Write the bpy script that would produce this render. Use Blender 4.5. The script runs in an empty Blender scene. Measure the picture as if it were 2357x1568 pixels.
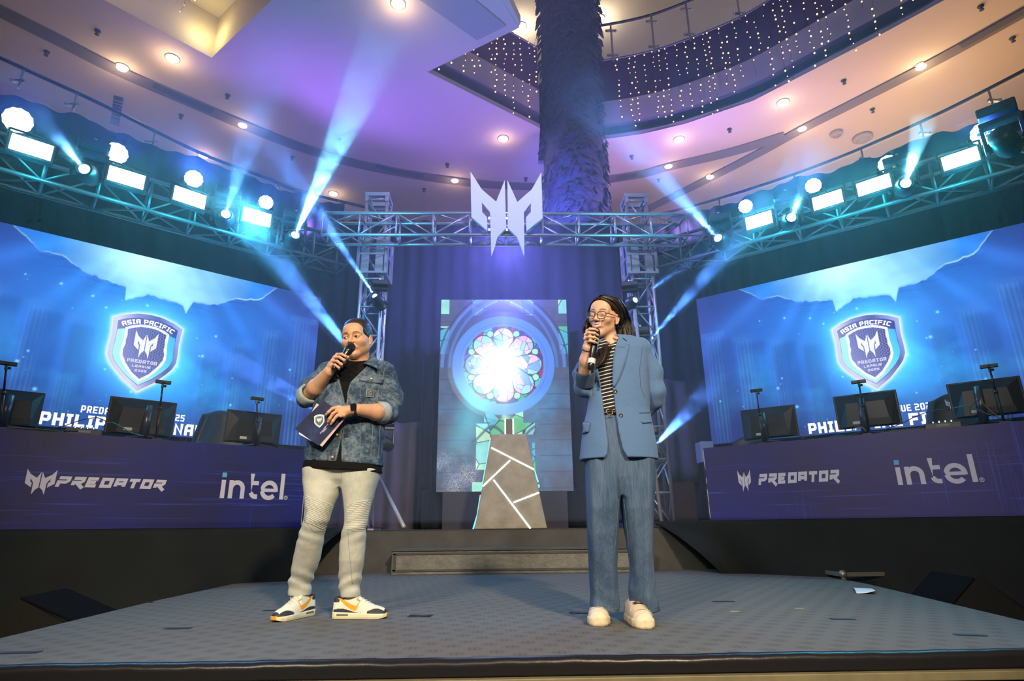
import bpy, bmesh, math, random
import numpy as np
from mathutils import Vector, Matrix, Euler
random.seed(7)
rng = np.random.default_rng(11)
SC = bpy.context.scene
COL = SC.collection
PI = math.pi
W, H = 2357, 1568
# ---------------------------------------------------------------- camera
FPX = 1366.23
CP = Vector((0.0, 0.0, 0.46))
CF = Vector((0.026714, 0.953534, 0.300099)); CR = Vector((0.999642, -0.024966, -0.009657)); CU = Vector((0.001715, -0.300249, 0.953859))
cam = bpy.data.cameras.new('camera'); cam.sensor_width = 36.0; cam.lens = 36.0 * FPX / W
cam.clip_start = 0.05; cam.clip_end = 200
camo = bpy.data.objects.new('camera', cam); COL.objects.link(camo)
camo.matrix_world = Matrix(((CR.x, CU.x, -CF.x, CP.x), (CR.y, CU.y, -CF.y, CP.y), (CR.z, CU.z, -CF.z, CP.z), (0, 0, 0, 1)))
SC.camera = camo
# ---------------------------------------------------------------- view, world, big lights
SC.view_settings.view_transform = 'Standard'; SC.view_settings.look = 'None'
SC.view_settings.gamma = 1.0; SC.view_settings.exposure = 0.0
cy = SC.cycles
cy.max_bounces = 5; cy.diffuse_bounces = 2; cy.glossy_bounces = 2; cy.transmission_bounces = 3; cy.transparent_max_bounces = 8; cy.volume_bounces = 0
cy.sample_clamp_indirect = 3.0; cy.adaptive_threshold = 0.06; cy.adaptive_min_samples = 12; cy.volume_step_rate = 1.0; cy.volume_max_steps = 64; cy.caustics_reflective = False; cy.caustics_refractive = False
wd = bpy.data.worlds.new('hall_light'); SC.world = wd; wd.use_nodes = True
bg = wd.node_tree.nodes['Background']; bg.inputs[0].default_value = (0.78, 0.66, 0.58, 1); bg.inputs[1].default_value = 0.07

def light(name, kind, loc, target, energy, color, size=0.3, spot=None, blend=0.3, size_y=None):
    l = bpy.data.lights.new(name, kind); l.energy = energy; l.color = color
    if kind == 'AREA':
        l.size = size
        if size_y: l.shape = 'RECTANGLE'; l.size_y = size_y
    elif kind == 'SPOT':
        l.shadow_soft_size = size; l.spot_size = math.radians(spot); l.spot_blend = blend
    else:
        l.shadow_soft_size = size
    o = bpy.data.objects.new(name, l); COL.objects.link(o); o.location = loc
    o.rotation_euler = (Vector(target) - Vector(loc)).to_track_quat('-Z', 'Y').to_euler()
    return o
# warm follow lights at the front of house, out over the audience
light('front_key_light', 'SPOT', (2.4, -4.5, 5.0), (-0.1, 3.6, 0.9), 3700, (1.0, 0.78, 0.52), 0.25, 38, 0.7)
light('front_fill_light', 'SPOT', (-3.2, -4.0, 4.4), (0.3, 3.6, 0.9), 1900, (1.0, 0.86, 0.68), 0.4, 40, 0.8)
light('hall_fill_light', 'AREA', (0.0, -5.0, 6.0), (0.0, 5.0, 1.0), 150, (1.0, 0.85, 0.70), 3.0)
# violet wash heads standing high behind the trusses, thrown up on the ceiling
light('violet_wash_light', 'SPOT', (-3.4, 9.6, 5.6), (-4.0, 11.0, 8.5), 640, (0.25, 0.12, 1.0), 0.15, 150, 1.0)
light('violet_wash_light', 'SPOT', (0.0, 9.4, 5.2), (-0.6, 11.0, 8.5), 330, (0.28, 0.12, 1.0), 0.15, 150, 1.0)
light('violet_wash_light', 'SPOT', (3.4, 9.6, 5.6), (3.8, 11.4, 8.5), 700, (0.44, 0.24, 1.0), 0.15, 150, 1.0)
light('blue_fill_light', 'SPOT', (0.2, 7.9, 4.9), (0.2, 10.3, 3.9), 1500, (0.14, 0.14, 1.0), 0.15, 140, 1.0)
light('blue_fill_light', 'POINT', (0.2, 8.6, 4.6), (0, 0, 0), 230, (0.16, 0.16, 1.0), 0.1)  # bare point source added for the blue glow in the haze
light('blue_fill_light', 'SPOT', (0.6, 9.2, 5.6), (1.5, 11.0, 7.0), 900, (0.10, 0.14, 1.0), 0.1, 60, 0.8)
light('violet_front_light', 'SPOT', (0.3, 3.6, 7.4), (0.15, 7.5, 4.9), 1150, (0.50, 0.43, 1.0), 0.2, 78, 0.9)
light('blue_fill_light', 'POINT', (-3.0, 6.75, 4.25), (0, 0, 0), 75, (0.05, 0.42, 1.0), 0.1)  # added fill with no fixture, colours the haze by the left truss
light('blue_fill_light', 'POINT', (3.5, 6.75, 4.3), (0, 0, 0), 130, (0.05, 0.40, 1.0), 0.1)  # same added fill for the right truss, again without a fixture
# unseen warm fills added behind the drapes, in place of bounced shop light
light('shop_bounce_fill', 'AREA', (7.5, 9.8, 5.4), (6.5, 9.0, 8.5), 190, (1.0, 0.60, 0.28), 4.0)
light('shop_bounce_fill', 'AREA', (-7.0, 9.4, 5.6), (-6.0, 7.5, 8.5), 22, (1.0, 0.66, 0.4), 4.0)
light('shop_bounce_fill', 'AREA', (0.0, 15.0, 3.0), (0.0, 12, 8.5), 25, (1.0, 0.66, 0.45), 5.0)

# ---------------------------------------------------------------- helpers
def ray(x, y): return CF * FPX + CR * (x - W / 2) - CU * (y - H / 2)
def onY(x, y, Y): d = ray(x, y); return CP + d * (Y / d.y)
def onZ(x, y, Z): d = ray(x, y); return CP + d * ((Z - CP.z) / d.z)
def onP(x, y, P, ang):
    n = Vector((-math.sin(ang), math.cos(ang), 0)); d = ray(x, y); return CP + d * (n.dot(Vector(P) - CP) / n.dot(d))
AN = math.radians(38.5)

def tag(o, label=None, cat=None, group=None, kind=None):
    if label: o['label'] = label
    if cat: o['category'] = cat
    if group: o['group'] = group
    if kind: o['kind'] = kind
    return o
def thing(name, label, cat, loc=(0, 0, 0), group=None, rz=0.0):
    o = bpy.data.objects.new(name, None); COL.objects.link(o); o.location = loc; o.rotation_euler = (0, 0, rz)
    return tag(o, label, cat, group)
def root_of(o):
    while o.parent: o = o.parent
    return o
def link_mesh(name, verts, faces, mats, parent=None, smooth=True, mat_idx=None, origin=None):
    """vertices in world space; stored relative to the thing's base"""
    me = bpy.data.meshes.new(name)
    if origin is None: origin = root_of(parent).location if parent else Vector((0, 0, 0))
    off = np.array(origin, dtype=float)
    v = np.asarray(verts, dtype=float).reshape(-1, 3) - off
    me.from_pydata([tuple(p) for p in v], [], [tuple(int(i) for i in f) for f in faces])
    if not isinstance(mats, (list, tuple)): mats = [mats]
    for m in mats: me.materials.append(m)
    if mat_idx is not None: me.polygons.foreach_set('material_index', mat_idx)
    if smooth: me.polygons.foreach_set('use_smooth', [True] * len(me.polygons))
    me.update()
    o = bpy.data.objects.new(name, me); COL.objects.link(o)
    if parent: o.parent = parent
    elif origin is not None: o.location = origin
    return o
def frame_from(d, up=None):
    d = Vector(d).normalized(); up = Vector(up) if up else Vector((0, 0, 1))
    if abs(d.dot(up)) > 0.98: up = Vector((0, 1, 0))
    x = d.cross(up).normalized(); y = d.cross(x).normalized(); return x, y, d
class MB:
    def __init__(s): s.v = []; s.f = []; s.m = []; s.cur = 0
    def mat(s, i): s.cur = i; return s
    def add(s, vs, fs):
        b = len(s.v); s.v += [tuple(p) for p in vs]; s.f += [tuple(i + b for i in f) for f in fs]; s.m += [s.cur] * len(fs); return s
    def box(s, c, size, ax=None, taper=None):
        X, Y, Z = ax if ax else (Vector((1, 0, 0)), Vector((0, 1, 0)), Vector((0, 0, 1)))
        c = Vector(c); hx, hy, hz = [q / 2 for q in size]; vs = []
        for k in (-1, 1):
            t = 1 if (taper is None or k < 0) else taper
            for i, j in ((-1, -1), (1, -1), (1, 1), (-1, 1)): vs.append(c + X * (i * hx * t) + Y * (j * hy * t) + Z * (k * hz))
        return s.add(vs, [(3, 2, 1, 0), (4, 5, 6, 7), (0, 1, 5, 4), (1, 2, 6, 5), (2, 3, 7, 6), (3, 0, 4, 7)])
    def tube(s, p0, p1, r, n=8, r1=None):
        return s.path([p0, p1], [r, r if r1 is None else r1], n)
    def path(s, pts, r, n=8, cap=True, flat=1.0, up=None):
        pts = [Vector(p) for p in pts]; k = len(pts)
        rs = r if isinstance(r, (list, tuple)) else [r] * k
        vs = []; px = None
        for i, p in enumerate(pts):
            d = (pts[min(i + 1, k - 1)] - pts[max(i - 1, 0)])
            if d.length < 1e-9: d = Vector((0, 0, 1))
            d.normalize()
            if px is None: x, y, _ = frame_from(d, up)
            else:
                x = px - d * px.dot(d)
                if x.length < 1e-6: x, y, _ = frame_from(d, up)
                x.normalize(); y = d.cross(x)
            px = x
            for a in range(n):
                t = 2 * PI * a / n; vs.append(p + x * (math.cos(t) * rs[i]) + y * (math.sin(t) * rs[i] * flat))
        fs = []
        for i in range(k - 1):
            for a in range(n):
                b = (a + 1) % n; fs.append((i * n + a, i * n + b, (i + 1) * n + b, (i + 1) * n + a))
        if cap: fs += [tuple(range(n - 1, -1, -1)), tuple(range((k - 1) * n, k * n))]
        return s.add(vs, fs)
    def lathe(s, c, ax, prof, n=24):
        """prof: list of (radius, height along ax)"""
        c = Vector(c); x, y, d = frame_from(ax); vs = []; fs = []
        for r, h in prof:
            for a in range(n):
                t = 2 * PI * a / n; vs.append(c + d * h + (x * math.cos(t) + y * math.sin(t)) * max(r, 1e-5))
        k = len(prof)
        for i in range(k - 1):
            for a in range(n):
                b = (a + 1) % n; fs.append((i * n + a, i * n + b, (i + 1) * n + b, (i + 1) * n + a))
        fs += [tuple(range(n - 1, -1, -1)), tuple(range((k - 1) * n, k * n))]
        return s.add(vs, fs)
    def prism(s, pts, ext):
        """pts: planar polygon in world space, ext: extrusion vector"""
        ext = Vector(ext); pts = [Vector(p) for p in pts]; n = len(pts)
        from mathutils.geometry import tessellate_polygon
        tri = tessellate_polygon([pts])
        vs = pts + [p + ext for p in pts]
        fs = [tuple(t) for t in tri] + [tuple(i + n for i in reversed(t)) for t in tri]
        fs += [(i, (i + 1) % n, (i + 1) % n + n, i + n) for i in range(n)]
        return s.add(vs, fs)
    def ball(s, c, r, n=10, sc=(1, 1, 1)):
        c = Vector(c); vs = []; fs = []; m = max(4, n // 2 + 1)
        for i in range(m + 1):
            ph = PI * i / m
            for a in range(n):
                t = 2 * PI * a / n; vs.append(c + Vector((math.sin(ph) * math.cos(t) * r * sc[0], math.sin(ph) * math.sin(t) * r * sc[1], math.cos(ph) * r * sc[2])))
        for i in range(m):
            for a in range(n):
                b = (a + 1) % n; fs.append((i * n + a, (i + 1) * n + a, (i + 1) * n + b, i * n + b))
        return s.add(vs, fs)
    def grid(s, fn, nu, nv, closed=False):
        vs = [fn(i / (nu - 1), j / (nv - 1)) for j in range(nv) for i in range(nu)]
        fs = [(j * nu + i, j * nu + i + 1, (j + 1) * nu + i + 1, (j + 1) * nu + i) for j in range(nv - 1) for i in range(nu - 1)]
        return s.add(vs, fs)
    def build(s, name, mats, parent=None, smooth=False, bevel=0, origin=None, solid=0, label=None):
        o = link_mesh(name, s.v, s.f, mats, parent, smooth, s.m if isinstance(mats, (list, tuple)) and len(mats) > 1 else None, origin)
        if solid:
            q = o.modifiers.new('solid', 'SOLIDIFY'); q.thickness = solid; q.offset = 0
        if bevel:
            q = o.modifiers.new('bevel', 'BEVEL'); q.width = bevel; q.segments = 2; q.limit_method = 'ANGLE'; q.angle_limit = 0.6
        if smooth:
            pass
        if label: o['label'] = label
        return o

# ---------------------------------------------------------------- materials
MATS = {}
class NT:
    """small helper to write node trees"""
    def __init__(s, m): s.nt = m.node_tree; s.n = s.nt.nodes; s.l = s.nt.links
    def new(s, t, **kw):
        nd = s.n.new(t)
        for k, v in kw.items():
            if hasattr(nd, k): setattr(nd, k, v)
        return nd
    def link(s, a, b): s.l.new(a, b)
    def val(s, sock, v):
        if hasattr(v, 'links') or isinstance(v, bpy.types.NodeSocket): s.l.new(v, sock)
        elif v is not None: sock.default_value = v
    def math(s, op, a, b=None, c=None, clamp=False):
        nd = s.n.new('ShaderNodeMath'); nd.operation = op; nd.use_clamp = clamp
        for i, v in enumerate((a, b, c)): s.val(nd.inputs[i], v)
        return nd.outputs[0]
    def ramp(s, fac, stops, interp='LINEAR'):
        nd = s.n.new('ShaderNodeValToRGB'); cr = nd.color_ramp; cr.interpolation = interp
        while len(cr.elements) < len(stops): cr.elements.new(0.5)
        for e, (p, c) in zip(cr.elements, stops): e.position = p; e.color = (*c, 1) if len(c) == 3 else c
        s.val(nd.inputs[0], fac); return nd.outputs[0]
    def mix(s, fac, a, b, mode='MIX', clamp=False):
        nd = s.n.new('ShaderNodeMix'); nd.data_type = 'RGBA'; nd.blend_type = mode; nd.clamp_result = clamp
        s.val(nd.inputs[0], fac)
        for sock, v in ((nd.inputs[6], a), (nd.inputs[7], b)):
            if isinstance(v, (tuple, list)): v = (*v, 1) if len(v) == 3 else v
            s.val(sock, v)
        return nd.outputs[2]
    def noise(s, vec, scale, detail=2, rough=0.5, dist=0.0):
        nd = s.n.new('ShaderNodeTexNoise'); nd.inputs['Scale'].default_value = scale; nd.inputs['Detail'].default_value = detail
        nd.inputs['Roughness'].default_value = rough; nd.inputs['Distortion'].default_value = dist
        if vec is not None: s.l.new(vec, nd.inputs['Vector'])
        return nd.outputs[0]
    def voronoi(s, vec, scale, feature='F1', rand=1.0):
        nd = s.n.new('ShaderNodeTexVoronoi'); nd.feature = feature; nd.inputs['Scale'].default_value = scale
        if 'Randomness' in nd.inputs: nd.inputs['Randomness'].default_value = rand
        if vec is not None: s.l.new(vec, nd.inputs['Vector'])
        return nd
    def mapping(s, vec, scale=(1, 1, 1), loc=(0, 0, 0), rot=(0, 0, 0)):
        nd = s.n.new('ShaderNodeMapping'); nd.inputs['Scale'].default_value = scale; nd.inputs['Location'].default_value = loc; nd.inputs['Rotation'].default_value = rot
        s.l.new(vec, nd.inputs[0]); return nd.outputs[0]
    def coord(s, k='Object'): return s.n.new('ShaderNodeTexCoord').outputs[k]
    def geo(s, k='Position'): return s.n.new('ShaderNodeNewGeometry').outputs[k]
    def sep(s, v): nd = s.n.new('ShaderNodeSeparateXYZ'); s.l.new(v, nd.inputs[0]); return nd.outputs
    def comb(s, x, y, z=0.0):
        nd = s.n.new('ShaderNodeCombineXYZ')
        for i, v in enumerate((x, y, z)): s.val(nd.inputs[i], v)
        return nd.outputs[0]
def pbr(name, color, rough=0.6, metal=0.0, spec=0.5, noise=0.0, nscale=20, bump=0.0, bscale=60, emit=None, estr=0, sheen=0, coat=0, sss=0):
    if name in MATS: return MATS[name]
    m = bpy.data.materials.new(name); m.use_nodes = True; t = NT(m); b = t.n['Principled BSDF']
    b.inputs['Base Color'].default_value = (*color, 1); b.inputs['Roughness'].default_value = rough; b.inputs['Metallic'].default_value = metal
    b.inputs['Specular IOR Level'].default_value = spec
    if sheen: b.inputs['Sheen Weight'].default_value = sheen
    if coat: b.inputs['Coat Weight'].default_value = coat
    if sss: b.inputs['Subsurface Weight'].default_value = sss; b.inputs['Subsurface Radius'].default_value = (0.012, 0.005, 0.003); b.inputs['Subsurface Scale'].default_value = 1.0
    co = t.coord()
    if noise:
        n = t.noise(co, nscale, 4, 0.6)
        lo = tuple(c * (1 - noise) for c in color); hi = tuple(min(1, c * (1 + noise)) for c in color)
        t.link(t.ramp(n, [(0.3, lo), (0.7, hi)]), b.inputs['Base Color'])
    if bump:
        bn = t.new('ShaderNodeBump'); bn.inputs['Strength'].default_value = bump; bn.inputs['Distance'].default_value = 0.01
        t.link(t.noise(co, bscale, 3), bn.inputs['Height']); t.link(bn.outputs[0], b.inputs['Normal'])
    if emit: b.inputs['Emission Color'].default_value = (*emit, 1); b.inputs['Emission Strength'].default_value = estr
    MATS[name] = m; return m
def emi(name, color, strength):
    if name in MATS: return MATS[name]
    m = bpy.data.materials.new(name); m.use_nodes = True; n = m.node_tree.nodes; n.clear()
    e = n.new('ShaderNodeEmission'); e.inputs[0].default_value = (*color, 1); e.inputs[1].default_value = strength
    o = n.new('ShaderNodeOutputMaterial'); m.node_tree.links.new(e.outputs[0], o.inputs[0]); MATS[name] = m; return m
# ================================================================ the hall
M_ceil = pbr('ceiling_paint', (0.66, 0.55, 0.45), 0.85, noise=0.04, nscale=0.5)
M_trimd = pbr('taupe_trim', (0.20, 0.17, 0.155), 0.8)
M_trimm = pbr('grey_band', (0.40, 0.36, 0.36), 0.8)
M_cove = pbr('cove_dark', (0.13, 0.11, 0.12), 0.8)
M_purple = pbr('purple_fascia', (0.065, 0.012, 0.07), 0.7, noise=0.15, nscale=2)
M_black = pbr('black_paint', (0.012, 0.012, 0.013), 0.55)
M_blackp = pbr('black_plastic', (0.018, 0.018, 0.02), 0.38)
M_steel = pbr('brushed_steel', (0.5, 0.5, 0.5), 0.25, 1.0)
M_alu = pbr('truss_aluminium', (0.52, 0.52, 0.54), 0.38, 0.75)
M_white = pbr('white_paint', (0.8, 0.8, 0.8), 0.5)
M_glass = bpy.data.materials.new('clear_glass'); M_glass.use_nodes = True
_t = NT(M_glass); _b = _t.n['Principled BSDF']; _b.inputs['Base Color'].default_value = (0.75, 0.85, 0.85, 1); _b.inputs['Roughness'].default_value = 0.05; _b.inputs['Alpha'].default_value = 0.10

ZC = 8.5
def S(name, mb, m, **kw): o = mb.build(name, m, **kw); tag(o, kind='structure'); return o
# --- ceiling plate of the storey above with the atrium opening and the left coffer
V0 = onZ(979, 163, ZC)
far_edge = [V0] + [onZ(x, y, ZC) for x, y in ((1243, 295),)]
arc_px = [(1382, 322), (1480, 308), (1577, 285), (1733, 232), (1875, 159), (2008, 90), (2174, 0)]
far_edge += [Vector((0.98, 11.9, ZC)), Vector((2.2, 11.9, ZC))] + [onZ(x, y, ZC) for x, y in arc_px] + [Vector((7.6, 6.3, ZC)), Vector((7.9, 5.0, ZC)), Vector((7.9, 2.0, ZC))]
near_dir = (onZ(1175, 68, ZC) - V0).normalized()
KC = onZ(1192, 60, ZC)
near_edge = [onZ(1040, -260, ZC), onZ(1152, -5, ZC), KC]
hole = far_edge + [Vector((1.5, 2.0, ZC))] + near_edge
cof = [onZ(x, y, ZC) for x, y in ((240, 0), (487, 133), (625, 0))]
cof = [cof[0] + (cof[0] - cof[1]) * 1.5, cof[0], cof[1], cof[2], cof[2] + (cof[2] - cof[1]) * 0.5]
cof2 = [onZ(x, y, ZC) for x, y in ((1030, 0), (1098, 93), (1000, -60))]
from mathutils.geometry import tessellate_polygon
outer = [Vector((-17, -2, ZC)), Vector((19, -2, ZC)), Vector((19, 24, ZC)), Vector((-17, 24, ZC))]
def plate(z, outer, holes, mb):
    polys = [[Vector((p.x, p.y, z)) for p in q] for q in [outer] + holes]
    flat = [p for q in polys for p in q]; mb.add(flat, [tuple(t) for t in tessellate_polygon(polys)])
mb = MB(); plate(ZC, outer, [hole, cof], mb)
for poly in (cof,):
    n = len(poly)
    for i in range(n):
        a, b = poly[i], poly[(i + 1) % n]; u = Vector((0, 0, 0.9)); mb.add([a, b, b + u, a + u], [(0, 1, 2, 3)])
plate(ZC + 0.9, [p for p in cof], [], mb)
S('ceiling', mb, M_ceil)
light('cove_light', 'AREA', (cof[0] * .3 + cof[1] * .7) + Vector((.25, .1, .35)), (cof[0] * .3 + cof[1] * .7) + Vector((0, 0, .9)), 30, (1.0, 0.85, 0.30), 0.3, size_y=2.0)
light('cove_light', 'POINT', onZ(470, 95, ZC) + Vector((0, 0, .3)), (0, 0, 0), 10, (1.0, 0.85, 0.30), 0.1)
# --- far edge of the next storey: cove, grey fascia, purple fascia, all standing on the opening's edge
def ribbon(mb, pts, z0, z1, off):
    c = Vector((2.0, 5.0, 0)); q = []
    for i, p in enumerate(pts):
        d = (pts[min(i + 1, len(pts) - 1)] - pts[max(i - 1, 0)]).normalized(); n = Vector((-d.y, d.x, 0))
        if n.dot(c - p) > 0: n = -n
        q.append(Vector((p.x, p.y, 0)) + n * off)
    for i in range(len(q) - 1):
        a, b = q[i], q[i + 1]; mb.add([a + Vector((0, 0, z0)), b + Vector((0, 0, z0)), b + Vector((0, 0, z1)), a + Vector((0, 0, z1))], [(0, 1, 2, 3)])
    return q
def catmull(pts, n=5):
    out = []
    for i in range(len(pts) - 1):
        p0, p1, p2, p3 = pts[max(i - 1, 0)], pts[i], pts[i + 1], pts[min(i + 2, len(pts) - 1)]
        for k in range(n):
            t = k / n; out.append(0.5 * ((2 * p1) + (p2 - p0) * t + (2 * p0 - 5 * p1 + 4 * p2 - p3) * t * t + (3 * p1 - p0 - 3 * p2 + p3) * t ** 3))
    return out + [pts[-1]]
arcE = catmull(far_edge[4:], 4); edgeS = [V0 + (V0 - far_edge[1]) * 0.3, V0, far_edge[1]]
fullE = edgeS + far_edge[2:4] + arcE
mb = MB()
ribbon(mb, fullE, ZC, ZC + 0.10, 0.0); S('trim_1', mb, M_trimm)
mb = MB(); q = ribbon(mb, fullE, ZC + 0.10, ZC + 0.38, 0.30)
for i in range(len(q) - 1):
    a, b = fullE[i], fullE[i + 1]; mb.add([a + Vector((0, 0, 0.10)), b + Vector((0, 0, 0.10)), Vector((q[i + 1].x, q[i + 1].y, ZC + 0.12)), Vector((q[i].x, q[i].y, ZC + 0.12))], [(0, 1, 2, 3)])
    mb.add([Vector((a.x, a.y, ZC + 0.38)), Vector((b.x, b.y, ZC + 0.38)), Vector((q[i + 1].x, q[i + 1].y, ZC + 0.38)), Vector((q[i].x, q[i].y, ZC + 0.38))], [(0, 1, 2, 3)])
S('trim_2', mb, M_cove)
mb = MB(); ribbon(mb, fullE, ZC + 0.38, ZC + 0.98, 0.0); S('trim_3', mb, pbr('grey_fascia', (0.36, 0.32, 0.33), 0.8))
mb = MB(); ribbon(mb, fullE, ZC + 0.98, ZC + 2.15, 0.02); S('trim_4', mb, M_purple)
mb = MB(); plate(13.6, [Vector((-6, 4, 0)), Vector((22, 4, 0)), Vector((22, 26, 0)), Vector((-6, 26, 0))], [], mb)
plate(ZC + 2.1, [Vector((p.x, p.y, 0)) for p in fullE] + [Vector((16, 2, 0)), Vector((16, 22, 0)), Vector((-8, 22, 0))], [], mb)
mb.box((4, 20, 11.5), (30, 0.2, 5)); mb.box((14, 12, 11.5), (0.2, 18, 5))
S('ceiling', mb, pbr('upper_ceiling_paint', (0.55, 0.50, 0.44), 0.85))
# thick edge of the near plate
mb = MB()
for a, b in ((V0, KC), (KC, onZ(1040, -260, ZC))):
    near_dir = (b - a).normalized(); mb.box((a + b) / 2 + Vector((0, 0, 0.108)), ((b - a).length, 0.10, 0.20), (near_dir, Vector((-near_dir.y, near_dir.x, 0)), Vector((0, 0, 1))))
S('trim_5', mb, M_ceil)
mb = MB()   # shallow grey panel let into the near plate
g = [onZ(x, y, ZC - 0.03) for x, y in ((880, -60), (1098, 93), (1165, 60), (1020, -60))]
mb.prism(g, (0, 0, 0.03)); S('trim_6', mb, M_trimm)
# --- dark slot rings in the ceiling
def arc_band(px, w, z, mb, dz=0.03):
    pts = catmull([onZ(x, y, z) for x, y in px], 6); L, Rr = [], []
    for i, p in enumerate(pts):
        d = (pts[min(i + 1, len(pts) - 1)] - pts[max(i - 1, 0)]).normalized(); n = Vector((-d.y, d.x, 0)); L.append(p + n * w / 2); Rr.append(p - n * w / 2)
    k = len(pts); up = Vector((0, 0, dz))
    mb.add(L + Rr + [p + up for p in L] + [p + up for p in Rr], [(i, i + 1, k + i + 1, k + i) for i in range(k - 1)] + [(i, 2 * k + i, 2 * k + i + 1, i + 1) for i in range(k - 1)] + [(k + i, k + i + 1, 3 * k + i + 1, 3 * k + i) for i in range(k - 1)])
    return pts
mb = MB(); ring = arc_band([(-60, -8), (0, 27), (130, 92), (280, 168), (430, 233), (560, 289), (700, 343), (850, 385), (1047, 418), (1200, 430), (1300, 427), (1465, 404), (1540, 385), (1680, 352), (1806, 314)], 0.30, ZC - 0.03, mb)
S('trim_7', mb, M_trimd)
mb = MB(); ring2 = arc_band([(1480, 488), (1635, 411), (1746, 354), (1846, 299), (1980, 231), (2121, 159), (2240, 95), (2357, 30), (2450, -20)], 0.26, ZC - 0.03, mb)
S('trim_8', mb, M_trimd)
mb = MB()
for seg in (((352, 196), (420, 228), (490, 258)), ((866, 382), (920, 397), (975, 407)), ((1420, 410), (1465, 403)), ((2212, 108), (2290, 64), (2380, 14))):
    arc_band(seg, 0.16, ZC - 0.045, mb, 0.015)
S('trim_9', mb, pbr('slot_grille', (0.10, 0.10, 0.12), 0.7))
# --- back wall of the storey behind the drapes and the mall floor
mb = MB(); mb.box((1, 17.5, 3.5), (44, 0.3, 10.2)); S('wall_back', mb, pbr('far_wall', (0.30, 0.24, 0.19), 0.9, noise=0.25, nscale=0.6))
mb = MB(); mb.box((1, 8, -1.55), (46, 30, 0.1)); S('floor', mb, pbr('mall_floor', (0.10, 0.09, 0.085), 0.35))

# ceiling fittings -------------------------------------------------
M_warm = emi('warm_lamp', (1.0, 0.72, 0.42), 28)
LPOS = [(280, 160, 'on the slot ring, far left'), (396, 139, 'between the slot ring and the left coffer'), (558, 291, 'on the slot ring above the left truss'), (468, 362, 'below the ring, beside the railing at left'),
        (767, 449, 'just above the left end of the front truss'), (1047, 418, 'on the ring left of the big emblem'), (1158, 323, 'alone above the big emblem'), (916, 14, 'at the top edge above the light shafts'),
        (1563, 325, 'under the fairy lights right of the column'), (1539, 385, 'on the ring right of the column'), (1635, 410, 'on the right slot, lowest one'), (1847, 299, 'where the two right slots meet'),
        (1803, 240, 'in plain ceiling below the grey fascia at right'), (2121, 157, 'on the right slot, nearest the right wall')]
for i, (x, y, wh) in enumerate(LPOS):
    p = onZ(x, y, ZC - 0.05)
    t = thing('downlight', 'glowing warm round ceiling downlight ' + wh, 'ceiling light', p + Vector((0, 0, 0.04)), 'warm downlights in the ceiling')
    m_ = MB(); m_.lathe(p, (0, 0, 1), [(0.125, 0.05), (0.125, 0.042), (0.10, 0.036), (0.098, 0.05)], 20); m_.build('rim', M_trimm, t, smooth=True)
    m_ = MB(); m_.lathe(p + Vector((0, 0, -0.003)), (0, 0, 1), [(0.0, 0.0), (0.06, 0.006), (0.098, 0.032), (0.098, 0.045), (0.0, 0.045)], 20); m_.build('lamp', M_warm, t, smooth=True)
    light('downlight_glow', 'POINT', p + Vector((0, 0, -0.22)), p, 5 if y > 200 else 9, (1.0, 0.68, 0.36), 0.05)
for x, y, wh in ((1199, 68, 'left of the shaggy column'), (1379, 51, 'right of the shaggy column')):
    p = onZ(x, y, 13.48)
    t = thing('downlight', 'bright warm downlight in the top storey ceiling, ' + wh, 'ceiling light', p + Vector((0, 0, 0.1)), 'top storey downlights')
    m_ = MB(); m_.lathe(p, (0, 0, 1), [(0.16, 0.12), (0.17, 0.10), (0.14, 0.09), (0.13, 0.12)], 20); m_.build('rim', M_trimm, t, smooth=True)
    m_ = MB(); m_.lathe(p, (0, 0, 1), [(0.0, 0.02), (0.13, 0.09), (0.0, 0.11)], 20); m_.build('lamp', M_warm, t, smooth=True)
    light('downlight_glow', 'POINT', p + Vector((0, 0, -0.3)), p, 45, (1.0, 0.8, 0.55), 0.08)
light('top_storey_light', 'AREA', (8, 13, 13.2), (6, 13, 0), 160, (1.0, 0.85, 0.65), 5)
M_spr = pbr('sprinkler_metal', (0.06, 0.055, 0.06), 0.5)
SP = [(225, 71), (108, 119), (524, 219), (417, 265), (673, 361), (784, 320), (1030, 378), (1210, 410), (976, 435), (1454, 359), (1516, 413), (1679, 297), (1942, 185), (2008, 251), (2257, 14), (2330, 87)]
SPW = ['left of the downlight beam cone, high in the left corner', 'lowest by the left edge, above the drape', 'alone inside the ring left of the light shafts', 'below the ring, right of the louvred vent', 'below the ring at the left truss, in violet light', 'inside the ring, centre left of the column',
       'between the ring and the lone downlight, left of the horned sign', 'just left of the shaggy column, above the ring', 'just left of the horned sign, under the ring', 'right of the column, above the ring', 'right of the column, below the ring', 'between the slot end and the right railing lamp',
       'in plain warm ceiling under the grey fascia', 'under the right slot, above the ceiling speakers', 'at the top right corner, above the slot', 'at the right edge, below the slot']
for i, (x, y) in enumerate(SP):
    p = onZ(x, y, ZC); near = min(LPOS, key=lambda q: (q[0] - x) ** 2 + (q[1] - y) ** 2); 
    side = ('above' if y < near[1] else 'below') + (' and left of' if x < near[0] else ' and right of')
    m_ = MB(); m_.lathe(p, (0, 0, -1), [(0.05, 0.0), (0.045, 0.02), (0.014, 0.025), (0.014, 0.07), (0.035, 0.072), (0.035, 0.08), (0.0, 0.082)], 12)
    o = m_.build('sprinkler', M_spr, smooth=True); tag(o, 'dark ceiling sprinkler ' + SPW[i], 'sprinkler', 'ceiling sprinklers')
t = thing('ceiling_vent', 'dark louvred air vent in the ceiling above the left railing', 'vent', onZ(268, 255, ZC))
c0, c1, c2, c3 = [onZ(x, y, ZC - 0.02) for x, y in ((262, 221), (284, 227), (274, 291), (254, 284))]
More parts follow.
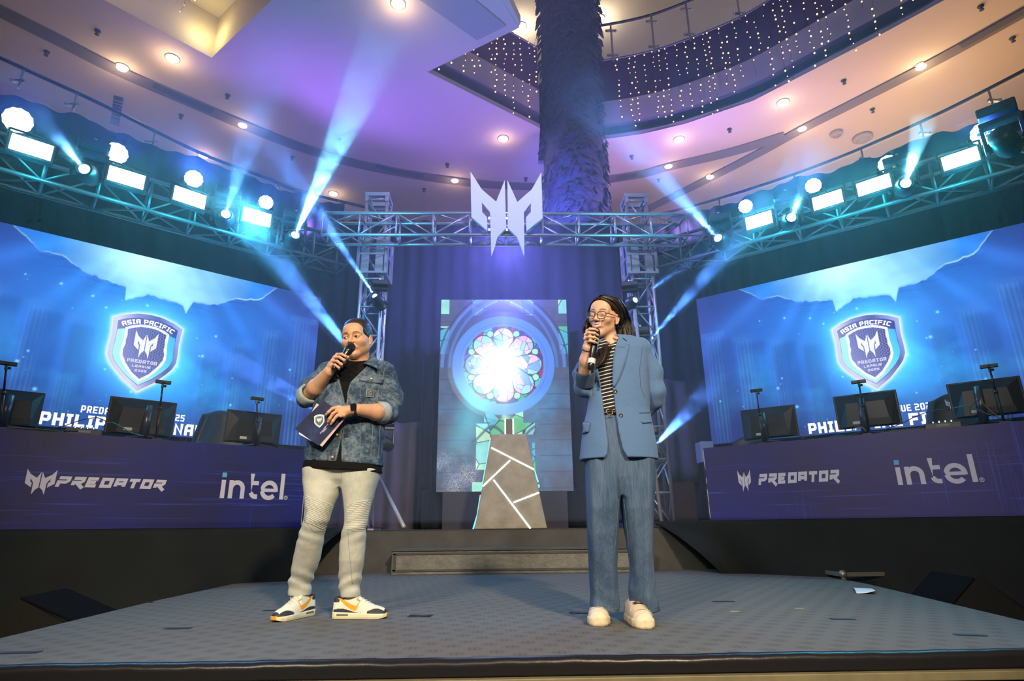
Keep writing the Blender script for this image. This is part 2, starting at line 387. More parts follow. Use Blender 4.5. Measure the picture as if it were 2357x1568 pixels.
m_ = MB(); m_.prism([c0, c1, c2, c3], (0, 0, 0.02)); m_.build('vent_frame', M_spr, t)
m_ = MB()
for k in range(1, 9):
    f = k / 9; a = c0.lerp(c3, f); b = c1.lerp(c2, f); m_.tube(a - Vector((0, 0, 0.012)), b - Vector((0, 0, 0.012)), 0.016, 6)
m_.build('louvres', M_trimd, t)
for x, y, wh, rr in ((1985, 315, 'larger, nearer the railing', 0.20), (1925, 305, 'smaller, further along', 0.13)):
    p = onZ(x, y, ZC); m_ = MB(); m_.lathe(p, (0, 0, -1), [(rr, 0.0), (rr, 0.05), (rr * 0.7, 0.09), (rr * 0.68, 0.05), (0.0, 0.05)], 24)
    tag(m_.build('ceiling_speaker', M_trimm, smooth=True), 'round grey ceiling speaker at right, ' + wh, 'ceiling speaker')

# --- glass balustrades of the storey behind the stage
M_rail = pbr('rail_dark', (0.05, 0.045, 0.05), 0.35, 0.6)
def balustrade(px, z, label, posts, drop=1.05):
    pts = catmull([onZ(x, y, z) for x, y in px], 6)
    t = thing('glass_balustrade', label, 'railing', (pts[0].x, pts[0].y, z - drop))
    m_ = MB(); m_.path(pts, 0.028, 8); m_.build('handrail', M_rail, t, smooth=True)
    m_ = MB()
    for i in range(len(pts) - 1):
        a, b = pts[i], pts[i + 1]; m_.add([a - Vector((0, 0, .06)), b - Vector((0, 0, .06)), b - Vector((0, 0, drop)), a - Vector((0, 0, drop))], [(0, 1, 2, 3)])
    m_.build('glass', M_glass, t, solid=0.01)
    for k in posts:
        p = pts[min(k, len(pts) - 1)]; m_ = MB(); m_.tube(p, p - Vector((0, 0, drop)), 0.016, 8)
        for h in (0.24,):
            m_.box(p - Vector((0, 0.03, h)), (0.16, 0.05, 0.03)); m_.ball(p - Vector((0.08, 0.05, h)), 0.03, 8); m_.ball(p - Vector((-0.08, 0.05, h)), 0.03, 8)
        m_.build('post', M_steel, t)
    return pts
balustrade([(-60, 108), (0, 133), (120, 188), (250, 248), (460, 352), (600, 405), (690, 440), (855, 480)], 6.75, 'curved glass railing with dark handrail above the left drapes', (3, 9, 15, 21, 27, 33, 39), 0.34)
balustrade([(1480, 500), (1577, 479), (1743, 430), (1909, 371), (2050, 312), (2187, 249), (2357, 162), (2430, 120)], 6.75, 'curved glass railing with dark handrail above the right drapes', (3, 9, 15, 21, 27, 33, 39), 0.34)
# upper balustrade round the opening
up_pts = [Vector((p.x, p.y, ZC + 3.1)) for p in arcE]
t = thing('glass_balustrade', 'upper glass railing above the purple band with fairy lights', 'railing', (up_pts[0].x, up_pts[0].y, ZC + 2.1))
m_ = MB(); m_.path(up_pts, 0.03, 8); m_.build('handrail', M_rail, t, smooth=True)
m_ = MB()
for i in range(len(up_pts) - 1):
    a, b = up_pts[i], up_pts[i + 1]; m_.add([a - Vector((0, 0, .08)), b - Vector((0, 0, .08)), b - Vector((0, 0, 1)), a - Vector((0, 0, 1))], [(0, 1, 2, 3)])
m_.build('glass', M_glass, t, solid=0.01)
for k in (2, 6, 9, 12, 15, 18, 21, 24):
    p = up_pts[k]; m_ = MB(); m_.tube(p, p - Vector((0, 0, 1.1)), 0.022, 8)
    for h in (0.2, 0.9): m_.box(p - Vector((0, 0, h)), (0.2, 0.05, 0.035)); m_.ball(p - Vector((0.1, 0, h)), 0.035, 8); m_.ball(p - Vector((-0.1, 0, h)), 0.035, 8)
    m_.build('post', M_steel, t)
# ================================================================ stage
def carpet_mat():
    m = bpy.data.materials.new('stage_carpet'); m.use_nodes = True; t = NT(m); b = t.n['Principled BSDF']
    co = t.coord(); mp = t.mapping(co, (1, 1, 1), rot=(0, 0, 0.0))
    v = t.voronoi(t.mapping(co, (9, 9, 9), rot=(0, 0, 0.6)), 1.0, rand=0.0)
    v2 = t.voronoi(t.mapping(co, (46, 46, 46)), 1.0, rand=0.0)
    dots = t.ramp(v.outputs['Distance'], [(0.12, (1, 1, 1)), (0.42, (0, 0, 0))])
    d2 = t.ramp(v2.outputs['Distance'], [(0.22, (1, 1, 1)), (0.36, (0, 0, 0))])
    mask = t.math('MULTIPLY', dots, t.math('ADD', d2, 0.35), clamp=True)
    base = t.mix(t.noise(co, 1.4, 4, 0.6), (0.120, 0.116, 0.108), (0.155, 0.148, 0.136))
    st = t.ramp(t.noise(co, 7, 5, 0.7), [(0.62, (0, 0, 0)), (0.75, (1, 1, 1))])
    base = t.mix(t.math('MULTIPLY', st, 0.25), base, (0.20, 0.19, 0.17))
    c = t.mix(t.math('MULTIPLY', mask, 0.75), base, (0.062, 0.056, 0.052))
    t.link(c, b.inputs['Base Color']); b.inputs['Roughness'].default_value = 0.8; b.inputs['Specular IOR Level'].default_value = 0.25
    bn = t.new('ShaderNodeBump'); bn.inputs['Strength'].default_value = 0.3; bn.inputs['Distance'].default_value = 0.004
    t.link(t.noise(co, 180, 2), bn.inputs['Height']); t.link(bn.outputs[0], b.inputs['Normal']); return m
M_carpet = carpet_mat()
M_riser = pbr('riser_cloth', (0.075, 0.074, 0.070), 0.9, noise=0.15, nscale=5, bump=0.2, bscale=90)
M_step = pbr('step_board', (0.15, 0.152, 0.135), 0.45, noise=0.25, nscale=9, bump=0.5, bscale=30)
M_edge = pbr('stage_edge_vinyl', (0.012, 0.012, 0.014), 0.30, spec=0.25, bump=0.12, bscale=25)
M_wood = pbr('stage_edge_wood', (0.16, 0.14, 0.075), 0.55, noise=0.2, nscale=8)
SY = 2.44
spoly = [(-2.35, SY), (-2.26, 3.04), (-2.35, 4.45), (-2.36, 6.94), (3.0, 6.94), (3.06, 6.17), (2.96, 5.02), (2.56, 3.08), (2.42, SY)]
mb = MB(); mb.prism([(x, y, -0.02) for x, y in spoly], (0, 0, 0.02)); tag(mb.build('stage_deck', M_carpet), 'grey patterned carpet covering the front stage the presenters stand on', 'stage')
mb = MB(); mb.prism([(x, y, -0.30) for x, y in spoly], (0, 0, 0.278)); tag(mb.build('stage_plinth', M_black), 'black plinth under the front stage carpet', 'plinth')
# shiny black edging and wooden rail along the front
mb = MB()
def fr(u, v):
    x = -2.5 + u * 5.1; a = v * 1.0
    bump_ = 0.002 * math.sin(x * 7.3) + 0.0012 * math.sin(x * 23.1 + 1) + 0.001 * math.sin(x * 51)
    if v < 0.35: return (x, SY - 0.012 - 0.03 * math.sin(v / 0.35 * PI / 2) + 0.0 * bump_, 0.006 - 0.018 * (v / 0.35) ** 2 + bump_ * 0.5)
    return (x, SY - 0.042 + bump_ * 0.5, -0.012 - (v - 0.35) / 0.65 * 0.040)
mb.grid(fr, 260, 9); tag(mb.build('stage_edging', M_edge, smooth=True, solid=0.004), 'glossy black vinyl edging along the front of the stage', 'edging')
mb = MB(); mb.box((-0.25, SY - 0.045, -0.070), (4.4, 0.05, 0.030)); tag(mb.build('stage_rail', M_wood, bevel=0.003), 'khaki wooden rail under the stage front edging', 'rail')
mb = MB()
mb.grid(lambda u, v: (-2.6 + u * 5.3, SY - 0.055 - 0.02 * math.sin(u * 60) * v - 0.03 * v, -0.087 - v * 0.9), 160, 8)
tag(mb.build('stage_skirt', pbr('skirt_cloth', (0.016, 0.017, 0.014), 0.85), smooth=True), 'black skirt cloth hanging below the front of the stage', 'stage skirt')
# gaffer tape marks and crosses
M_tape = pbr('black_tape', (0.012, 0.012, 0.014), 0.45)
TP = [((0, 1503), (92, 1501), 'at the front left corner of the stage'), ((380, 1447), (440, 1446), 'left of the man, mid stage'), ((606, 1406), (640, 1405), 'just behind the man at left'), ((340, 1387), (352, 1386), 'at the left rim of the stage'),
      ((1640, 1385), (1690, 1385), 'right of the woman, further back'), ((1911, 1425), (1968, 1426), 'at right, mid stage'), ((2197, 1461), (2270, 1463), 'near the front right corner')]
for (a, b, wh) in TP:
    A_, B_ = onZ(*a, 0.0015), onZ(*b, 0.0015); d = (B_ - A_).normalized(); n = Vector((-d.y, d.x, 0)); w = 0.02
    m_ = MB(); m_.prism([A_ - n * w, B_ - n * w, B_ + n * w, A_ + n * w], (0, 0, 0.0012))
    tag(m_.build('tape_mark', M_tape), 'black tape strip on the carpet ' + wh, 'tape', 'black tape marks on the stage')
for (x, y, wh) in ((967, 1418, 'between the two presenters'), (1337, 1411, "beside the woman's shoes")):
    c = onZ(x, y, 0.0015); m_ = MB()
    for ang in (0.45, 2.5):
        d = Vector((math.cos(ang), math.sin(ang), 0)); n = Vector((-d.y, d.x, 0)); m_.prism([c - d * .07 - n * .015, c + d * .07 - n * .015, c + d * .07 + n * .015, c - d * .07 + n * .015], (0, 0, 0.0012 + 0.0006 * (ang > 1)))
    tag(m_.build('tape_cross', M_tape), 'cross of dark tape on the carpet ' + wh, 'tape')
# rear riser and step
ZR = 0.44; YR = 6.95
mb = MB(); mb.prism([(-2.9, YR, 0.0), (3.2, YR, 0.0), (3.2, 10.6, 0.0), (-2.9, 10.6, 0.0)], (0, 0, ZR)); tag(mb.build('rear_riser', M_riser, bevel=0.01), 'dark cloth covered riser at the back of the stage', 'riser')
mb = MB(); P = [onY(899, 1324, 6.58), onY(1500, 1312, 6.58)]
x0, x1 = P[0].x, P[1].x + 0.02
t = thing('stage_step', 'low grey black step box in front of the rear riser', 'step', ((x0 + x1) / 2, 6.75, 0))
mb.box(((x0 + x1) / 2, 6.77, 0.115), (x1 - x0, 0.34, 0.23)); mb.build('step_body', M_step, t, bevel=0.006)
mb = MB(); mb.box(((x0 + x1) / 2, 6.765, 0.2415), (x1 - x0 + 0.02, 0.37, 0.023)); mb.build('tread', M_riser, t, bevel=0.004)
mb = MB()
for z in (0.04, 0.205): mb.box(((x0 + x1) / 2, 6.595, z), (x1 - x0 - 0.02, 0.012, 0.02))
for x in (x0 + 0.03, x1 - 0.03): mb.box((x, 6.595, 0.12), (0.03, 0.012, 0.17))
mb.build('step_frame', M_riser, t)

# wing platforms behind the desks with their hanging skirts
dL = Vector((math.cos(AN), math.sin(AN), 0)); dR = Vector((-math.cos(AN), math.sin(AN), 0))
DLp = Vector((-1.9268, 6.1747, 0)); DRp = Vector((2.2461, 6.4472, 0))    # inner ends of the desk fronts
DLo = onP(-260, 1231, DLp, AN); DLo.z = 0; DRo = onP(2640, 1172, DRp, -AN); DRo.z = 0
def wing(name_lab, inner, outer_, zt, side, inner2):
    n = Vector((-math.sin(AN) * side, math.cos(AN), 0)) if side > 0 else Vector((math.sin(AN), math.cos(AN), 0))
    back = [outer_ + n * 3.3, inner2 + Vector((0, 2.2, 0))]
    m_ = MB(); m_.prism([Vector((p.x, p.y, 0.443)) for p in (inner2, inner, outer_, back[0], back[1])], (0, 0, zt - 0.443))
    return tag(m_.build('wing_platform', M_riser), name_lab, 'platform')
zL, zR = 0.478, 0.508
iL2 = onZ(748, 1212, 0.478) if False else Vector((-1.62, 6.75, 0)); iR2 = Vector((1.78, 7.0, 0))
wing('black side platform that carries the left gaming desk', DLp + Vector((0, .03, 0)), DLo + Vector((0, .03, 0)), zL, 1, iL2)
wing('black side platform that carries the right gaming desk', DRp + Vector((0, .03, 0)), DRo + Vector((0, .03, 0)), zR, -1, iR2)
M_drape = pbr('black_drape', (0.011, 0.014, 0.014), 0.8, spec=0.25, noise=0.2, nscale=3)
def skirt(label, inner, outer_, zt, inner2, side):
    """cloth falling from the platform edge; at the inner end it is pulled aside in a diagonal swag"""
    m_ = MB(); L1 = (outer_ - inner).length
    toward = Vector((0.0, -1.0, 0))
    def fn(u, v):
        p = inner2.lerp(inner, min(1, u / 0.12)) if u < 0.12 else inner.lerp(outer_, (u - 0.12) / 0.88)
        s = u * L1; fold = 0.10 * math.sin(s * 5.1 + 1.3 * math.sin(s * 1.7)) + 0.05 * math.sin(s * 11 + v * 5) + 0.03 * math.sin(s * 4 - v * 9)
        depth = 1.55; zb = zt - depth * v
        if u < 0.30:
            k = (0.30 - u) / 0.30; zb = zt - (depth * (1 - k) ** 1.3 + 0.02) * v
        slant = 0.16 * v + 0.10 * v * v
        q = p + toward * (0.03 + (slant * 0.9 + fold * v) * (0.25 + 0.75 * min(1, u / 0.3)))
        return (q.x, q.y, zb - 0.03 * math.sin(u * 9) * v)
    m_.grid(fn, 150, 34)
    return tag(m_.build('platform_skirt', M_drape, smooth=True, solid=0.006), label, 'stage skirt')
skirt('black cloth hanging in folds below the left purple desk', DLp, DLo, zL - .002, iL2, 1)
skirt('black cloth hanging in folds below the right purple desk', DRp, DRo, zR - .002, iR2, -1)
# lower side decks that carry the floor monitors
mb = MB(); mb.box((-4.2, 4.1, -0.42), (3.6, 5.2, 0.1)); tag(mb.build('side_deck', M_black), 'low black deck beside the stage on the left', 'deck')
mb = MB(); mb.box((4.75, 4.4, -0.42), (3.3, 6.0, 0.1)); tag(mb.build('side_deck', M_black), 'low black deck beside the stage on the right', 'deck')

# --- drapes behind the screens
def drape(label, pts, ztop, zbot, amp=0.09, fr_=9.0, mat=None, nz=10, zf=None):
    pts = [Vector((p[0], p[1], 0)) for p in pts]; seg = [0]
    for a, b in zip(pts, pts[1:]): seg.append(seg[-1] + (b - a).length)
    L = seg[-1]; n = int(L * 26)
    def at(s):
        for i in range(len(pts) - 1):
            if s <= seg[i + 1] or i == len(pts) - 2:
                f = (s - seg[i]) / (seg[i + 1] - seg[i]); return pts[i].lerp(pts[i + 1], f), (pts[i + 1] - pts[i]).normalized()
    def fn(u, v):
        s = u * L; p, d = at(s); nn = Vector((-d.y, d.x, 0))
        w = amp * (0.35 + 0.65 * v) * math.sin(s * fr_ + 1.5 * math.sin(s * 2.3) + 0.4 * v) + 0.03 * math.sin(s * 21 + 3 * math.sin(s))
        zt = ztop(s) if callable(ztop) else ztop
        zt += 0.03 * math.sin(s * 3.1) + 0.02 * math.sin(s * 7.7)
        q = p + nn * w; return (q.x, q.y, zt + (zbot - zt) * v)
    m_ = MB(); m_.grid(fn, n, nz)
    return tag(m_.build('stage_drape', mat or M_drape, smooth=True, solid=0.004), label, 'drape')
drape('tall black drape behind the left screen', [(-8.2, 5.9), (-7.0, 6.9), (-3.25, 9.88), (-2.9, 10.1)], 6.3, 0.2)
drape('tall black drape behind the right screen', [(8.6, 6.0), (7.6, 6.85), (3.72, 9.92), (3.3, 10.15)], 6.1, 0.2)
drape('black drape filling the middle behind the stained glass screen', [(-2.35, 10.15), (-1.25, 10.3), (0.1, 10.3), (1.6, 10.3), (2.35, 10.25)], 6.1, 0.2, 0.06)
drape('upper strip of black drape left of the middle', [(-2.95, 10.35), (-2.2, 10.4)], 6.15, 2.6, 0.05)
drape('upper strip of black drape right of the middle', [(2.2, 10.4), (3.45, 10.35)], 6.1, 2.4, 0.05)
M_sheer = pbr('brown_sheer', (0.07, 0.055, 0.045), 0.7, noise=0.25, nscale=2)
drape('brownish sheer cloth behind the man and the brace pole', [(-3.0, 10.0), (-0.6, 10.02)], 2.2, 0.2, 0.05, 12, M_sheer)
drape('brownish sheer cloth behind the right tower', [(2.0, 10.1), (3.5, 10.1)], 2.9, 1.15, 0.03, 7, M_sheer)
drape('narrow black cloth hanging left of the stained glass screen', [(-1.22, 9.55), (-1.02, 9.6)], 3.2, 0.44, 0.05, 14)
drape('black cloth hanging right of the stained glass screen', [(1.24, 9.5), (1.75, 9.6)], 3.6, 0.44, 0.05, 12)
drape('black cloth under the stained glass screen', [(-1.15, 9.45), (1.45, 9.45)], 1.02, 0.44, 0.03, 6)
# ================================================================ LED screens
def vnoise(x, y, seed=0):
    """smooth value noise on arrays"""
    r_ = np.random.default_rng(seed).random((256, 256)); xi = np.floor(x).astype(int); yi = np.floor(y).astype(int); fx = x - xi; fy = y - yi
    fx = fx * fx * (3 - 2 * fx); fy = fy * fy * (3 - 2 * fy); g = lambda a, b: r_[a % 256, b % 256]
    return (g(xi, yi) * (1 - fx) + g(xi + 1, yi) * fx) * (1 - fy) + (g(xi, yi + 1) * (1 - fx) + g(xi + 1, yi + 1) * fx) * fy
def fbm(x, y, seed=0, o=4):
    s = 0; a = 0.5
    for k in range(o): s = s + a * vnoise(x * 2 ** k, y * 2 ** k, seed + k); a *= 0.5
    return s / (1 - 0.5 ** o)
def sstep(a, b, x): t = np.clip((x - a) / (b - a), 0, 1); return t * t * (3 - 2 * t)
def lerp3(c, col, m): return c * (1 - m[..., None]) + np.array(col) * m[..., None]
def seg_d(X, Y, ax, ay, bx, by):
    dx, dy = bx - ax, by - ay; t = np.clip(((X - ax) * dx + (Y - ay) * dy) / (dx * dx + dy * dy + 1e-9), 0, 1); return np.hypot(X - ax - t * dx, Y - ay - t * dy)
def poly_sd(X, Y, P):
    P = np.array(P); d = np.full(X.shape, 1e9); ins = np.zeros(X.shape, bool); n = len(P)
    for i in range(n):
        a, b = P[i], P[(i + 1) % n]; d = np.minimum(d, seg_d(X, Y, a[0], a[1], b[0], b[1]))
        c = ((a[1] > Y) != (b[1] > Y)) & (X < (b[0] - a[0]) * (Y - a[1]) / (b[1] - a[1] + 1e-12) + a[0]); ins ^= c
    return np.where(ins, -d, d)
def emission_vcol(name, strength):
    m = bpy.data.materials.new(name); m.use_nodes = True; n = m.node_tree.nodes; n.clear()
    a = n.new('ShaderNodeAttribute'); a.attribute_name = 'picture'; e = n.new('ShaderNodeEmission'); e.inputs[1].default_value = strength
    d = n.new('ShaderNodeBsdfGlossy'); d.inputs['Color'].default_value = (0.03, 0.03, 0.03, 1); d.inputs['Roughness'].default_value = 0.4
    s = n.new('ShaderNodeAddShader'); o = n.new('ShaderNodeOutputMaterial'); l = m.node_tree.links
    l.new(a.outputs['Color'], e.inputs[0]); l.new(e.outputs[0], s.inputs[0]); l.new(d.outputs[0], s.inputs[1]); l.new(s.outputs[0], o.inputs[0]); return m
M_pic = emission_vcol('led_picture', 1.0)
def picture_face(name, C0, ux, w, h, nx, nz, fn, parent):
    """dense grid facing the audience; colour comes from fn(s, z) with s from the centre and z up from the bottom"""
    i, j = np.meshgrid(np.linspace(0, 1, nx), np.linspace(0, 1, nz)); s = (i - 0.5) * w; z = j * h
    P = np.array(C0)[None, None] + np.array(ux)[None, None] * s[..., None]; P = P + np.array((0, 0, 1.0))[None, None] * z[..., None]
    idx = np.arange(nx * nz).reshape(nz, nx); q = np.stack([idx[:-1, :-1], idx[:-1, 1:], idx[1:, 1:], idx[1:, :-1]], -1).reshape(-1, 4)
    org = np.array(root_of(parent).location); me = bpy.data.meshes.new(name)
    me.vertices.add(nx * nz); me.vertices.foreach_set('co', (P.reshape(-1, 3) - org).ravel()); me.loops.add(q.size); me.polygons.add(len(q))
    me.loops.foreach_set('vertex_index', q.ravel().astype(np.int32)); me.polygons.foreach_set('loop_start', np.arange(0, q.size, 4, dtype=np.int32)); me.update(calc_edges=True)
    c = np.clip(fn(s, z), 0, 3); at = me.color_attributes.new('picture', 'FLOAT_COLOR', 'POINT'); at.data.foreach_set('color', np.concatenate([c, np.ones(c.shape[:2] + (1,))], -1).reshape(-1))
    me.materials.append(M_pic); o = bpy.data.objects.new(name, me); COL.objects.link(o); o.parent = parent; return o
SHW, SHH = 4.81, 2.5
def mir(P): return [(-x, y) for x, y in P[::-1] if x > 1e-6] + P     # right half from top middle to bottom middle
def half(P, n=7):
    q = [Vector((x, y, 0)) for x, y in P]; return [(v.x, v.y) for v in q]
shield_out = mir([(0, 1.655), (.15, 1.640), (.30, 1.590), (.42, 1.525), (.405, 1.30), (.412, 1.12), (.410, 1.02), (.37, .92), (.30, .83), (.18, .70), (0, .560)])
shield_dark = mir([(0, 1.595), (.14, 1.582), (.27, 1.545), (.365, 1.495), (.355, 1.30), (.362, 1.10), (.358, 1.03), (.33, .95), (.26, .86), (.15, .745), (0, .635)])
shield_teal = mir([(0, 1.470), (.12, 1.455), (.25, 1.405), (.352, 1.372), (.352, 1.20), (.360, 1.10), (.355, 1.03), (.325, .95), (.255, .86), (.145, .75), (0, .645)])
shield_white = mir([(0, 1.500), (.10, 1.490), (.20, 1.455), (.268, 1.415), (.262, 1.25), (.272, 1.15), (.276, 1.04), (.25, .96), (.19, .87), (.10, .76), (0, .690)])
shield_core = mir([(0, 1.462), (.09, 1.455), (.17, 1.428), (.235, 1.395), (.225, 1.31), (.235, 1.24), (.228, 1.18), (.246, 1.11), (.24, 1.03), (.215, .985), (.19, .93), (.10, .81), (0, .730)])
def scl(P, f, c=(0, 1.12), fy=None): fy = fy or f; return [(c[0] + (x - c[0]) * f, c[1] + (y - c[1]) * fy) for x, y in P]
emb = [[(-1.0, 2.25), (-0.62, 1.25), (-0.13, 0.80), (-0.02, 1.70), (-0.03, -0.35), (-0.32, -0.75), (-0.45, -1.3), (-0.58, -0.75), (-0.58, 0.3), (-0.70, 0.45), (-0.70, 0.1), (-0.60, 0.0), (-0.60, -0.5), (-1.0, 0.0)]]
def emblem_polys(flip=1):
    # the horned mask sign: two mirrored halves, measured in units of its half width
    L = [(-1.0, 1.16), (-0.72, 0.70), (-0.27, 0.36), (-0.035, 0.93), (-0.035, -0.52), (-0.25, -0.75), (-0.42, -1.18), (-0.45, -0.10), (-0.66, 0.32), (-0.66, 0.02), (-0.53, -0.10), (-0.53, -0.52), (-0.98, -0.15)]
    return L, [(-x, y) for x, y in L]
def side_picture(s, z):
    n1 = fbm(s * 1.3 + 7, z * 1.6, 3); n2 = fbm(s * 5 + 3, z * 5, 9)
    r = np.hypot(s / 2.6, (z - 1.5) / 1.5)
    c = np.zeros(s.shape + (3,)); c[...] = (0.028, 0.075, 0.46)
    c = lerp3(c, (0.03, 0.25, 0.95), np.clip(1.15 - r, 0, 1) * (0.55 + 0.5 * n1))
    c = lerp3(c, (0.022, 0.035, 0.20), sstep(0.55, 1.15, r) * 0.8)
    # broken skyline of the ruin and the sky beyond it
    b = np.interp(s, [-2.5, -1.65, -1.5, -1.35, -1.12, -.95, -.77, -.35, -.33, -.20, -.08, .24, .38, .43, .50, .82, 1.0, 1.43, 1.65, 2.5], [3.2, 2.49, 2.37, 2.23, 2.25, 2.14, 2.07, 1.98, 1.78, 1.88, 1.955, 1.915, 1.90, 1.78, 1.97, 2.0, 2.14, 2.24, 2.48, 3.2]) + .05 * (fbm(s * 14, s * 0, 5) - .5)
    sky = sstep(-0.02, 0.03, z - b)
    skyc = np.zeros_like(c); skyc[...] = (0.03, 0.24, 0.85); cl = fbm(s * 2.1, z * 4 + 3, 33)
    skyc = lerp3(skyc, (0.45, 0.95, 1.05), np.clip(np.clip(1.25 - np.abs(s - 0.05) / 1.0, 0, 1) * (0.55 + 0.8 * cl), 0, 1)); skyc = skyc + np.array((.35, .5, .3)) * (np.exp(-((s + .15) / .45) ** 2) * sstep(1.9, 2.5, z))[..., None]; skyc = lerp3(skyc, (0.03, 0.16, 0.75), sstep(1.2, 2.0, np.abs(s)))
    rim = np.exp(-((z - b) / 0.011) ** 2) * np.clip(fbm(s * 4, s * 0 + 2, 61) * 2.2 - .7, 0, 1)
    # fluted columns
    for xc, w, top, lum in ((-2.2, .13, 1.75, .45), (-1.72, .13, 1.6, .6), (-1.22, .11, 1.5, .5), (-.80, .09, 1.4, .35), (.80, .09, 1.35, .35), (1.2, .11, 1.45, .5), (1.66, .12, 1.7, .6), (2.15, .14, 2.0, .55)):
        m_ = sstep(w, w * 0.8, np.abs(s - xc)) * sstep(top + 0.05, top, z + .12 * (n2 - .5)) * (0.55 + 0.45 * np.cos((s - xc) / w * 14)) * (0.1 + 1.5 * n1) * (.5 + n2) * lum
        c = lerp3(c, (0.10, 0.32, 0.85), np.clip(m_, 0, 1) * 0.75)
        c = c * (1 - 0.45 * (sstep(w * 1.9, w * 1.2, np.abs(s - xc - w * 0.9)) * sstep(top, top - .1, z) * 0.5))[..., None]
        cap = sstep(w * 1.6, w * 1.45, np.abs(s - xc)) * sstep(0.02, 0.0, np.abs(z - top - 0.05) - 0.04); c = lerp3(c, (0.06, 0.22, 0.7), cap * 0.30 * n2 * 1.6)
    # masonry courses under the skyline
    cour = sstep(0.9, 1.0, np.cos((z + 0.02 * np.sin(s * 9)) * 60)) * sstep(0.35, 0.0, b - z); c = lerp3(c, (0.015, 0.06, 0.4), cour * 0.6 * (1 - sky))
    c = c * (1 - sky[..., None]) + skyc * sky[..., None]; c = lerp3(c, (0.45, 0.85, 1.0), rim * (np.abs(s) < 2.1))
    # shafts of light from the opening
    ang = np.arctan2(s - 0.05, 3.3 - z); sh = 0
    for a0, w, k in ((-0.62, .05, .55), (-0.45, .035, .5), (-0.20, .06, .3), (0.05, .09, .35), (0.42, .05, .4), (0.62, .045, .5), (0.95, .06, .55), (-0.95, .06, .5)): sh = sh + k * np.exp(-((ang - a0) / w) ** 2)
    c = c + np.array((0.05, 0.28, 0.95)) * (sh * sstep(0.4, 2.3, z) * (0.6 + 0.7 * n1))[..., None] * 0.55
    # blue-green smoke and sparks low down
    sm = np.clip(n1 - 0.45, 0, 1) * 3.2 * np.exp(-((z - 0.85) / 0.55) ** 2) * np.exp(-(s / 1.7) ** 2)
    c = c + np.array((0.02, 0.36, 0.55)) * (sm * (0.4 + n2))[..., None]
    rs = np.random.default_rng(5)
    for k in range(70):
        x0, z0, q = rs.normal(0, 1.1), rs.uniform(0.1, 1.9), rs.random() ** 3 * 0.016 + 0.004; c = c + np.array((0.25, 0.75, 1.0)) * np.exp(-((s - x0) ** 2 + (z - z0) ** 2) / (q * q))[..., None] * 0.9
    d = poly_sd(s, z, shield_out); c = c + np.array((0.10, 0.62, 1.0)) * (np.exp(-np.clip(d, 0, 9) / 0.17))[..., None] * 0.95; c = lerp3(c, (0.80, 1.0, 1.0), np.exp(-(np.clip(d, 0, 9) / 0.030) ** 2))
    return c
def text_mesh(body, size, align='CENTER', bold=0.0, shear=0.0, spacing=1.0, xs=1.0):
    cu = bpy.data.curves.new('lettering', 'FONT'); cu.body = body; cu.size = size; cu.align_x = align; cu.offset = bold; cu.shear = shear; cu.space_character = spacing; cu.resolution_u = 3
    o = bpy.data.objects.new('lettering', cu); COL.objects.link(o); dg = bpy.context.evaluated_depsgraph_get(); me = bpy.data.meshes.new_from_object(o.evaluated_get(dg))
    v = [(p.co.x * xs, p.co.y) for p in me.vertices]; f = [tuple(p.vertices) for p in me.polygons]; bpy.data.objects.remove(o); bpy.data.curves.remove(cu); bpy.data.meshes.remove(me); return v, f
def flat_shape(name, v2, f, O, ux, uy, mat, parent, off=0.004, label=None):
    O, ux, uy = Vector(O), Vector(ux), Vector(uy); n = ux.cross(uy); n = n if n.y < 0 else -n
    vs = [O + ux * a + uy * b + n * (off + i * 5e-6) for i, (a, b) in enumerate(v2)]; return link_mesh(name, vs, f, mat, parent, smooth=False)
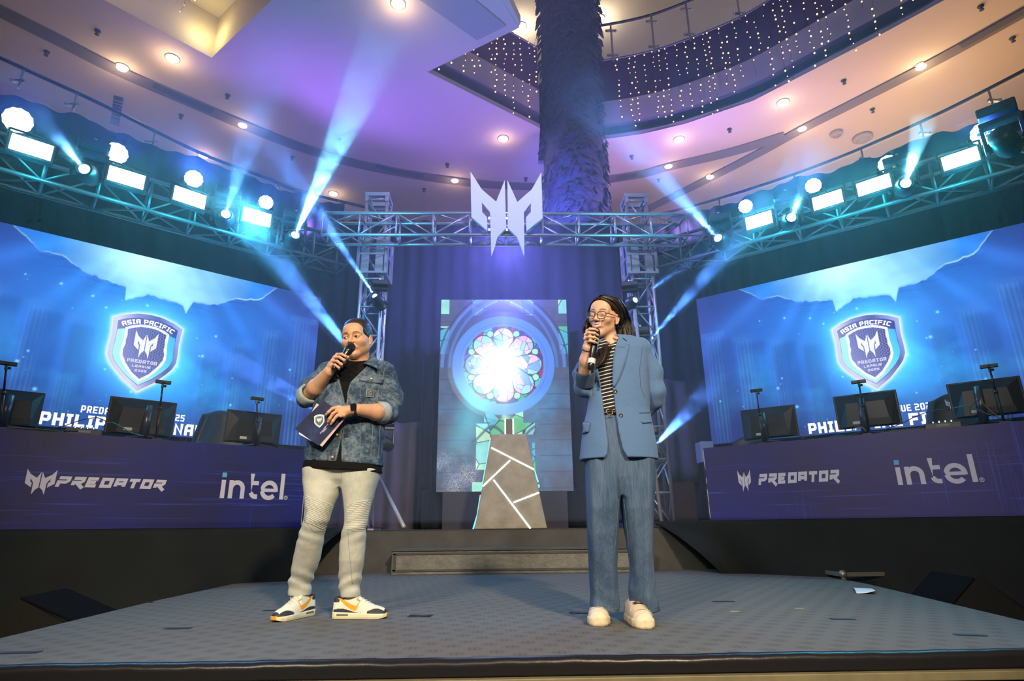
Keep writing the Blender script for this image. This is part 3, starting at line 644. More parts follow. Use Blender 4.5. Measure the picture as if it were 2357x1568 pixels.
# own square-cut capitals (strokes on a 0..1 wide, 0..1 tall cell)
GL = {'A': [[(0, 0), (0, .8), (.2, 1), (1, 1), (1, 0)], [(0, .42), (1, .42)]], 'P': [[(0, 0), (0, 1), (.85, 1), (1, .85), (1, .5), (.85, .38), (0, .38)]], 'R': [[(0, 0), (0, 1), (.85, 1), (1, .85), (1, .5), (.85, .4), (0, .4)], [(.5, .4), (1, 0)]],
      'E': [[(1, 1), (0, 1), (0, 0), (1, 0)], [(0, .5), (.85, .5)]], 'D': [[(0, 0), (0, 1), (.8, 1), (1, .8), (1, .2), (.8, 0), (0, 0)]], 'T': [[(0, 1), (1, 1)], [(.5, 1), (.5, 0)]], 'O': [[(0, .15), (0, .85), (.15, 1), (.85, 1), (1, .85), (1, .15), (.85, 0), (.15, 0), (0, .15)]],
      'L': [[(0, 1), (0, 0), (1, 0)]], 'G': [[(1, 1), (.15, 1), (0, .85), (0, .15), (.15, 0), (1, 0), (1, .5), (.5, .5)]], 'U': [[(0, 1), (0, .15), (.15, 0), (.85, 0), (1, .15), (1, 1)]], 'S': [[(1, 1), (.12, 1), (0, .88), (0, .62), (.12, .5), (.88, .5), (1, .38), (1, .12), (.88, 0), (0, 0)]],
      'I': [[(.0, 1), (1, 1)], [(.5, 1), (.5, 0)], [(0, 0), (1, 0)]], 'C': [[(1, 1), (.15, 1), (0, .85), (0, .15), (.15, 0), (1, 0)]], 'F': [[(1, 1), (0, 1), (0, 0)], [(0, .48), (.85, .48)]], 'H': [[(0, 0), (0, 1)], [(1, 0), (1, 1)], [(0, .5), (1, .5)]], 'N': [[(0, 0), (0, 1), (1, 0), (1, 1)]],
      '2': [[(0, 1), (.85, 1), (1, .88), (1, .6), (.85, .5), (.15, .5), (0, .38), (0, 0), (1, 0)]], '0': [[(0, .15), (0, .85), (.15, 1), (.85, 1), (1, .85), (1, .15), (.85, 0), (.15, 0), (0, .15)]], '5': [[(1, 1), (0, 1), (0, .55), (.85, .55), (1, .43), (1, .12), (.88, 0), (0, 0)]]}
def stroke_text(txt, w, h, th, gap, slant=0.0, space=0.6):
    """polygons of square-cut lettering; returns verts, faces, total width"""
    V_, F_ = [], []; x = 0
    for ch in txt:
        if ch == ' ': x += w * space; continue
        ww = w * (0.62 if ch == 'I' else 1)
        for st in GL[ch]:
            pts = [Vector((th / 2 + a * (ww - th), th / 2 + b * (h - th))) for a, b in st]; closed = (pts[0] - pts[-1]).length < 1e-6
            n = len(pts); L, Rr = [], []
            for i, p in enumerate(pts):
                if closed: a, b = pts[(i - 1) % (n - 1)], pts[(i + 1) % (n - 1)]
                else: a, b = pts[max(i - 1, 0)], pts[min(i + 1, n - 1)]
                d1 = (p - a).normalized() if (p - a).length > 1e-7 else (b - p).normalized(); d2 = (b - p).normalized() if (b - p).length > 1e-7 else d1
                n1 = Vector((-d1.y, d1.x)); n2 = Vector((-d2.y, d2.x)); m_ = (n1 + n2); m_ = m_ / max(0.35, m_.length_squared) * 2 if m_.length > 1e-6 else n1
                if m_.length > 1.5: m_ = m_.normalized() * 1.5
                e = Vector((0, 0))
                if not closed and i == 0: e = -d2 * th / 2
                if not closed and i == n - 1: e = d1 * th / 2
                L.append(p + e + m_ * th / 2); Rr.append(p + e - m_ * th / 2)
            b0 = len(V_); V_ += [(q.x + x + slant * q.y, q.y) for q in L] + [(q.x + x + slant * q.y, q.y) for q in Rr]; F_ += [(b0 + i, b0 + n + i, b0 + n + i + 1, b0 + i + 1) for i in range(n - 1)]
        x += ww + gap
    return V_, F_, x - gap
M_lit = emi('lit_letters', (1.0, 0.97, 1.0), 1.35); M_lit2 = emi('lit_letters_lilac', (0.80, 0.78, 1.0), 1.0)
def emi_grad(name, stops, ax=(1, 0, .4), hexa=False):
    m = bpy.data.materials.new(name); m.use_nodes = True; t = NT(m); t.n.clear(); g = t.new('ShaderNodeTexCoord').outputs['Generated']; sp = t.sep(g); f = t.math('ADD', t.math('MULTIPLY', sp[0], ax[0]), t.math('MULTIPLY', sp[2], ax[2])); f = t.math('DIVIDE', f, ax[0] + ax[2])
    c = t.ramp(f, stops)
    if hexa:
        w = t.n.new('ShaderNodeTexVoronoi'); w.inputs['Scale'].default_value = 16; w.inputs['Randomness'].default_value = 0; w.feature = 'DISTANCE_TO_EDGE'; t.link(t.mapping(g, (1, 1, 1.4), rot=(0, .78, 0)), w.inputs['Vector']); c = t.mix(t.ramp(w.outputs['Distance'], [(0.0, (1, 1, 1)), (0.12, (0, 0, 0))]), c, (0.35, 0.38, 0.75))
    e = t.new('ShaderNodeEmission'); t.link(c, e.inputs[0]); o = t.new('ShaderNodeOutputMaterial'); t.link(e.outputs[0], o.inputs[0]); return m
M_sh = [emi_grad('shield_metal', [(0.0, (.62, .62, .92)), (0.3, (.80, .80, 1.0)), (0.5, (.32, .34, .72)), (0.72, (.12, .15, .45)), (0.85, (.28, .36, .85)), (1.0, (.5, .62, 1.0))]),
        emi_grad('shield_navy', [(0.0, (.42, .45, .80)), (0.45, (.16, .18, .52)), (1.0, (.05, .08, .35))]), emi_grad('shield_cyan', [(0.0, (.40, 1.0, 1.0)), (0.35, (.55, 1.0, 1.0)), (0.75, (.14, .80, 1.0)), (1.0, (.08, .50, 1.0))]),
        emi('shield_silver', (0.94, 0.95, 1.0), 1.1), emi_grad('shield_hex', [(0.0, (.30, .34, .75)), (0.4, (.16, .17, .48)), (1.0, (.04, .05, .22))], hexa=True)]
def side_screen(name_label, inner, ang_dir, side):
    """side=+1 left screen (runs outwards from its inner end), -1 right"""
    d = Vector(ang_dir) ; ux = d if side > 0 else -d            # left to right as the audience sees it
    C0 = Vector(inner) - d * (SHW / 2); C0.z = 1.70; n = Vector((ux.y, -ux.x, 0))
    t = thing('led_screen', name_label, 'screen', (C0.x, C0.y, 0.45))
    m_ = MB(); m_.box(C0 - n * 0.06 + Vector((0, 0, SHH / 2)), (SHW + 0.01, 0.10, SHH + 0.01), (ux, n, Vector((0, 0, 1)))); m_.build('cabinet', M_black, t)
    for k in (-0.42, -0.14, 0.14, 0.42):
        m_ = MB(); m_.box(C0 - n * 0.10 + ux * (k * SHW) + Vector((0, 0, -0.62)), (0.08, 0.08, 1.22), (ux, n, Vector((0, 0, 1)))); m_.build('support_leg', M_black, t)
    picture_face('picture', C0, ux, SHW, SHH, 560, 290, side_picture, t)
    up = Vector((0, 0, 1))
    for txt, w_, h_, th, gap, z in (('PHILIPPINE FINALS', .110, .158, .036, .022, .02), ('PREDATOR LEAGUE 2025', .050, .09, .016, .014, .21)):
        V_, F_, wd_ = stroke_text(txt, w_, h_, th, gap, 0.0, .55); flat_shape('title_lettering', [(a - wd_ / 2 + .03, b + z) for a, b in V_], F_, C0, ux, up, M_lit, t, 0.006)
    def plate_(nm, P, mat, off):
        tri = tessellate_polygon([[Vector((x, y, 0)) for x, y in P]]); flat_shape(nm, P, [tuple(q) for q in tri], C0, ux, up, mat, t, off)
    plate_('shield_rim', shield_out, M_sh[0], .003); plate_('shield_field', shield_dark, M_sh[1], .0045); plate_('shield_band', shield_teal, M_sh[2], .006); plate_('shield_border', shield_white, M_sh[3], .0075); plate_('shield_core', shield_core, M_sh[4], .009)
    for P in emblem_polys(): plate_('shield_emblem', [(x * .137, 1.21 + y * .165) for x, y in P], M_sh[3], .011)
    for txt, w_, h_, th, gap, z in (('PREDATOR', .037, .050, .012, .009, .945), ('LEAGUE', .031, .034, .009, .007, .885), ('2025', .031, .034, .009, .006, .825)):
        V_, F_, wd_ = stroke_text(txt, w_, h_, th, gap); flat_shape('shield_lettering', [(a - wd_ / 2, b + z) for a, b in V_], F_, C0, ux, up, M_lit2, t, 0.012)
    V_, F_, wd_ = stroke_text('ASIA PACIFIC', .050, .066, .015, .010); Rr = .60
    flat_shape('shield_lettering', [((Rr + b) * math.sin((a - wd_ / 2) / Rr), 1.505 - Rr + (Rr + b) * math.cos((a - wd_ / 2) / Rr)) for a, b in V_], F_, C0, ux, up, M_lit, t, 0.012)
    for k, zz in ((0, 1.5),):
        light('screen_glow', 'AREA', C0 + n * 0.25 + Vector((0, 0, 1.4)), C0 + n * 3 + Vector((0, 0, 1.2)), 18, (0.10, 0.42, 1.0), 4.0, size_y=2.0)
    return t
side_screen('big LED wall left of the stage showing a blue temple ruin and shield', (-2.97, 9.47, 0), dL, 1)
side_screen('big LED wall right of the stage showing a blue temple ruin and shield', (3.47, 9.52, 0), dR, -1)

# ---- stained glass screen in the middle
CY = 9.2
c_tl, c_tr, c_bl, c_br = onY(1016, 690, CY), onY(1303, 690, CY), onY(1005, 1132, CY), onY(1320, 1130, CY)
cx = (c_tl.x + c_tr.x) / 2; CW = c_tr.x - c_tl.x; cz0 = c_br.z; CHH = c_tr.z - cz0
def glass_picture(s, z):
    # work in photo-like metres around the rose window centre
    rc = onY(1158.8, 839, CY); X = s + cx - rc.x; Z = z + cz0 - rc.z; R_ = np.hypot(X, Z); k = CW / 287.0
    n1 = fbm(s * 2 + 3, z * 2, 41); n2 = fbm(s * 8, z * 8, 43)
    c = np.zeros(s.shape + (3,)); c[...] = (0.085, 0.10, 0.16)
    c = lerp3(c, (0.07, 0.22, 0.42), np.clip(n1 - .35, 0, 1) * 2 * sstep(0.3, -0.6, Z)); c = c * (0.75 + 0.5 * n2)[..., None]
    br = sstep(.93, 1.0, np.cos(Z * 26)) * .5; c = lerp3(c, (0.04, 0.05, 0.10), br * (np.abs(X) > .55))
    # voronoi leading
    rs = np.random.default_rng(3); S_ = np.stack([rs.uniform(-CW / 2, CW / 2, 420), rs.uniform(0, CHH, 420)], 1)
    S2 = np.stack([rs.uniform(-CW / 2, CW / 2, 110), rs.uniform(0, CHH, 110)], 1)
    def vor(S0):
        f1 = np.full(s.shape, 9.0); f2 = f1.copy(); idx = np.zeros(s.shape, int)
        for i, (a, b) in enumerate(S0):
            d = np.hypot(s - a, z - b); m_ = d < f1; f2 = np.where(m_, f1, np.minimum(f2, d)); idx = np.where(m_, i, idx); f1 = np.where(m_, d, f1)
        return f2 - f1, idx
    e1, id1 = vor(S_); e2, id2 = vor(S2); rv = np.random.default_rng(8).random((600, 3))
    gcol = np.array([(0.62, 1.0, 0.62), (0.40, 0.95, 0.72), (0.10, 0.55, 0.75), (0.12, 0.62, 0.28), (0.75, 1.0, 0.75), (0.30, 0.85, 0.85)])
    green = gcol[(rv[id2, 0] * 6).astype(int)] * (0.7 + 0.4 * n2)[..., None]; green = lerp3(green, (0.01, 0.05, 0.05), sstep(0.016, 0.006, e2))
    def rect(x0, x1, y0, y1):       # in photo pixels
        a, b = onY(x0, y0, CY), onY(x1, y1, CY); sx0, sx1 = a.x - cx, b.x - cx; z1, z0 = a.z - cz0, b.z - cz0; return (s > sx0) & (s < sx1) & (z > z0) & (z < z1)
    for q in ((1014, 1034, 688, 723), (1087, 1228, 688, 726), (1284, 1306, 688, 722), (1010, 1033, 752, 815), (1286, 1312, 751, 815), (1096, 1128, 975, 1000), (1096, 1128, 1000, 1082), (1128, 1205, 940, 1000), (1198, 1232, 974, 1000), (1225, 1232, 1020, 1082), (1086, 1112, 1110, 1134), (1115, 1200, 950, 972)):
        c = np.where(rect(*q)[..., None], green, c)
    # branch-like shapes over the lower tracery
    tw = sstep(0.05, 0.0, np.abs(Z + 1.12 + 0.12 * np.sin(X * 9))) * (np.abs(X) < .5); c = lerp3(c, (0.03, 0.06, 0.16), tw * .9)
    # pointed arch
    ar = np.hypot(np.abs(X) + 0.36, np.clip(Z + .02, -9, 9)) ; up = Z > -0.05
    for r0, w, col in ((1.27, .07, (0.05, 0.09, 0.26)), (1.34, .035, (0.12, 0.26, 0.72)), (1.22, .03, (0.09, 0.20, 0.55)), (1.15, .05, (0.05, 0.08, 0.2)), (1.40, .02, (0.03, 0.04, 0.1))): c = np.where(up[..., None], lerp3(c, col, sstep(w, w * .5, np.abs(ar - r0)) * (.7 + .3 * n2)), c)
    c = np.where(((ar < 1.14) & up)[..., None], np.array((0.06, 0.085, 0.15)), c)
    # ring
    c = lerp3(c, (0.10, 0.28, 1.0), sstep(.825, .815, R_) * (R_ > .6)); c = lerp3(c, (0.05, 0.13, 0.6), sstep(.006, .002, np.abs(R_ - .70)))
    low = sstep(-.35, -.6, Z) * sstep(.83, .8, R_); c = lerp3(c, (0.10, 0.45, 0.95), low * .7); c = lerp3(c, (0.15, 0.62, 0.8), sstep(-.1, -.6, X + .2 * Z) * sstep(0, -.5, Z) * sstep(.85, .8, R_))
    # rose glass
    rose = R_ < .645; base = np.array([(0.10, 0.10, 0.75), (0.02, 0.45, 0.35), (0.35, 0.02, 0.05), (0.04, 0.03, 0.35), (0.10, 0.55, 0.55)])[(rv[id1, 1] * 5).astype(int)]; base = lerp3(base, (0.01, 0.01, 0.05), sstep(.012, .004, e1)); c = np.where(rose[..., None], base, c)
    pc = np.array([(1.0, 0.50, 0.72), (0.95, 0.72, 0.95), (0.20, 0.45, 0.95), (0.35, 0.80, 0.95), (1.0, 0.62, 0.82), (0.55, 0.65, 1.0)])[(rv[id1, 0] * 6).astype(int)]; pc = lerp3(pc, (0.10, 0.16, 0.5), sstep(.010, .003, e1))
    for q in range(8):
        a = q * PI / 4; ux_, uz_ = math.sin(a), math.cos(a); t_ = np.clip(X * ux_ + Z * uz_, .05, .45); rr = .02 + .142 * np.sqrt(np.clip(t_ / .45, 0, 1)); d = np.hypot(X - ux_ * t_, Z - uz_ * t_) - rr
        c = np.where((d < .018)[..., None], np.array((0.01, 0.01, 0.05)), c); c = np.where((d < 0)[..., None], pc, c)
        a += PI / 8; d = np.hypot(X - .555 * math.sin(a), Z - .555 * math.cos(a)) - .05; c = np.where((d < .012)[..., None], np.array((0.01, 0.02, 0.06)), c); c = np.where((d < 0)[..., None], np.array((0.42, 0.95, 0.68)) * (0.8 + .4 * n2)[..., None], c)
    # the burst of light in the video
    gl = np.exp(-(np.hypot(X + .06, (Z + .02) * .95) / .25) ** 2) * 2.4 + .5 * np.exp(-(np.hypot(X + .25, Z + .25) / .45) ** 2); st = np.exp(-np.abs(X - .02) / .16) * np.exp(-np.abs(Z) / .5) * .8
    c = c + np.array((0.75, 0.95, 1.0)) * (gl + st)[..., None] * (R_ < .9)[..., None]
    c = c + np.array((0.04, 0.35, 0.42)) * (np.exp(-((X + .45 - (Z + .6) * .3) / .22) ** 2) * sstep(-.3, -.7, Z) * sstep(-1.7, -.9, Z))[..., None]
    # sparkle low on the left
    gr = np.random.default_rng(1).random(s.shape); c = c + np.array((.55, .58, .62))[None, None] * ((gr > .55) * np.clip(fbm(s * 4, z * 4, 77) - .3, 0, 1) * 1.6 * sstep(.75, .35, z) * sstep(-.2, -.55, X))[..., None]
    return c
t = thing('led_screen', 'upright LED screen showing a glowing round stained glass window', 'screen', (cx, CY, ZR))
m_ = MB(); m_.box((cx, CY + 0.06, cz0 + CHH / 2), (CW + .01, 0.1, CHH + .01)); m_.build('cabinet', M_black, t)
m_ = MB(); m_.box((cx, CY + 0.12, (ZR + cz0) / 2), (CW * .9, 0.3, cz0 - ZR)); m_.build('base_box', M_black, t)
picture_face('picture', (cx, CY, cz0), (1, 0, 0), CW, CHH, 300, 460, glass_picture, t)
light('screen_glow', 'AREA', (cx, CY - 0.3, 3.0), (cx, 0, 1.5), 14, (0.45, 0.8, 1.0), 1.2)
# ================================================================ truss rig
M_alu_dim = pbr('truss_aluminium_dimmed', (0.20, 0.21, 0.22), 0.45, 0.6)  # darker copy of truss_aluminium; weak light on the side trusses painted in
def truss(label, A, B, side_vec, h, bay=0.5, loc=None, up=(0, 0, 1), r=0.024, rb=0.011, mat=None):
    """four-chord lattice beam from A to B (lower front chord), side_vec = depth offset, h = height offset along up"""
    A, B, sv, up = Vector(A), Vector(B), Vector(side_vec), Vector(up) * h; t = thing('truss', label, 'truss', loc or A)
    for o_ in (Vector(), up, sv, sv + up):
        m_ = MB(); m_.tube(A + o_, B + o_, r, 10); m_.build('chord', mat or M_alu, t, smooth=True)
    n = max(1, round((B - A).length / bay)); m_ = MB()
    for o0, o1 in ((Vector(), up), (sv, sv + up), (Vector(), sv), (up, up + sv)):
        for k in range(n + 1):
            p = A.lerp(B, k / n); m_.tube(p + o0, p + o1, rb * 1.35, 6)
            if k < n:
                q = A.lerp(B, (k + 1) / n); a, b = (p + o0, q + o1) if k % 2 else (p + o1, q + o0); m_.tube(a, b, rb, 6)
    m_.build('bracing', mat or M_alu, t, smooth=True); return t
truss('silver box truss spanning the middle of the stage behind the emblem', (-2.43, 7.5, 4.37), (2.72, 7.5, 4.37), (0, 0.30, 0), 0.34, 0.52)
nL = Vector((-math.sin(AN), math.cos(AN), 0)); nR = Vector((math.sin(AN), math.cos(AN), 0))
TL0, TL1 = Vector((-2.15, 7.88, 4.07)), Vector((-2.15, 7.88, 4.07)) - dL * 6.0
TR0, TR1 = Vector((2.25, 7.96, 4.05)), Vector((2.25, 7.96, 4.05)) - dR * 6.0
truss('silver truss carrying lamps above the left screen', TL0, TL1, nL * 0.38, 0.40, 0.5, mat=M_alu_dim)
truss('silver truss carrying lamps above the right screen', TR0, TR1, nR * 0.38, 0.40, 0.5, mat=M_alu_dim)
def tower(label, x, y, z1):
    t = truss(label, (x - .15, y, ZR), (x - .15, y, z1), (0.30, 0, 0), 0.30, 0.45, up=(0, 1, 0)); 
    m_ = MB(); m_.box((x, y + .15, ZR + .01), (0.5, 0.5, 0.02)); m_.build('base_plate', M_alu, t)
    m_ = MB(); zt = z1
    for a, b in ((-.15, 0), (.15, 0), (-.15, .3), (.15, .3)): m_.box((x + a, y + b, zt + .02), (.05, .05, .12))
    m_.box((x, y, zt + .08), (.36, .05, .06)); m_.box((x, y + .3, zt + .08), (.36, .05, .06)); m_.box((x - .15, y + .15, zt + .08), (.05, .36, .06)); m_.box((x + .15, y + .15, zt + .08), (.05, .36, .06)); m_.build('head_frame', M_alu, t)
    # perforated corner sleeve where the side truss meets
    m_ = MB()
    for a in (-.20, .20):
        for b in (-.06, .36):
            m_.box((x + a, y + b, 4.27), (.045, .045, .62))
    for a, bb in ((-.20, .15), (.20, .15)):
        m_.box((x + a, y + .03, 4.27), (.008, .12, .56)); m_.box((x + a, y + .27, 4.27), (.008, .12, .56))
    for q in (-.10, .10): m_.box((x + q, y - .06, 4.27), (.11, .008, .56))
    for zz in (3.98, 4.27, 4.56): m_.box((x, y - .06, zz), (.42, .02, .03)); m_.box((x, y + .36, zz), (.42, .02, .03)); m_.box((x - .2, y + .15, zz), (.02, .42, .03)); m_.box((x + .2, y + .15, zz), (.02, .42, .03))
    m_.build('sleeve_block', M_alu, t); return t
tower('silver truss tower standing behind the man', -1.79, 7.95, 5.2); tower('silver truss tower standing behind the woman', 2.14, 7.95, 5.2)
# the big emblem hung on the front truss
EC = onY(1165, 491, 7.38); t = thing('emblem_sign', 'big white horned mask emblem cut from board hung on the front truss', 'sign', EC)
M_emb = pbr('emblem_board', (0.85, 0.85, 0.92), 0.6)
EMB_L = [(1083, 395), (1109, 436), (1142, 464), (1162, 414), (1165, 525), (1145, 545), (1131, 587), (1128, 488), (1109, 466), (1110, 489), (1121, 500), (1122, 531), (1085, 499)]
EMB_R = [(1246, 397), (1224, 436), (1191, 465), (1168, 415), (1169, 525), (1190, 545), (1207, 587), (1206, 488), (1222, 468), (1222, 489), (1211, 500), (1212, 531), (1249, 502)]
for nm, P in (('left_half', EMB_L), ('right_half', EMB_R)):
    m_ = MB(); m_.prism([onY(x, y, 7.38) for x, y in P], (0, 0.05, 0)); m_.build('emblem_half', M_emb, t)
m_ = MB(); m_.box((EC.x, 7.455, 4.6), (0.5, 0.05, 0.04)); m_.box((EC.x, 7.455, 4.42), (0.5, 0.05, 0.04)); m_.build('mounting_bar', M_alu, t)

# ---------------------------------------------------------------- lamps on the rig
M_blind = emi('blinder_face', (0.75, 1.0, 1.0), 9); M_par = emi('par_face', (0.82, 0.95, 1.0), 7); M_parb = emi('par_core', (0.05, 0.35, 0.9), 1.2); M_lens = emi('moving_lens', (0.45, 0.85, 1.0), 9)
TPL = Vector((-2.15, 7.88, 0)) - nL * 0.14; TPR = Vector((2.25, 7.96, 0)) - nR * 0.14
def on_truss(x, y, side, extra=0.0): return onP(x, y, TPL - nL * extra if side > 0 else TPR - nR * extra, AN if side > 0 else -AN)
def blinder(q, side, where):
    P = [on_truss(x, y, side, 0.06) for x, y in q]; c = sum(P, Vector()) / 4; ux = ((P[1] + P[2]) - (P[0] + P[3])).normalized(); uz = Vector((0, 0, 1)); n = ux.cross(uz); n = n if n.y < 0 else -n
    w = ((P[1] - P[0]).length + (P[2] - P[3]).length) / 2; h = ((P[0] - P[3]).length + (P[1] - P[2]).length) / 2
    t = thing('blinder_light', 'rectangular cyan-white LED blinder ' + where, 'stage light', c, 'LED blinders on the side trusses')
    m_ = MB(); m_.box(c - n * .05, (w + .05, .09, h + .05), (ux, n, uz)); hs_ = m_.build('housing', M_blackp, t, bevel=.006)
    m_ = MB(); m_.box(c, (w, .012, h), (ux, n, uz)); m_.build('led_panel', M_blind, hs_)
    m_ = MB(); m_.tube(c - n * .05 + ux * (w / 2 + .035) - uz * .03, c - n * .05 + ux * (w / 2 + .035) + uz * .17, .012); m_.tube(c - n * .05 - ux * (w / 2 + .035) - uz * .03, c - n * .05 - ux * (w / 2 + .035) + uz * .17, .012); m_.tube(c - n * .05 + ux * (w / 2 + .035) + uz * .17, c - n * .05 - ux * (w / 2 + .035) + uz * .17, .012); m_.build('yoke', M_blackp, t)
    light('blinder_glow', 'AREA', c + n * .03, c + n * 2 - Vector((0, 0, .1)), 15 if side > 0 else 27, (0.10, 0.85, 0.95), w, size_y=h)
    # spill on the drape behind the truss
    light('blinder_spill', 'POINT', c + n * .12 - Vector((0, 0, .22)), c, 22, (0.02, 0.55, 0.75), .08)
wl = ['nearest the left edge of the photo', 'second from the left edge', 'third on the left truss', 'last on the left truss, smallest']
for q, w in zip((((27, 306), (124, 338), (116, 370), (20, 341)), ((254, 380), (336, 408), (328, 435), (245, 413)), ((404, 427), (477, 453), (468, 481), (397, 458)), ((564, 477), (626, 495), (619, 523), (556, 505))), wl): blinder(q, 1, w)
wr = ['first on the right truss beside the emblem end', 'second on the right truss', 'third on the right truss', 'nearest the right edge of the photo']
for q, w in zip((((1713, 503), (1773, 485), (1780, 511), (1722, 529)), ((1868, 457), (1935, 436), (1942, 463), (1875, 485)), ((1970, 424), (2046, 400), (2053, 427), (1977, 453)), ((2165, 364), (2249, 337), (2256, 366), (2174, 394))), wr): blinder(q, -1, w)
def par(x, y, rpx, side, where, core=False):
    c = on_truss(x, y, side); c2 = on_truss(x + rpx, y, side); r = rpx / FPX * (c - CP).length * 0.93; n = (CP + Vector((0, 0, .3)) - c).normalized(); n = (n + (-nL if side > 0 else -nR) * 0.6).normalized()
    t = thing('par_light', 'round white LED par lamp ' + where, 'stage light', c, 'round par lamps on the side trusses')
    m_ = MB(); m_.lathe(c, n, [(r * .75, -.20), (r * .95, -.16), (r * 1.02, -.02), (r * 1.06, .0), (r * 1.02, .01), (r * .98, -.01)], 24); can_ = m_.build('can', M_blackp, t, smooth=True)
    m_ = MB(); u, v, d = frame_from(n); ring = []
    for k in range(60): a = 2 * PI * k / 60; q = r * (0.97 + 0.03 * math.cos(a * 12)); ring.append(c + (u * math.cos(a) + v * math.sin(a)) * q + d * .004)
    m_.add([c + d * .012] + ring, [(0, k + 1, (k + 1) % 60 + 1) for k in range(60)]); m_.build('lens', M_par, can_)
    if core:
        m_ = MB()
        for k in range(7):
            a = k * PI / 3; o_ = Vector() if k == 6 else (u * math.cos(a) + v * math.sin(a)) * r * .36; cc = c + o_ + d * .016; m_.add([cc + (u * math.cos(b) + v * math.sin(b)) * r * .18 for b in [j * PI / 3 + PI / 6 for j in range(6)]], [(0, 1, 2, 3, 4, 5)])
        m_.build('lens_core', M_parb, can_, label='dark blue honeycomb of glowing lenses')  # blue tone of these lenses comes from their emission material
    m_ = MB(); m_.path([c - d * .1 + u * (r + .02), c - d * .1 + u * (r + .03) + Vector((0, 0, -.14)), c - d * .1 - u * (r + .03) + Vector((0, 0, -.14)), c - d * .1 - u * (r + .02)], .010, 6); m_.build('yoke', M_blackp, t)
    light('par_glow', 'SPOT', c + d * .03, c + d * 3 + Vector((0, 0, 1.8)), 260, (0.03, 0.10, 1.0), .08, 150, .9)
for a in ((41, 277, 23, 1, 'at the top left corner above a blinder'), (267, 353, 21, 1, 'second along the left truss'), (446, 412, 18, 1, 'third along the left truss'), (612, 466, 15.5, 1, 'last on the left truss'),
          (1716, 475, 15, -1, 'first along the right truss'), (1872, 428, 16, -1, 'second along the right truss'), (2044, 378, 18, -1, 'partly hidden behind a moving head')): par(*a)
par(2266, 307, 22, -1, 'with a dark honeycomb centre near the right edge', True)
def moving_head(lens, aim, where, hang=1, s=1.0, power=0, ang=7, col=(0.10, 0.30, 1.0), lens_r=.055):
    """lens: world point of the lens, aim: point the beam goes to; base above (hang=1) or below (-1)"""
    lens, aim = Vector(lens), Vector(aim); d = (aim - lens).normalized(); hc = lens - d * .15 * s
    view = Vector((hc.x, hc.y, 0)).normalized(); ux = Vector((view.y, -view.x, 0)); up = Vector((0, 0, hang))
    t = thing('moving_head_light', 'black moving head lamp ' + where, 'stage light', hc, 'moving head lamps')
    # head body: rounded tapered barrel along the beam
    m_ = MB(); m_.lathe(hc, d, [(.04 * s, -.17 * s), (.10 * s, -.14 * s), (.115 * s, 0), (.10 * s, .09 * s), (.078 * s, .14 * s), (lens_r + .012, .152 * s), (lens_r, .146 * s), (lens_r * .95, .12 * s)], 20); hd_ = m_.build('head', M_blackp, t, smooth=True)
    m_ = MB(); m_.lathe(hc + d * .13 * s, d, [(lens_r * .96, 0), (lens_r * .7, .018), (lens_r * .3, .026), (0, .028)], 20); m_.build('lens', M_lens, hd_, smooth=True)
    bz = hc + up * .27 * s
    m_ = MB()
    for q in (-1, 1): m_.box(hc + ux * q * .145 * s + up * .10 * s, (.035 * s, .10 * s, .30 * s), (ux, view, Vector((0, 0, 1))), taper=.85)
    m_.box(hc + up * .235 * s, (.32 * s, .11 * s, .05 * s), (ux, view, Vector((0, 0, 1)))); m_.build('yoke', M_blackp, t, bevel=.008)
    m_ = MB(); m_.box(bz + up * .055 * s, (.30 * s, .26 * s, .10 * s), (ux, view, Vector((0, 0, 1)))); bs_ = m_.build('base', M_blackp, t, bevel=.015)
    m_ = MB(); m_.tube(bz + up * .10 * s, bz + up * .17 * s, .02 * s); m_.build('clamp', M_alu, bs_)
    if power: light('beam', 'SPOT', lens + d * .02, aim, power, col, .012, ang, .35)
    return lens, d
BEAMS = []
def rigged(lx, ly, ax, ay, side, where, power=0, ang=7, col=(0.10, 0.32, 1.0), aimz=8.5, extra=.12, s=1.0, smoke=None, **k):
    l = on_truss(lx, ly, side, extra); a = onY(ax, ay, l.y - 1.0); a = l + (a - l) * 3; moving_head(l, a, where, 1, s, power, ang, col, **k)
    if smoke: BEAMS.append((l, a, ang, smoke))
rigged(193, 388, 110, 290, 1, 'on the left truss between the first two blinders', 4500, 9, smoke=(0.55, 0.9))
rigged(520, 492, 548, 400, 1, 'on the left truss beside the third blinder', 3500, 8, smoke=(2.4, 0.35))
rigged(680, 540, 730, 430, 1, 'at the inner end of the left truss with a dazzling beam', 16000, 8, (0.22, 0.70, 1.0), smoke=(2.4, .9))
rigged(1652, 547, 1560, 450, -1, 'at the inner end of the right truss', 6000, 8, smoke=(2.4, 0.55))
rigged(1822, 500, 1850, 430, -1, 'on the right truss between the first two blinders', 4000, 8, (0.2, 0.6, 1.0), smoke=(0.5, 0.7))
rigged(2085, 421, 2115, 320, -1, 'on the right truss between the last two blinders', 16000, 9, (0.22, 0.70, 1.0), smoke=(0.55, 1.1))
l = on_truss(2330, 350, -1, .1); moving_head(l, l + Vector((2, 1.4, -0.6)), 'turned away at the right edge of the photo', 1, 1.1)
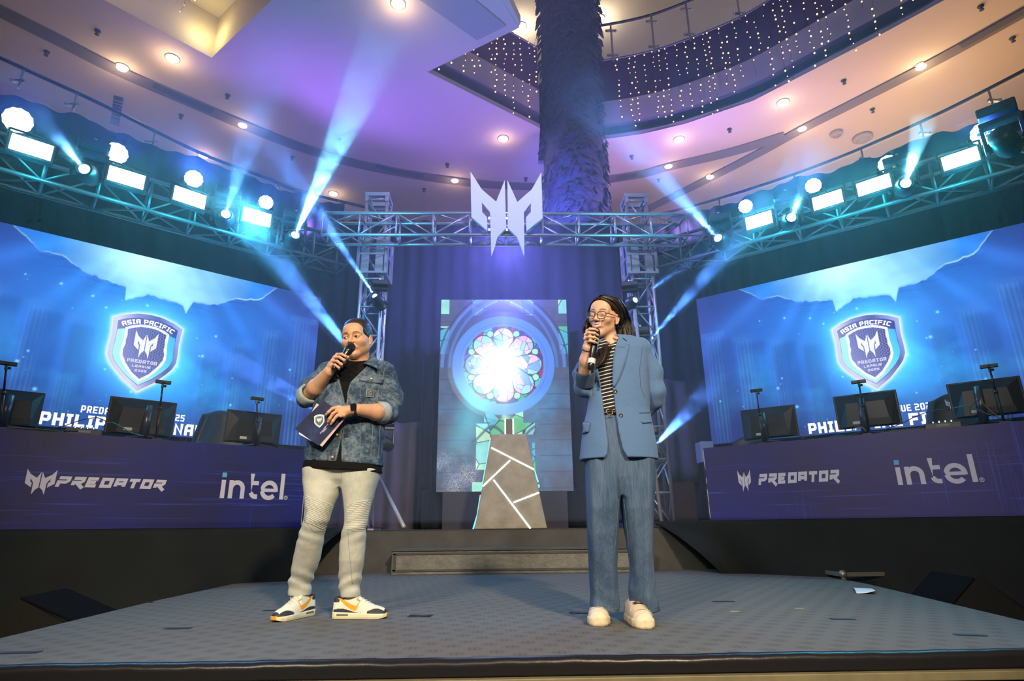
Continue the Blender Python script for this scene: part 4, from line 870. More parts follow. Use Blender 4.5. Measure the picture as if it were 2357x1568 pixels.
# lamps clamped to the towers
for lx, ly, ax, ay, Y, where, pw, ang, sm in ((862, 680, 720, 470, 7.72, 'clamped high on the left tower, beam going up left', 9000, 7, (1.6, .8)), (858, 868, 500, 430, 7.72, 'clamped behind the head of the man', 12000, 9, (2.6, .9)), (866, 1010, 420, 770, 7.72, 'clamped low on the left tower behind the denim jacket', 7000, 9, (2.3, .5)),
        (1463, 690, 1600, 596, 7.75, 'clamped high on the right tower', 2500, 4, (1.2, .5)), (1490, 790, 1690, 560, 7.75, 'clamped behind the shoulder of the woman', 5000, 9, (2.0, .6)), (1506, 1028, 1640, 890, 7.75, 'clamped low on the right tower beside the blazer', 2500, 13, (.9, 1.0))):
    l = onY(lx, ly, Y); a = onY(ax, ay, Y - 1.2); a = l + (a - l) * 1.6; moving_head(l, a, where, 1, .8, pw, ang, (0.07, 0.24, 1.0), lens_r=.04); BEAMS.append((l, a, ang, sm))
# ================================================================ desks and gear
def desk_mat(name, base, mid, glow):
    m = bpy.data.materials.new(name); m.use_nodes = True; t = NT(m); b = t.n['Principled BSDF']; co = t.coord(); s = t.sep(co)
    n = t.noise(co, 0.9, 3, 0.6); c = t.mix(t.ramp(n, [(0.35, (0, 0, 0)), (0.7, (1, 1, 1))]), base, mid)
    st = t.noise(t.mapping(co, (0.7, 0.7, 42)), 1.0, 2, 0.5); ln = t.ramp(st, [(0.60, (0, 0, 0)), (0.66, (1, 1, 1)), (0.72, (0, 0, 0))]); low = t.ramp(s[2], [(0.45, (1, 1, 1)), (0.62, (0, 0, 0))])
    c = t.mix(t.math('MULTIPLY', ln, t.math('MULTIPLY', low, 0.6)), c, glow)
    vs = t.noise(t.mapping(co, (46, 46, 0.6)), 1.0, 1, 0.5); vl = t.math('MULTIPLY', t.ramp(vs, [(0.60, (0, 0, 0)), (0.72, (1, 1, 1))]), t.ramp(t.noise(t.mapping(co, (1.6, 1.6, 1.2)), 1.0, 1), [(0.55, (0, 0, 0)), (0.68, (1, 1, 1))]))
    c = t.mix(t.math('MULTIPLY', vl, 0.45), c, glow)
    t.link(c, b.inputs['Base Color']); b.inputs['Roughness'].default_value = 0.42; b.inputs['Specular IOR Level'].default_value = 0.35
    bn = t.new('ShaderNodeBump'); bn.inputs['Strength'].default_value = 0.12; bn.inputs['Distance'].default_value = 0.01; t.link(t.noise(co, 3.0, 2), bn.inputs['Height']); t.link(bn.outputs[0], b.inputs['Normal']); return m
M_deskL = desk_mat('desk_print_blue', (0.013, 0.011, 0.065), (0.006, 0.013, 0.24), (0.035, 0.07, 0.5)); M_deskR = desk_mat('desk_print_purple', (0.042, 0.026, 0.11), (0.028, 0.026, 0.22), (0.07, 0.10, 0.6))
M_logo = pbr('logo_print', (0.62, 0.60, 0.72), 0.5); M_logob = pbr('logo_blue_print', (0.10, 0.42, 0.80), 0.5)
def stroke_poly(pts, th, V_, F_, closed=False):
    pts = [Vector(p) for p in pts]; n = len(pts); L, Rr = [], []
    for i, p in enumerate(pts):
        a, b = (pts[(i - 1) % n], pts[(i + 1) % n]) if closed else (pts[max(i - 1, 0)], pts[min(i + 1, n - 1)])
        d1 = (p - a).normalized() if (p - a).length > 1e-7 else (b - p).normalized(); d2 = (b - p).normalized() if (b - p).length > 1e-7 else d1
        m_ = Vector((-d1.y, d1.x)) + Vector((-d2.y, d2.x)); m_ = m_ / max(0.5, m_.length_squared) * 2
        if m_.length > 1.6: m_ = m_.normalized() * 1.6
        L.append(p + m_ * th / 2); Rr.append(p - m_ * th / 2)
    b0 = len(V_); V_ += [(q.x, q.y) for q in L] + [(q.x, q.y) for q in Rr]; r_ = n if closed else n - 1
    F_ += [(b0 + i, b0 + n + i, b0 + n + (i + 1) % n, b0 + (i + 1) % n) for i in range(r_)]
def arc(cx_, cy_, r, a0, a1, n=14): return [(cx_ + r * math.cos(math.radians(a0 + (a1 - a0) * i / n)), cy_ + r * math.sin(math.radians(a0 + (a1 - a0) * i / n))) for i in range(n + 1)]
def intel_shapes():
    """lower-case wordmark, x-height 1, tall letters 1.5; returns white verts/faces, blue verts/faces, ring verts/faces, width"""
    V_, F_ = [], []; th = .25
    stroke_poly([(.125, 0), (.125, 1.0)], th, V_, F_)
    stroke_poly([(.58, 0), (.58, 1.0)], th, V_, F_); stroke_poly([(.58, .52)] + arc(.93, .53, .35, 170, 0) + [(1.28, 0)], th, V_, F_)
    stroke_poly([(1.80, 1.40), (1.80, .38)] + arc(2.06, .385, .26, 180, 270, 8) + [(2.20, .125)], th, V_, F_); stroke_poly([(1.80, .88), (2.22, .88)], .23, V_, F_)
    stroke_poly([(2.46, .50)] + arc(2.90, .50, .43, 180, 0) + [(3.33, .42)], th, V_, F_); stroke_poly([(2.46, .50)] + arc(2.90, .50, .43, 180, 318), th, V_, F_); stroke_poly([(2.5, .50), (3.36, .50)], .19, V_, F_)
    stroke_poly([(3.72, 0), (3.72, 1.48)], th, V_, F_)
    B, BF = [], []; stroke_poly([(.125, 1.14), (.125, 1.40)], .26, B, BF)
    R_, RF = [], []; stroke_poly(arc(4.02, .10, .105, 0, 345, 18), .028, R_, RF, True); stroke_poly([(3.98, .04), (3.98, .16), (4.04, .16), (4.06, .13), (4.04, .10), (3.98, .10)], .02, R_, RF); stroke_poly([(4.02, .10), (4.06, .04)], .02, R_, RF)
    return (V_, F_), (B, BF), (R_, RF), 3.845
PG = {'P': [[(.0, -.28), (0, .42), (.78, .42), (1, .62), (1, 1), (-.12, 1)]], 'R': [[(0, 0), (0, .42), (.78, .42), (1, .62), (1, 1), (-.1, 1)], [(.35, .40), (1.25, -.42)]], 'E': [[(1.02, 1), (0, 1), (0, 0), (1, 0)], [(0, .5), (.85, .5)]],
      'D': [[(0, 0), (0, 1), (1, 1), (1, 0), (0, 0)]], 'A': [[(0, 0), (0, 1), (1, 1), (1, 0)], [(0, .42), (1, .42)]], 'T': [[(-.15, 1), (1.15, 1)], [(.5, 1), (.5, -.2)]], 'O': [[(0, 0), (0, 1), (1, 1), (1, 0), (0, 0)]]}
def predator_shapes(h=1.0):
    V_, F_ = [], []; x = 0; w = 1.02; th = .31
    for ch in 'PREDATOR':
        for st in PG[ch]:
            pts = [(x + a * (w - th) + th / 2, th / 2 + b * (h - th)) for a, b in st]; closed = pts[0] == pts[-1]; b0 = len(V_)
            stroke_poly(pts[:-1] if closed else pts, th, V_, F_, closed)
            for k in range(b0, len(V_)): V_[k] = (V_[k][0] + .22 * V_[k][1], V_[k][1])
        x += w + .16
    return V_, F_, x
def put(name, VF, O, ux, sx, sz, mat, parent, off):
    V_, F_ = VF; return flat_shape(name, [(a * sx, b * sz) for a, b in V_], F_, O, ux, Vector((0, 0, 1)), mat, parent, off)
M_edgeraw = pbr('raw_board_edge', (0.55, 0.48, 0.40), 0.8, noise=0.4, nscale=30); M_top = pbr('desk_top_blue', (0.03, 0.05, 0.16), 0.35)
def desk(label, side, logos):
    P0 = DLp if side > 0 else DRp; PO = DLo if side > 0 else DRo; d = dL if side > 0 else dR; ux = dL if side > 0 else -dR; n = Vector((ux.y, -ux.x, 0)); zb = (zL if side > 0 else zR) + .001; zt = zb + .75
    L_ = (PO - P0).length - .2; c = P0 - d * L_ / 2; t = thing('gaming_desk', label, 'desk', (c.x, c.y, zb)); ax = (ux, n, Vector((0, 0, 1)))
    m_ = MB(); m_.mat(0).box(c - n * .006 + Vector((0, 0, (zb + zt) / 2)), (L_, .012, zt - zb), ax); o = m_.build('front_panel', M_deskL if side > 0 else M_deskR, t)
    e = P0 if side > 0 else P0; m_ = MB()
    for a, b in ((.02, .30), (.42, .50), (.58, .97)): m_.box(P0 - d * .002 + d * .004 - n * .006 + Vector((0, 0, zb + .75 * (1 - (a + b) / 2))), (.006, .016, .75 * (b - a)), ax)
    m_.build('worn_edge', M_edgeraw, t)
    m_ = MB(); m_.box(c - n * .42 + Vector((0, 0, zt - .02)), (L_, .80, .03), ax); m_.build('tabletop', M_top, t)
    for k in (-.48, 0, .48): m_ = MB(); m_.box(c + ux * (k * L_) - n * .7 + Vector((0, 0, (zb + zt) / 2)), (.05, .05, zt - zb - .04), ax); m_.build('leg', M_black, t)
    def uv(x, y): q = onP(x, y, P0, AN if side > 0 else -AN); return (q - c).dot(ux), q.z
    (e0, e1), (p0, p1), (i0, i1, itop) = logos
    a, b = uv(*e0), uv(*e1); hw = (b[0] - a[0]) / 2; hz = (a[1] - b[1]) / 2.34; ec = ((a[0] + b[0]) / 2, b[1] + hz * 1.18)
    for P in emblem_polys(): tri = tessellate_polygon([[Vector((x, y, 0)) for x, y in P]]); put('logo_emblem', ([(x, y) for x, y in P], [tuple(q) for q in tri]), c + ux * ec[0] + Vector((0, 0, ec[1] - c.z)), ux, hw * .84, hz, M_logo, t, .003)
    V_, F_, wd_ = predator_shapes(); a, b = uv(*p0), uv(*p1); hgt = (a[1] - b[1]); put('logo_lettering', (V_, F_), c + ux * a[0] + Vector((0, 0, b[1] - c.z)), ux, (b[0] - a[0]) / (wd_ + .15), hgt, M_logo, t, .003)
    W_, B_, R_, wd_ = intel_shapes(); a, b = uv(*i0), uv(*i1); tp = uv(*itop)[1]; sx = (b[0] - a[0]) / wd_; sz = (tp - a[1]) / 1.48; O = c + ux * a[0] + Vector((0, 0, a[1] - c.z))
    put('logo_lettering', W_, O, ux, sx, sz, M_logo, t, .003); put('logo_dot', B_, O, ux, sx, sz, M_logob, t, .003); put('logo_mark', R_, O, ux, sx, sz, M_logo, t, .003)
    return t, zt
deskL, zDL = desk('long blue purple desk front with white logos on the left', 1, (((57, 1079), (127, 1140)), ((131, 1096), (383, 1127)), ((505, 1147), (651, 1149), (652, 1091))))
deskR, zDR = desk('long purple desk front with white logos and worn corner on the right', -1, (((1694, 1083), (1735, 1132)), ((1743, 1092), (1938, 1107)), ((2068, 1117), (2252, 1109), (2240, 1045))))
M_scrback = pbr('monitor_back', (0.022, 0.023, 0.026), 0.30, noise=.1, nscale=3); M_lab = pbr('port_label', (0.5, 0.5, 0.5), 0.5)
def deskpt(x, y, side, back): P0 = (DLp if side > 0 else DRp); u = dL if side > 0 else -dR; n = Vector((u.y, -u.x, 0)); return onP(x, y, P0 - n * back, AN if side > 0 else -AN)
def monitor(q, side, stand_x, where):
    zt = zDL if side > 0 else zDR; u = dL if side > 0 else -dR; n = Vector((u.y, -u.x, 0)); P = [deskpt(x, y, side, .38) for x, y in q]; c = sum(P, Vector()) / 4
    w = ((P[1] - P[0]).dot(u) + (P[2] - P[3]).dot(u)) / 2; h = ((P[0] - P[3]).z + (P[1] - P[2]).z) / 2; tl = math.radians(8); up = (Vector((0, 0, 1)) * math.cos(tl) + n * math.sin(-tl) * -1 * .3).normalized(); ax = (u, n, up)
    t = thing('gaming_monitor', 'black gaming monitor seen from behind, ' + where, 'monitor', (c.x, c.y, zt)); m_ = MB(); m_.box(c, (w, .022, h), ax); m_.build('screen_panel', M_blackp, t, bevel=.006)
    m_ = MB(); V_ = [c + n * .012 + u * a * w + up * b * h for a, b in ((-.47, .46), (.47, .46), (.47, -.47), (-.47, -.47))]; V2 = [c + n * .05 + u * a * w + up * b * h for a, b in ((-.30, .22), (.30, .22), (.34, -.46), (-.34, -.46))]
    m_.add(V_ + V2, [(0, 1, 5, 4), (1, 2, 6, 5), (2, 3, 7, 6), (3, 0, 4, 7), (4, 5, 6, 7)]); sh_ = m_.build('back_shell', M_scrback, t)
    sp = deskpt(stand_x, q[3][1], side, .30); m_ = MB(); top = Vector((sp.x, sp.y, c.z + h * .30)); m_.path([top, Vector((sp.x, sp.y, zt + .05)) + u * (-.012)], [.032, .040], 12); m_.tube(top - up * .02, top - n * .10 - up * .02, .03); m_.build('stand', pbr('stand_metal', (0.07, 0.07, 0.075), 0.3, 0.5), t, smooth=True)
    m_ = MB()
    for sg in (-1, 1): m_.path([Vector((sp.x, sp.y, zt + .06)), Vector((sp.x, sp.y, zt + .012)) + u * sg * .20 + n * .10], [.020, .010], 8)
    m_.path([Vector((sp.x, sp.y, zt + .06)), Vector((sp.x, sp.y, zt + .012)) - n * .16], [.02, .01], 8); m_.build('stand_feet', M_blackp, t)
    m_ = MB(); m_.box(c + n * .055 + u * w * -.18 - up * h * .36, (w * .12, .004, h * .08), ax); m_.build('port_label', M_lab, sh_)
    m_ = MB(); m_.box(c + n * .054 + u * w * .1 - up * h * .36, (w * .5, .004, h * .16), ax); m_.build('port_bay', M_black, sh_); return t
monitor([(-38, 893), (103, 904), (90, 985), (-48, 978)], 1, 8, 'at the left edge of the photo'); monitor([(251, 911), (409, 929), (394, 1004), (240, 1002)], 1, 333, 'below the left shield, second on the left desk'); monitor([(524, 944), (650, 954), (640, 1024), (510, 1018)], 1, 590, 'at the inner end of the left desk')
monitor([(1702, 946), (1829, 931), (1841, 1003), (1716, 1014)], -1, 1764, 'at the inner end of the right desk'); monitor([(1915, 914), (2062, 897), (2078, 974), (1932, 992)], -1, 1996, 'in the middle of the right desk'); monitor([(2177, 886), (2350, 864), (2366, 950), (2195, 966)], -1, 2268, 'at the right edge of the photo')
def webcam_stand(top, base, side, where):
    a, b = deskpt(*top, side, .06), deskpt(*base, side, .06); zt = zDL if side > 0 else zDR; b = Vector((a.x * .15 + b.x * .85, a.y * .15 + b.y * .85, zt)); u = dL if side > 0 else -dR; n = Vector((u.y, -u.x, 0))
    t = thing('webcam_stand', 'thin black webcam pole ' + where, 'webcam', b, 'webcam poles along the desks'); m_ = MB(); mid = a.lerp(b, .45); m_.path([a - Vector((0, 0, .03)), mid], .008); m_.path([mid, b], .011); m_.lathe(mid, b - a, [(.015, -.01), (.015, .02)], 10); m_.build('pole', M_blackp, t, smooth=True)
    m_ = MB(); m_.box(a, (.125, .035, .030), (u, n, Vector((0, 0, 1)))); m_.lathe(a + n * .017, n, [(.012, 0), (.012, .006), (0, .007)], 14); m_.build('webcam', M_blackp, t, bevel=.008)
    m_ = MB(); m_.tube(a - Vector((0, 0, .015)), a - Vector((0, 0, .05)), .012); m_.ball(a - Vector((0, 0, .035)) + u * .02, .012); m_.build('clamp_head', M_blackp, t)
    m_ = MB(); m_.box(b + Vector((0, 0, .006)), (.07, .07, .012), (u, n, Vector((0, 0, 1)))); m_.build('foot', M_blackp, t)
webcam_stand((17, 837), (2, 985), 1, 'nearest the left edge of the photo'); webcam_stand((376, 880), (360, 1012), 1, 'in front of the second monitor on the left desk'); webcam_stand((592, 918), (598, 1025), 1, 'at the inner end of the left desk')
webcam_stand((1741, 899), (1756, 1018), -1, 'at the inner end of the right desk'); webcam_stand((1976, 879), (1996, 995), -1, 'in front of the middle monitor on the right desk'); webcam_stand((2276, 843), (2310, 965), -1, 'nearest the right edge of the photo')
M_cblue = pbr('chair_blue', (0.01, 0.09, 0.22), 0.45); M_cblack = pbr('chair_black', (0.02, 0.022, 0.026), 0.5)
def gaming_chair(x, y, side, where, logo=False):
    c = deskpt(x, y, side, 1.30); zt = zL if side > 0 else zR; u = dL if side > 0 else -dR; n = Vector((u.y, -u.x, 0)); Z = Vector((0, 0, 1))
    t = thing('gaming_chair', 'black and blue gaming chair ' + where, 'chair', (c.x, c.y, zt)); top = c.z
    def sh(u_, v_): # tapered shield like back
        s = (u_ - .5) * 2; w = .27 * (1 - .35 * v_ ** 2) * (1 + .10 * math.sin(v_ * PI)); return c + u * (s * w) + n * (-.02 + .07 * (s * s) - .10 * v_) + Z * (-(1 - v_) * .80 - .06 * s * s * v_)
    m_ = MB(); m_.grid(lambda a, b: tuple(sh(a, b)), 16, 18); m_.build('backrest', M_cblack, t, smooth=True, solid=.09)
    m_ = MB(); m_.grid(lambda a, b: tuple(sh(.02 + a * .10, b * .55) + n * .055), 4, 10); m_.grid(lambda a, b: tuple(sh(.88 + a * .10, b * .55) + n * .055), 4, 10); m_.build('side_panels', M_cblue, t, smooth=True, solid=.01)
    m_ = MB(); m_.box(Vector((c.x, c.y, zt + .46)) + n * .16, (.50, .42, .10), (u, n, Z)); m_.build('seat', M_cblack, t, bevel=.03)
    m_ = MB(); m_.tube(Vector((c.x, c.y, zt + .41)) + n * .2, Vector((c.x, c.y, zt + .1)) + n * .2, .03)
    for k in range(5): a = k * 2 * PI / 5; m_.tube(Vector((c.x, c.y, zt + .10)) + n * .2, Vector((c.x + .28 * math.cos(a), c.y + .28 * math.sin(a), zt + .06)) + n * .2, .022, r1=.015); m_.ball(Vector((c.x + .28 * math.cos(a), c.y + .28 * math.sin(a), zt + .032)) + n * .2, .03)
    m_.build('wheel_base', M_blackp, t)
    if logo:
        for P in emblem_polys(): tri = tessellate_polygon([[Vector((q, w, 0)) for q, w in P]]); put('logo_emblem', (P, [tuple(q) for q in tri]), sh(.5, .86) + n * .075, u, .055, .05, M_logo, t, 0)
gaming_chair(516, 944, 1, 'behind the inner monitor on the left desk'); gaming_chair(1925, 1000, -1, 'low behind the middle monitor on the right desk'); gaming_chair(2185, 905, -1, 'with white mask logo, right end of the right desk', True); gaming_chair(1716, 1003, -1, 'low at the inner end of the right desk')
def device(x, y, side, w, d_, h, name, lab, cat, keys=False, back=.16):
    c = deskpt(x, y, side, back); zt = zDL if side > 0 else zDR; c.z = zt + .001; u = dL if side > 0 else -dR; n = Vector((u.y, -u.x, 0)); t = thing(name, lab, cat, c); ax = (u, n, Vector((0, 0, 1)))
    m_ = MB(); m_.box(c + Vector((0, 0, h / 2)), (w, d_, h), ax); m_.build('body', M_blackp, t, bevel=.006)
    m_ = MB()
    if keys:
        for i in range(14):
            for j in range(4): m_.box(c + u * ((i - 6.5) * w / 15) + n * ((j - 1.5) * d_ / 5) + Vector((0, 0, h + .005)), (w / 18, d_ / 6, .010), ax, taper=.8)
        m_.build('keycaps', pbr('keycap', (0.05, 0.05, 0.055), 0.4), t)
    else:
        for i in range(4): m_.lathe(c + u * ((i - 1.5) * w / 6) + n * (d_ * .3) + Vector((0, 0, h)), (0, 0, 1), [(.010, 0), (.008, .018), (0, .019)], 10)
        m_.build('knobs', M_steel, t)
        m_ = MB(); m_.box(c + n * (d_ / 2 + .001) + Vector((0, 0, h * .55)), (w * .35, .002, h * .35), ax); m_.build('port_plate', pbr('grey_plate', (0.15, 0.15, 0.16), 0.4), t)
device(192, 990, 1, .26, .16, .055, 'audio_mixer', 'dark audio box with plugs on the left desk', 'audio box'); device(90, 978, 1, .42, .14, .02, 'keyboard', 'black keyboard on the left desk', 'keyboard', True)
device(2170, 975, -1, .27, .17, .055, 'audio_mixer', 'dark audio box with plugs on the right desk', 'audio box'); device(2080, 982, -1, .40, .14, .02, 'keyboard', 'black keyboard on the right desk', 'keyboard', True)
# loose cables on the desk edges
def cable(px, side, lab, r=.004, col=None, back=.07):
    pts = []; zt = zDL if side > 0 else zDR
    for x, y in px: p = deskpt(x, y, side, back); p.z = max(p.z, zt + r + .001); pts.append(p)
    m_ = MB(); m_.path(catmull(pts, 6), r, 6); tag(m_.build('cable', col or M_blackp, smooth=True), lab, 'cable')
M_cblu = pbr('cable_teal', (0.02, 0.16, 0.16), 0.4); M_cyel = pbr('cable_tan', (0.35, 0.22, 0.05), 0.5)
cable([(110, 990), (150, 980), (185, 968), (225, 962), (250, 975)], 1, 'black cable looping over the audio box on the left desk'); cable([(235, 985), (250, 972), (275, 980), (300, 995), (330, 1004)], 1, 'teal cable running past the second monitor on the left', col=M_cblu)
cable([(20, 985), (60, 987), (120, 990), (180, 992)], 1, 'dark cable lying along the left desk edge'); cable([(455, 1018), (462, 1000), (460, 990), (456, 1000), (452, 1015)], 1, 'thin black cable loop left of the inner monitor', .003)
cable([(2035, 990), (2075, 975), (2110, 958), (2145, 946), (2185, 942)], -1, 'black cable rising to the audio box on the right desk'); cable([(2195, 940), (2230, 935), (2265, 950), (2300, 962), (2330, 966)], -1, 'teal cable hanging by the right edge monitor', col=M_cblu); cable([(2258, 915), (2240, 930), (2232, 945), (2240, 965)], -1, 'black cable dangling from the right edge monitor')
cable([(2258, 915), (2264, 930), (2285, 950), (2300, 960)], -1, 'tan cable dangling from the right edge monitor', .003, M_cyel); cable([(1965, 992), (1970, 985), (1985, 984), (1992, 992), (2003, 998)], -1, 'tan cable curl under the middle monitor on the right', .0035, M_cyel); cable([(1845, 1010), (1860, 1002), (1870, 998), (1880, 1002)], -1, 'tan wire curl right of the inner monitor', .002, M_cyel)
cable([(2320, 965), (2322, 953), (2330, 955), (2330, 963)], -1, 'small black wire loop at the right edge of the desk', .003)

# ---------------------------------------------------------------- pedestal
PY = 7.35
M_stone = pbr('pedestal_stone', (0.29, 0.25, 0.175), 0.75, noise=0.22, nscale=6, bump=0.5, bscale=18); M_strip = emi('light_strip', (0.85, 1.0, 1.0), 2.2); M_strip2 = emi('side_light_strip', (0.25, 0.95, 1.0), 1.4)
corner = [onY(x, y, PY) for x, y in ((1092, 1218), (1260, 1216), (1213, 996), (1131, 997))]; zb = ZR + .001
t = thing('display_pedestal', 'tapering grey stone-like pedestal crossed by glowing white strips', 'pedestal', ((corner[0].x + corner[1].x) / 2, PY + .3, zb))
m_ = MB(); zt_ = corner[2].z; xm = (corner[0].x + corner[1].x) / 2
bot = [Vector((corner[0].x, PY, zb)), Vector((corner[1].x, PY, zb)), Vector((corner[1].x - .04, PY + .62, zb)), Vector((corner[0].x + .04, PY + .62, zb))]; tp = [Vector((corner[3].x, PY + .12, zt_ - .0)), Vector((corner[2].x, PY + .12, zt_)), Vector((corner[2].x - .02, PY + .45, zt_)), Vector((corner[3].x + .02, PY + .45, zt_))]
m_.add(bot + tp, [(3, 2, 1, 0), (4, 5, 6, 7), (0, 1, 5, 4), (1, 2, 6, 5), (2, 3, 7, 6), (3, 0, 4, 7)]); m_.build('body', M_stone, t, bevel=.012)
def pedp(x, y):     # point on the leaning front face
    p = onY(x, y, PY)
    for _ in range(6): p = onY(x, y, PY + .12 * max(0, (p.z - zb)) / (zt_ - zb))
    return p + Vector((0, -.006, 0))
for a, b in (((1131, 1031), (1229, 1081)), ((1174, 1060), (1111, 1120)), ((1136, 1105), (1221, 1217)), ((1182, 1157), (1241, 1134))): m_ = MB(); m_.path([pedp(*a), pedp(*b)], .010, 8); m_.build('light_strip', M_strip, t, smooth=True)
for L_ in (((1129, 1008), (1125, 1040), (1108, 1128)), ((1106, 1140), (1099, 1185), (1089, 1218)), ((1230, 1082), (1239, 1110)), ((1240, 1115), (1241, 1122))):
    m_ = MB(); m_.path([pedp(x, y) + Vector((0, .02, 0)) for x, y in L_], .009, 8); m_.build('side_strip', M_strip2, t, smooth=True, label='cyan glowing strip along the side edge')
a, b = onY(1161, 996, PY + .25), onY(1183, 966, PY + .25); m_ = MB(); w = b.x - a.x; hh = b.z - zt_
t = thing('trophy_base', 'small black and steel block standing on top of the pedestal', 'trophy stand', ((a.x + b.x) / 2, PY + .28, zt_ + .001))
m_.box(((a.x + b.x) / 2, PY + .28, zt_ + .002 + hh / 2), (w * .7, w * .8, hh)); m_.build('core', M_blackp, t)
m_ = MB()
for sx in (a.x + w * .09, b.x - w * .09): m_.box((sx, PY + .28, zt_ + .002 + hh / 2), (w * .16, w, hh))
m_.build('steel_sides', M_steel, t)
# ---------------------------------------------------------------- things beside the stage
M_wedge = pbr('wedge_grille', (0.007, 0.007, 0.008), 1.0, bump=.4, bscale=160, spec=.05); M_wedge2 = pbr('wedge_paint', (0.020, 0.020, 0.020), 0.8, bump=.25, bscale=90, spec=.15)
def wedge(label, prof, Y0, dp, gi, yaw=0.0, z0=-.368):
    """prof: cross-section (x, z) going round; face gi..gi+1 carries the grille"""
    t = thing('floor_monitor_speaker', label, 'speaker', (prof[gi][0], Y0 + dp / 2, z0)); sk = Vector((yaw * dp, dp, .02))
    L_ = [Vector((x, Y0, z)) for x, z in prof]; m_ = MB(); m_.prism(L_, sk); m_.build('cabinet', M_wedge2, t, bevel=.012)
    a, b = L_[gi], L_[gi + 1]; nrm = (b - a).cross(sk).normalized(); nrm = nrm if nrm.z > 0 else -nrm; e = (b - a) * .04
    m_ = MB(); m_.prism([a + e + sk * .04 + nrm * .003, b - e + sk * .04 + nrm * .003, b - e + sk * .96 + nrm * .003, a + e + sk * .96 + nrm * .003], nrm * .010); m_.build('grille', M_wedge, t)
    c = sum(L_, Vector()) / len(L_); m_ = MB(); m_.box(c + Vector((0, -.002, .04)), (.12, .01, .045)); m_.build('handle', M_black, t)
wedge('black wedge floor monitor beside the left rim of the stage', [(-3.18, -.368), (-3.12, -.14), (-2.865, .082), (-2.43, -.09), (-2.40, -.368)], 3.9, .42, 2, .02); wedge('black wedge floor monitor beside the right rim of the stage', [(2.86, -.368), (2.84, -.10), (3.10, .118), (3.42, -.12), (3.50, -.368)], 4.02, .42, 1, -.02)
M_case = pbr('case_alu', (0.34, 0.33, 0.27), 0.4, 0.7)
c = onY(1943, 1335, 5.4); c = Vector((c.x + .26, 5.62, 0)); w, dd, z0, z1 = .46, .32, -.368, onY(1940, 1320, 5.4).z
t = thing('road_case', 'open metal edged flight case behind the right rim of the stage', 'case', (c.x, c.y, z0)); m_ = MB(); H_ = z1 - z0
for sx in (-1, 1):
    for sy in (-1, 1): m_.box((c.x + sx * w / 2, c.y + sy * dd / 2, (z0 + z1) / 2), (.03, .03, H_))
for sy in (-1, 1):
    for z in (z0 + .015, z1 - .015): m_.box((c.x, c.y + sy * dd / 2, z), (w, .03, .035))
for sx in (-1, 1):
    for z in (z0 + .015, z1 - .015): m_.box((c.x + sx * w / 2, c.y, z), (.03, dd, .035))
m_.build('edge_profiles', M_case, t, bevel=.004)
for sx in (-1, 1):
    for sy in (-1, 1): m_ = MB(); m_.ball((c.x + sx * w / 2, c.y + sy * dd / 2, z1 - .01), .034, 10); m_.build('ball_corner', M_case, t, smooth=True)
m_ = MB(); m_.box((c.x, c.y, (z0 + z1) / 2 - .03), (w - .04, dd - .04, H_ - .09)); m_.build('case_panels', M_black, t)
p = [onZ(x, y, .002) for x, y in ((1972, 1367), (2016, 1368), (2008, 1356), (1963, 1354))]; m_ = MB()
def pf(u_, v_): a = p[0].lerp(p[1], u_); b = p[3].lerp(p[2], u_); q = a.lerp(b, v_); return (q.x, q.y, .004 + .012 * math.sin(v_ * PI) * (1 - u_) + .02 * u_ * u_ * (1 - v_))
m_.grid(pf, 12, 8); tag(m_.build('paper_sheet', pbr('paper', (0.85, 0.85, 0.88), 0.6), smooth=True, solid=.0015), 'crumpled white paper lying near the right rim of the stage', 'paper')
for x, y, wh in ((1690, 1408, 'nearer the woman'), (1838, 1401, 'nearer the white paper')):
    q = onZ(x, y, .001); m_ = MB(); m_.prism([q + Vector((a, b, 0)) for a, b in ((-.03, -.01), (.02, -.015), (.035, .01), (-.01, .018))], (0, 0, .001)); tag(m_.build('tape_scrap', pbr('green_scrap', (0.30, 0.34, 0.14), 0.7)), 'tiny scrap of pale green tape on the carpet, ' + wh, 'tape')
a, b = onY(872, 1098, 8.6), onY(930, 1217, 7.4); m_ = MB(); m_.tube(a, Vector((b.x, b.y, ZR + .03)), .025, 10); tag(m_.build('brace_pole', pbr('pole_grey', (0.42, 0.41, 0.38), 0.4, .4), smooth=True), 'pale metal brace pole leaning behind the man', 'pole')
m_ = MB(); q0, q1 = onY(1506, 1060, 7.6), onY(1523, 1196, 7.6); m_.tube(Vector((q0.x, 7.62, 3.3)) - Vector((.10, 0, 0)), Vector((q1.x, 7.62, zR + .0)), .022, 10); tag(m_.build('support_pole', pbr('pole_white', (0.62, 0.62, 0.6), 0.35, .5), smooth=True), 'shiny upright pole beside the right tower, behind the woman', 'pole')
a = onY(1605, 1019, 9.0); b = onY(1640, 1066, 9.0); t = thing('equipment_box', 'pale blue grey box on a black stand behind the corner of the right desk', 'box', ((a.x + b.x) / 2, 9.0, zR)); m_ = MB(); m_.box(((a.x + b.x) / 2, 9.0, (a.z + b.z) / 2), (b.x - a.x, .25, a.z - b.z)); m_.build('box_body', pbr('grey_box', (0.22, 0.27, 0.36), 0.6), t, bevel=.01); m_ = MB(); m_.box(((a.x + b.x) / 2, 9.0, (b.z + zR) / 2), (b.x - a.x - .02, .22, b.z - zR)); m_.build('stand', M_black, t)
a = onY(1252, 1153, 9.35); b = onY(1276, 1197, 9.35); m_ = MB(); m_.box(((a.x + b.x) / 2, 9.40, (a.z + b.z) / 2), (b.x - a.x, .03, a.z - b.z)); tag(m_.build('wooden_panel', pbr('gold_wood', (0.42, 0.30, 0.14), 0.5, noise=.3, nscale=9)), 'small golden brown panel glimpsed right of the pedestal', 'panel')
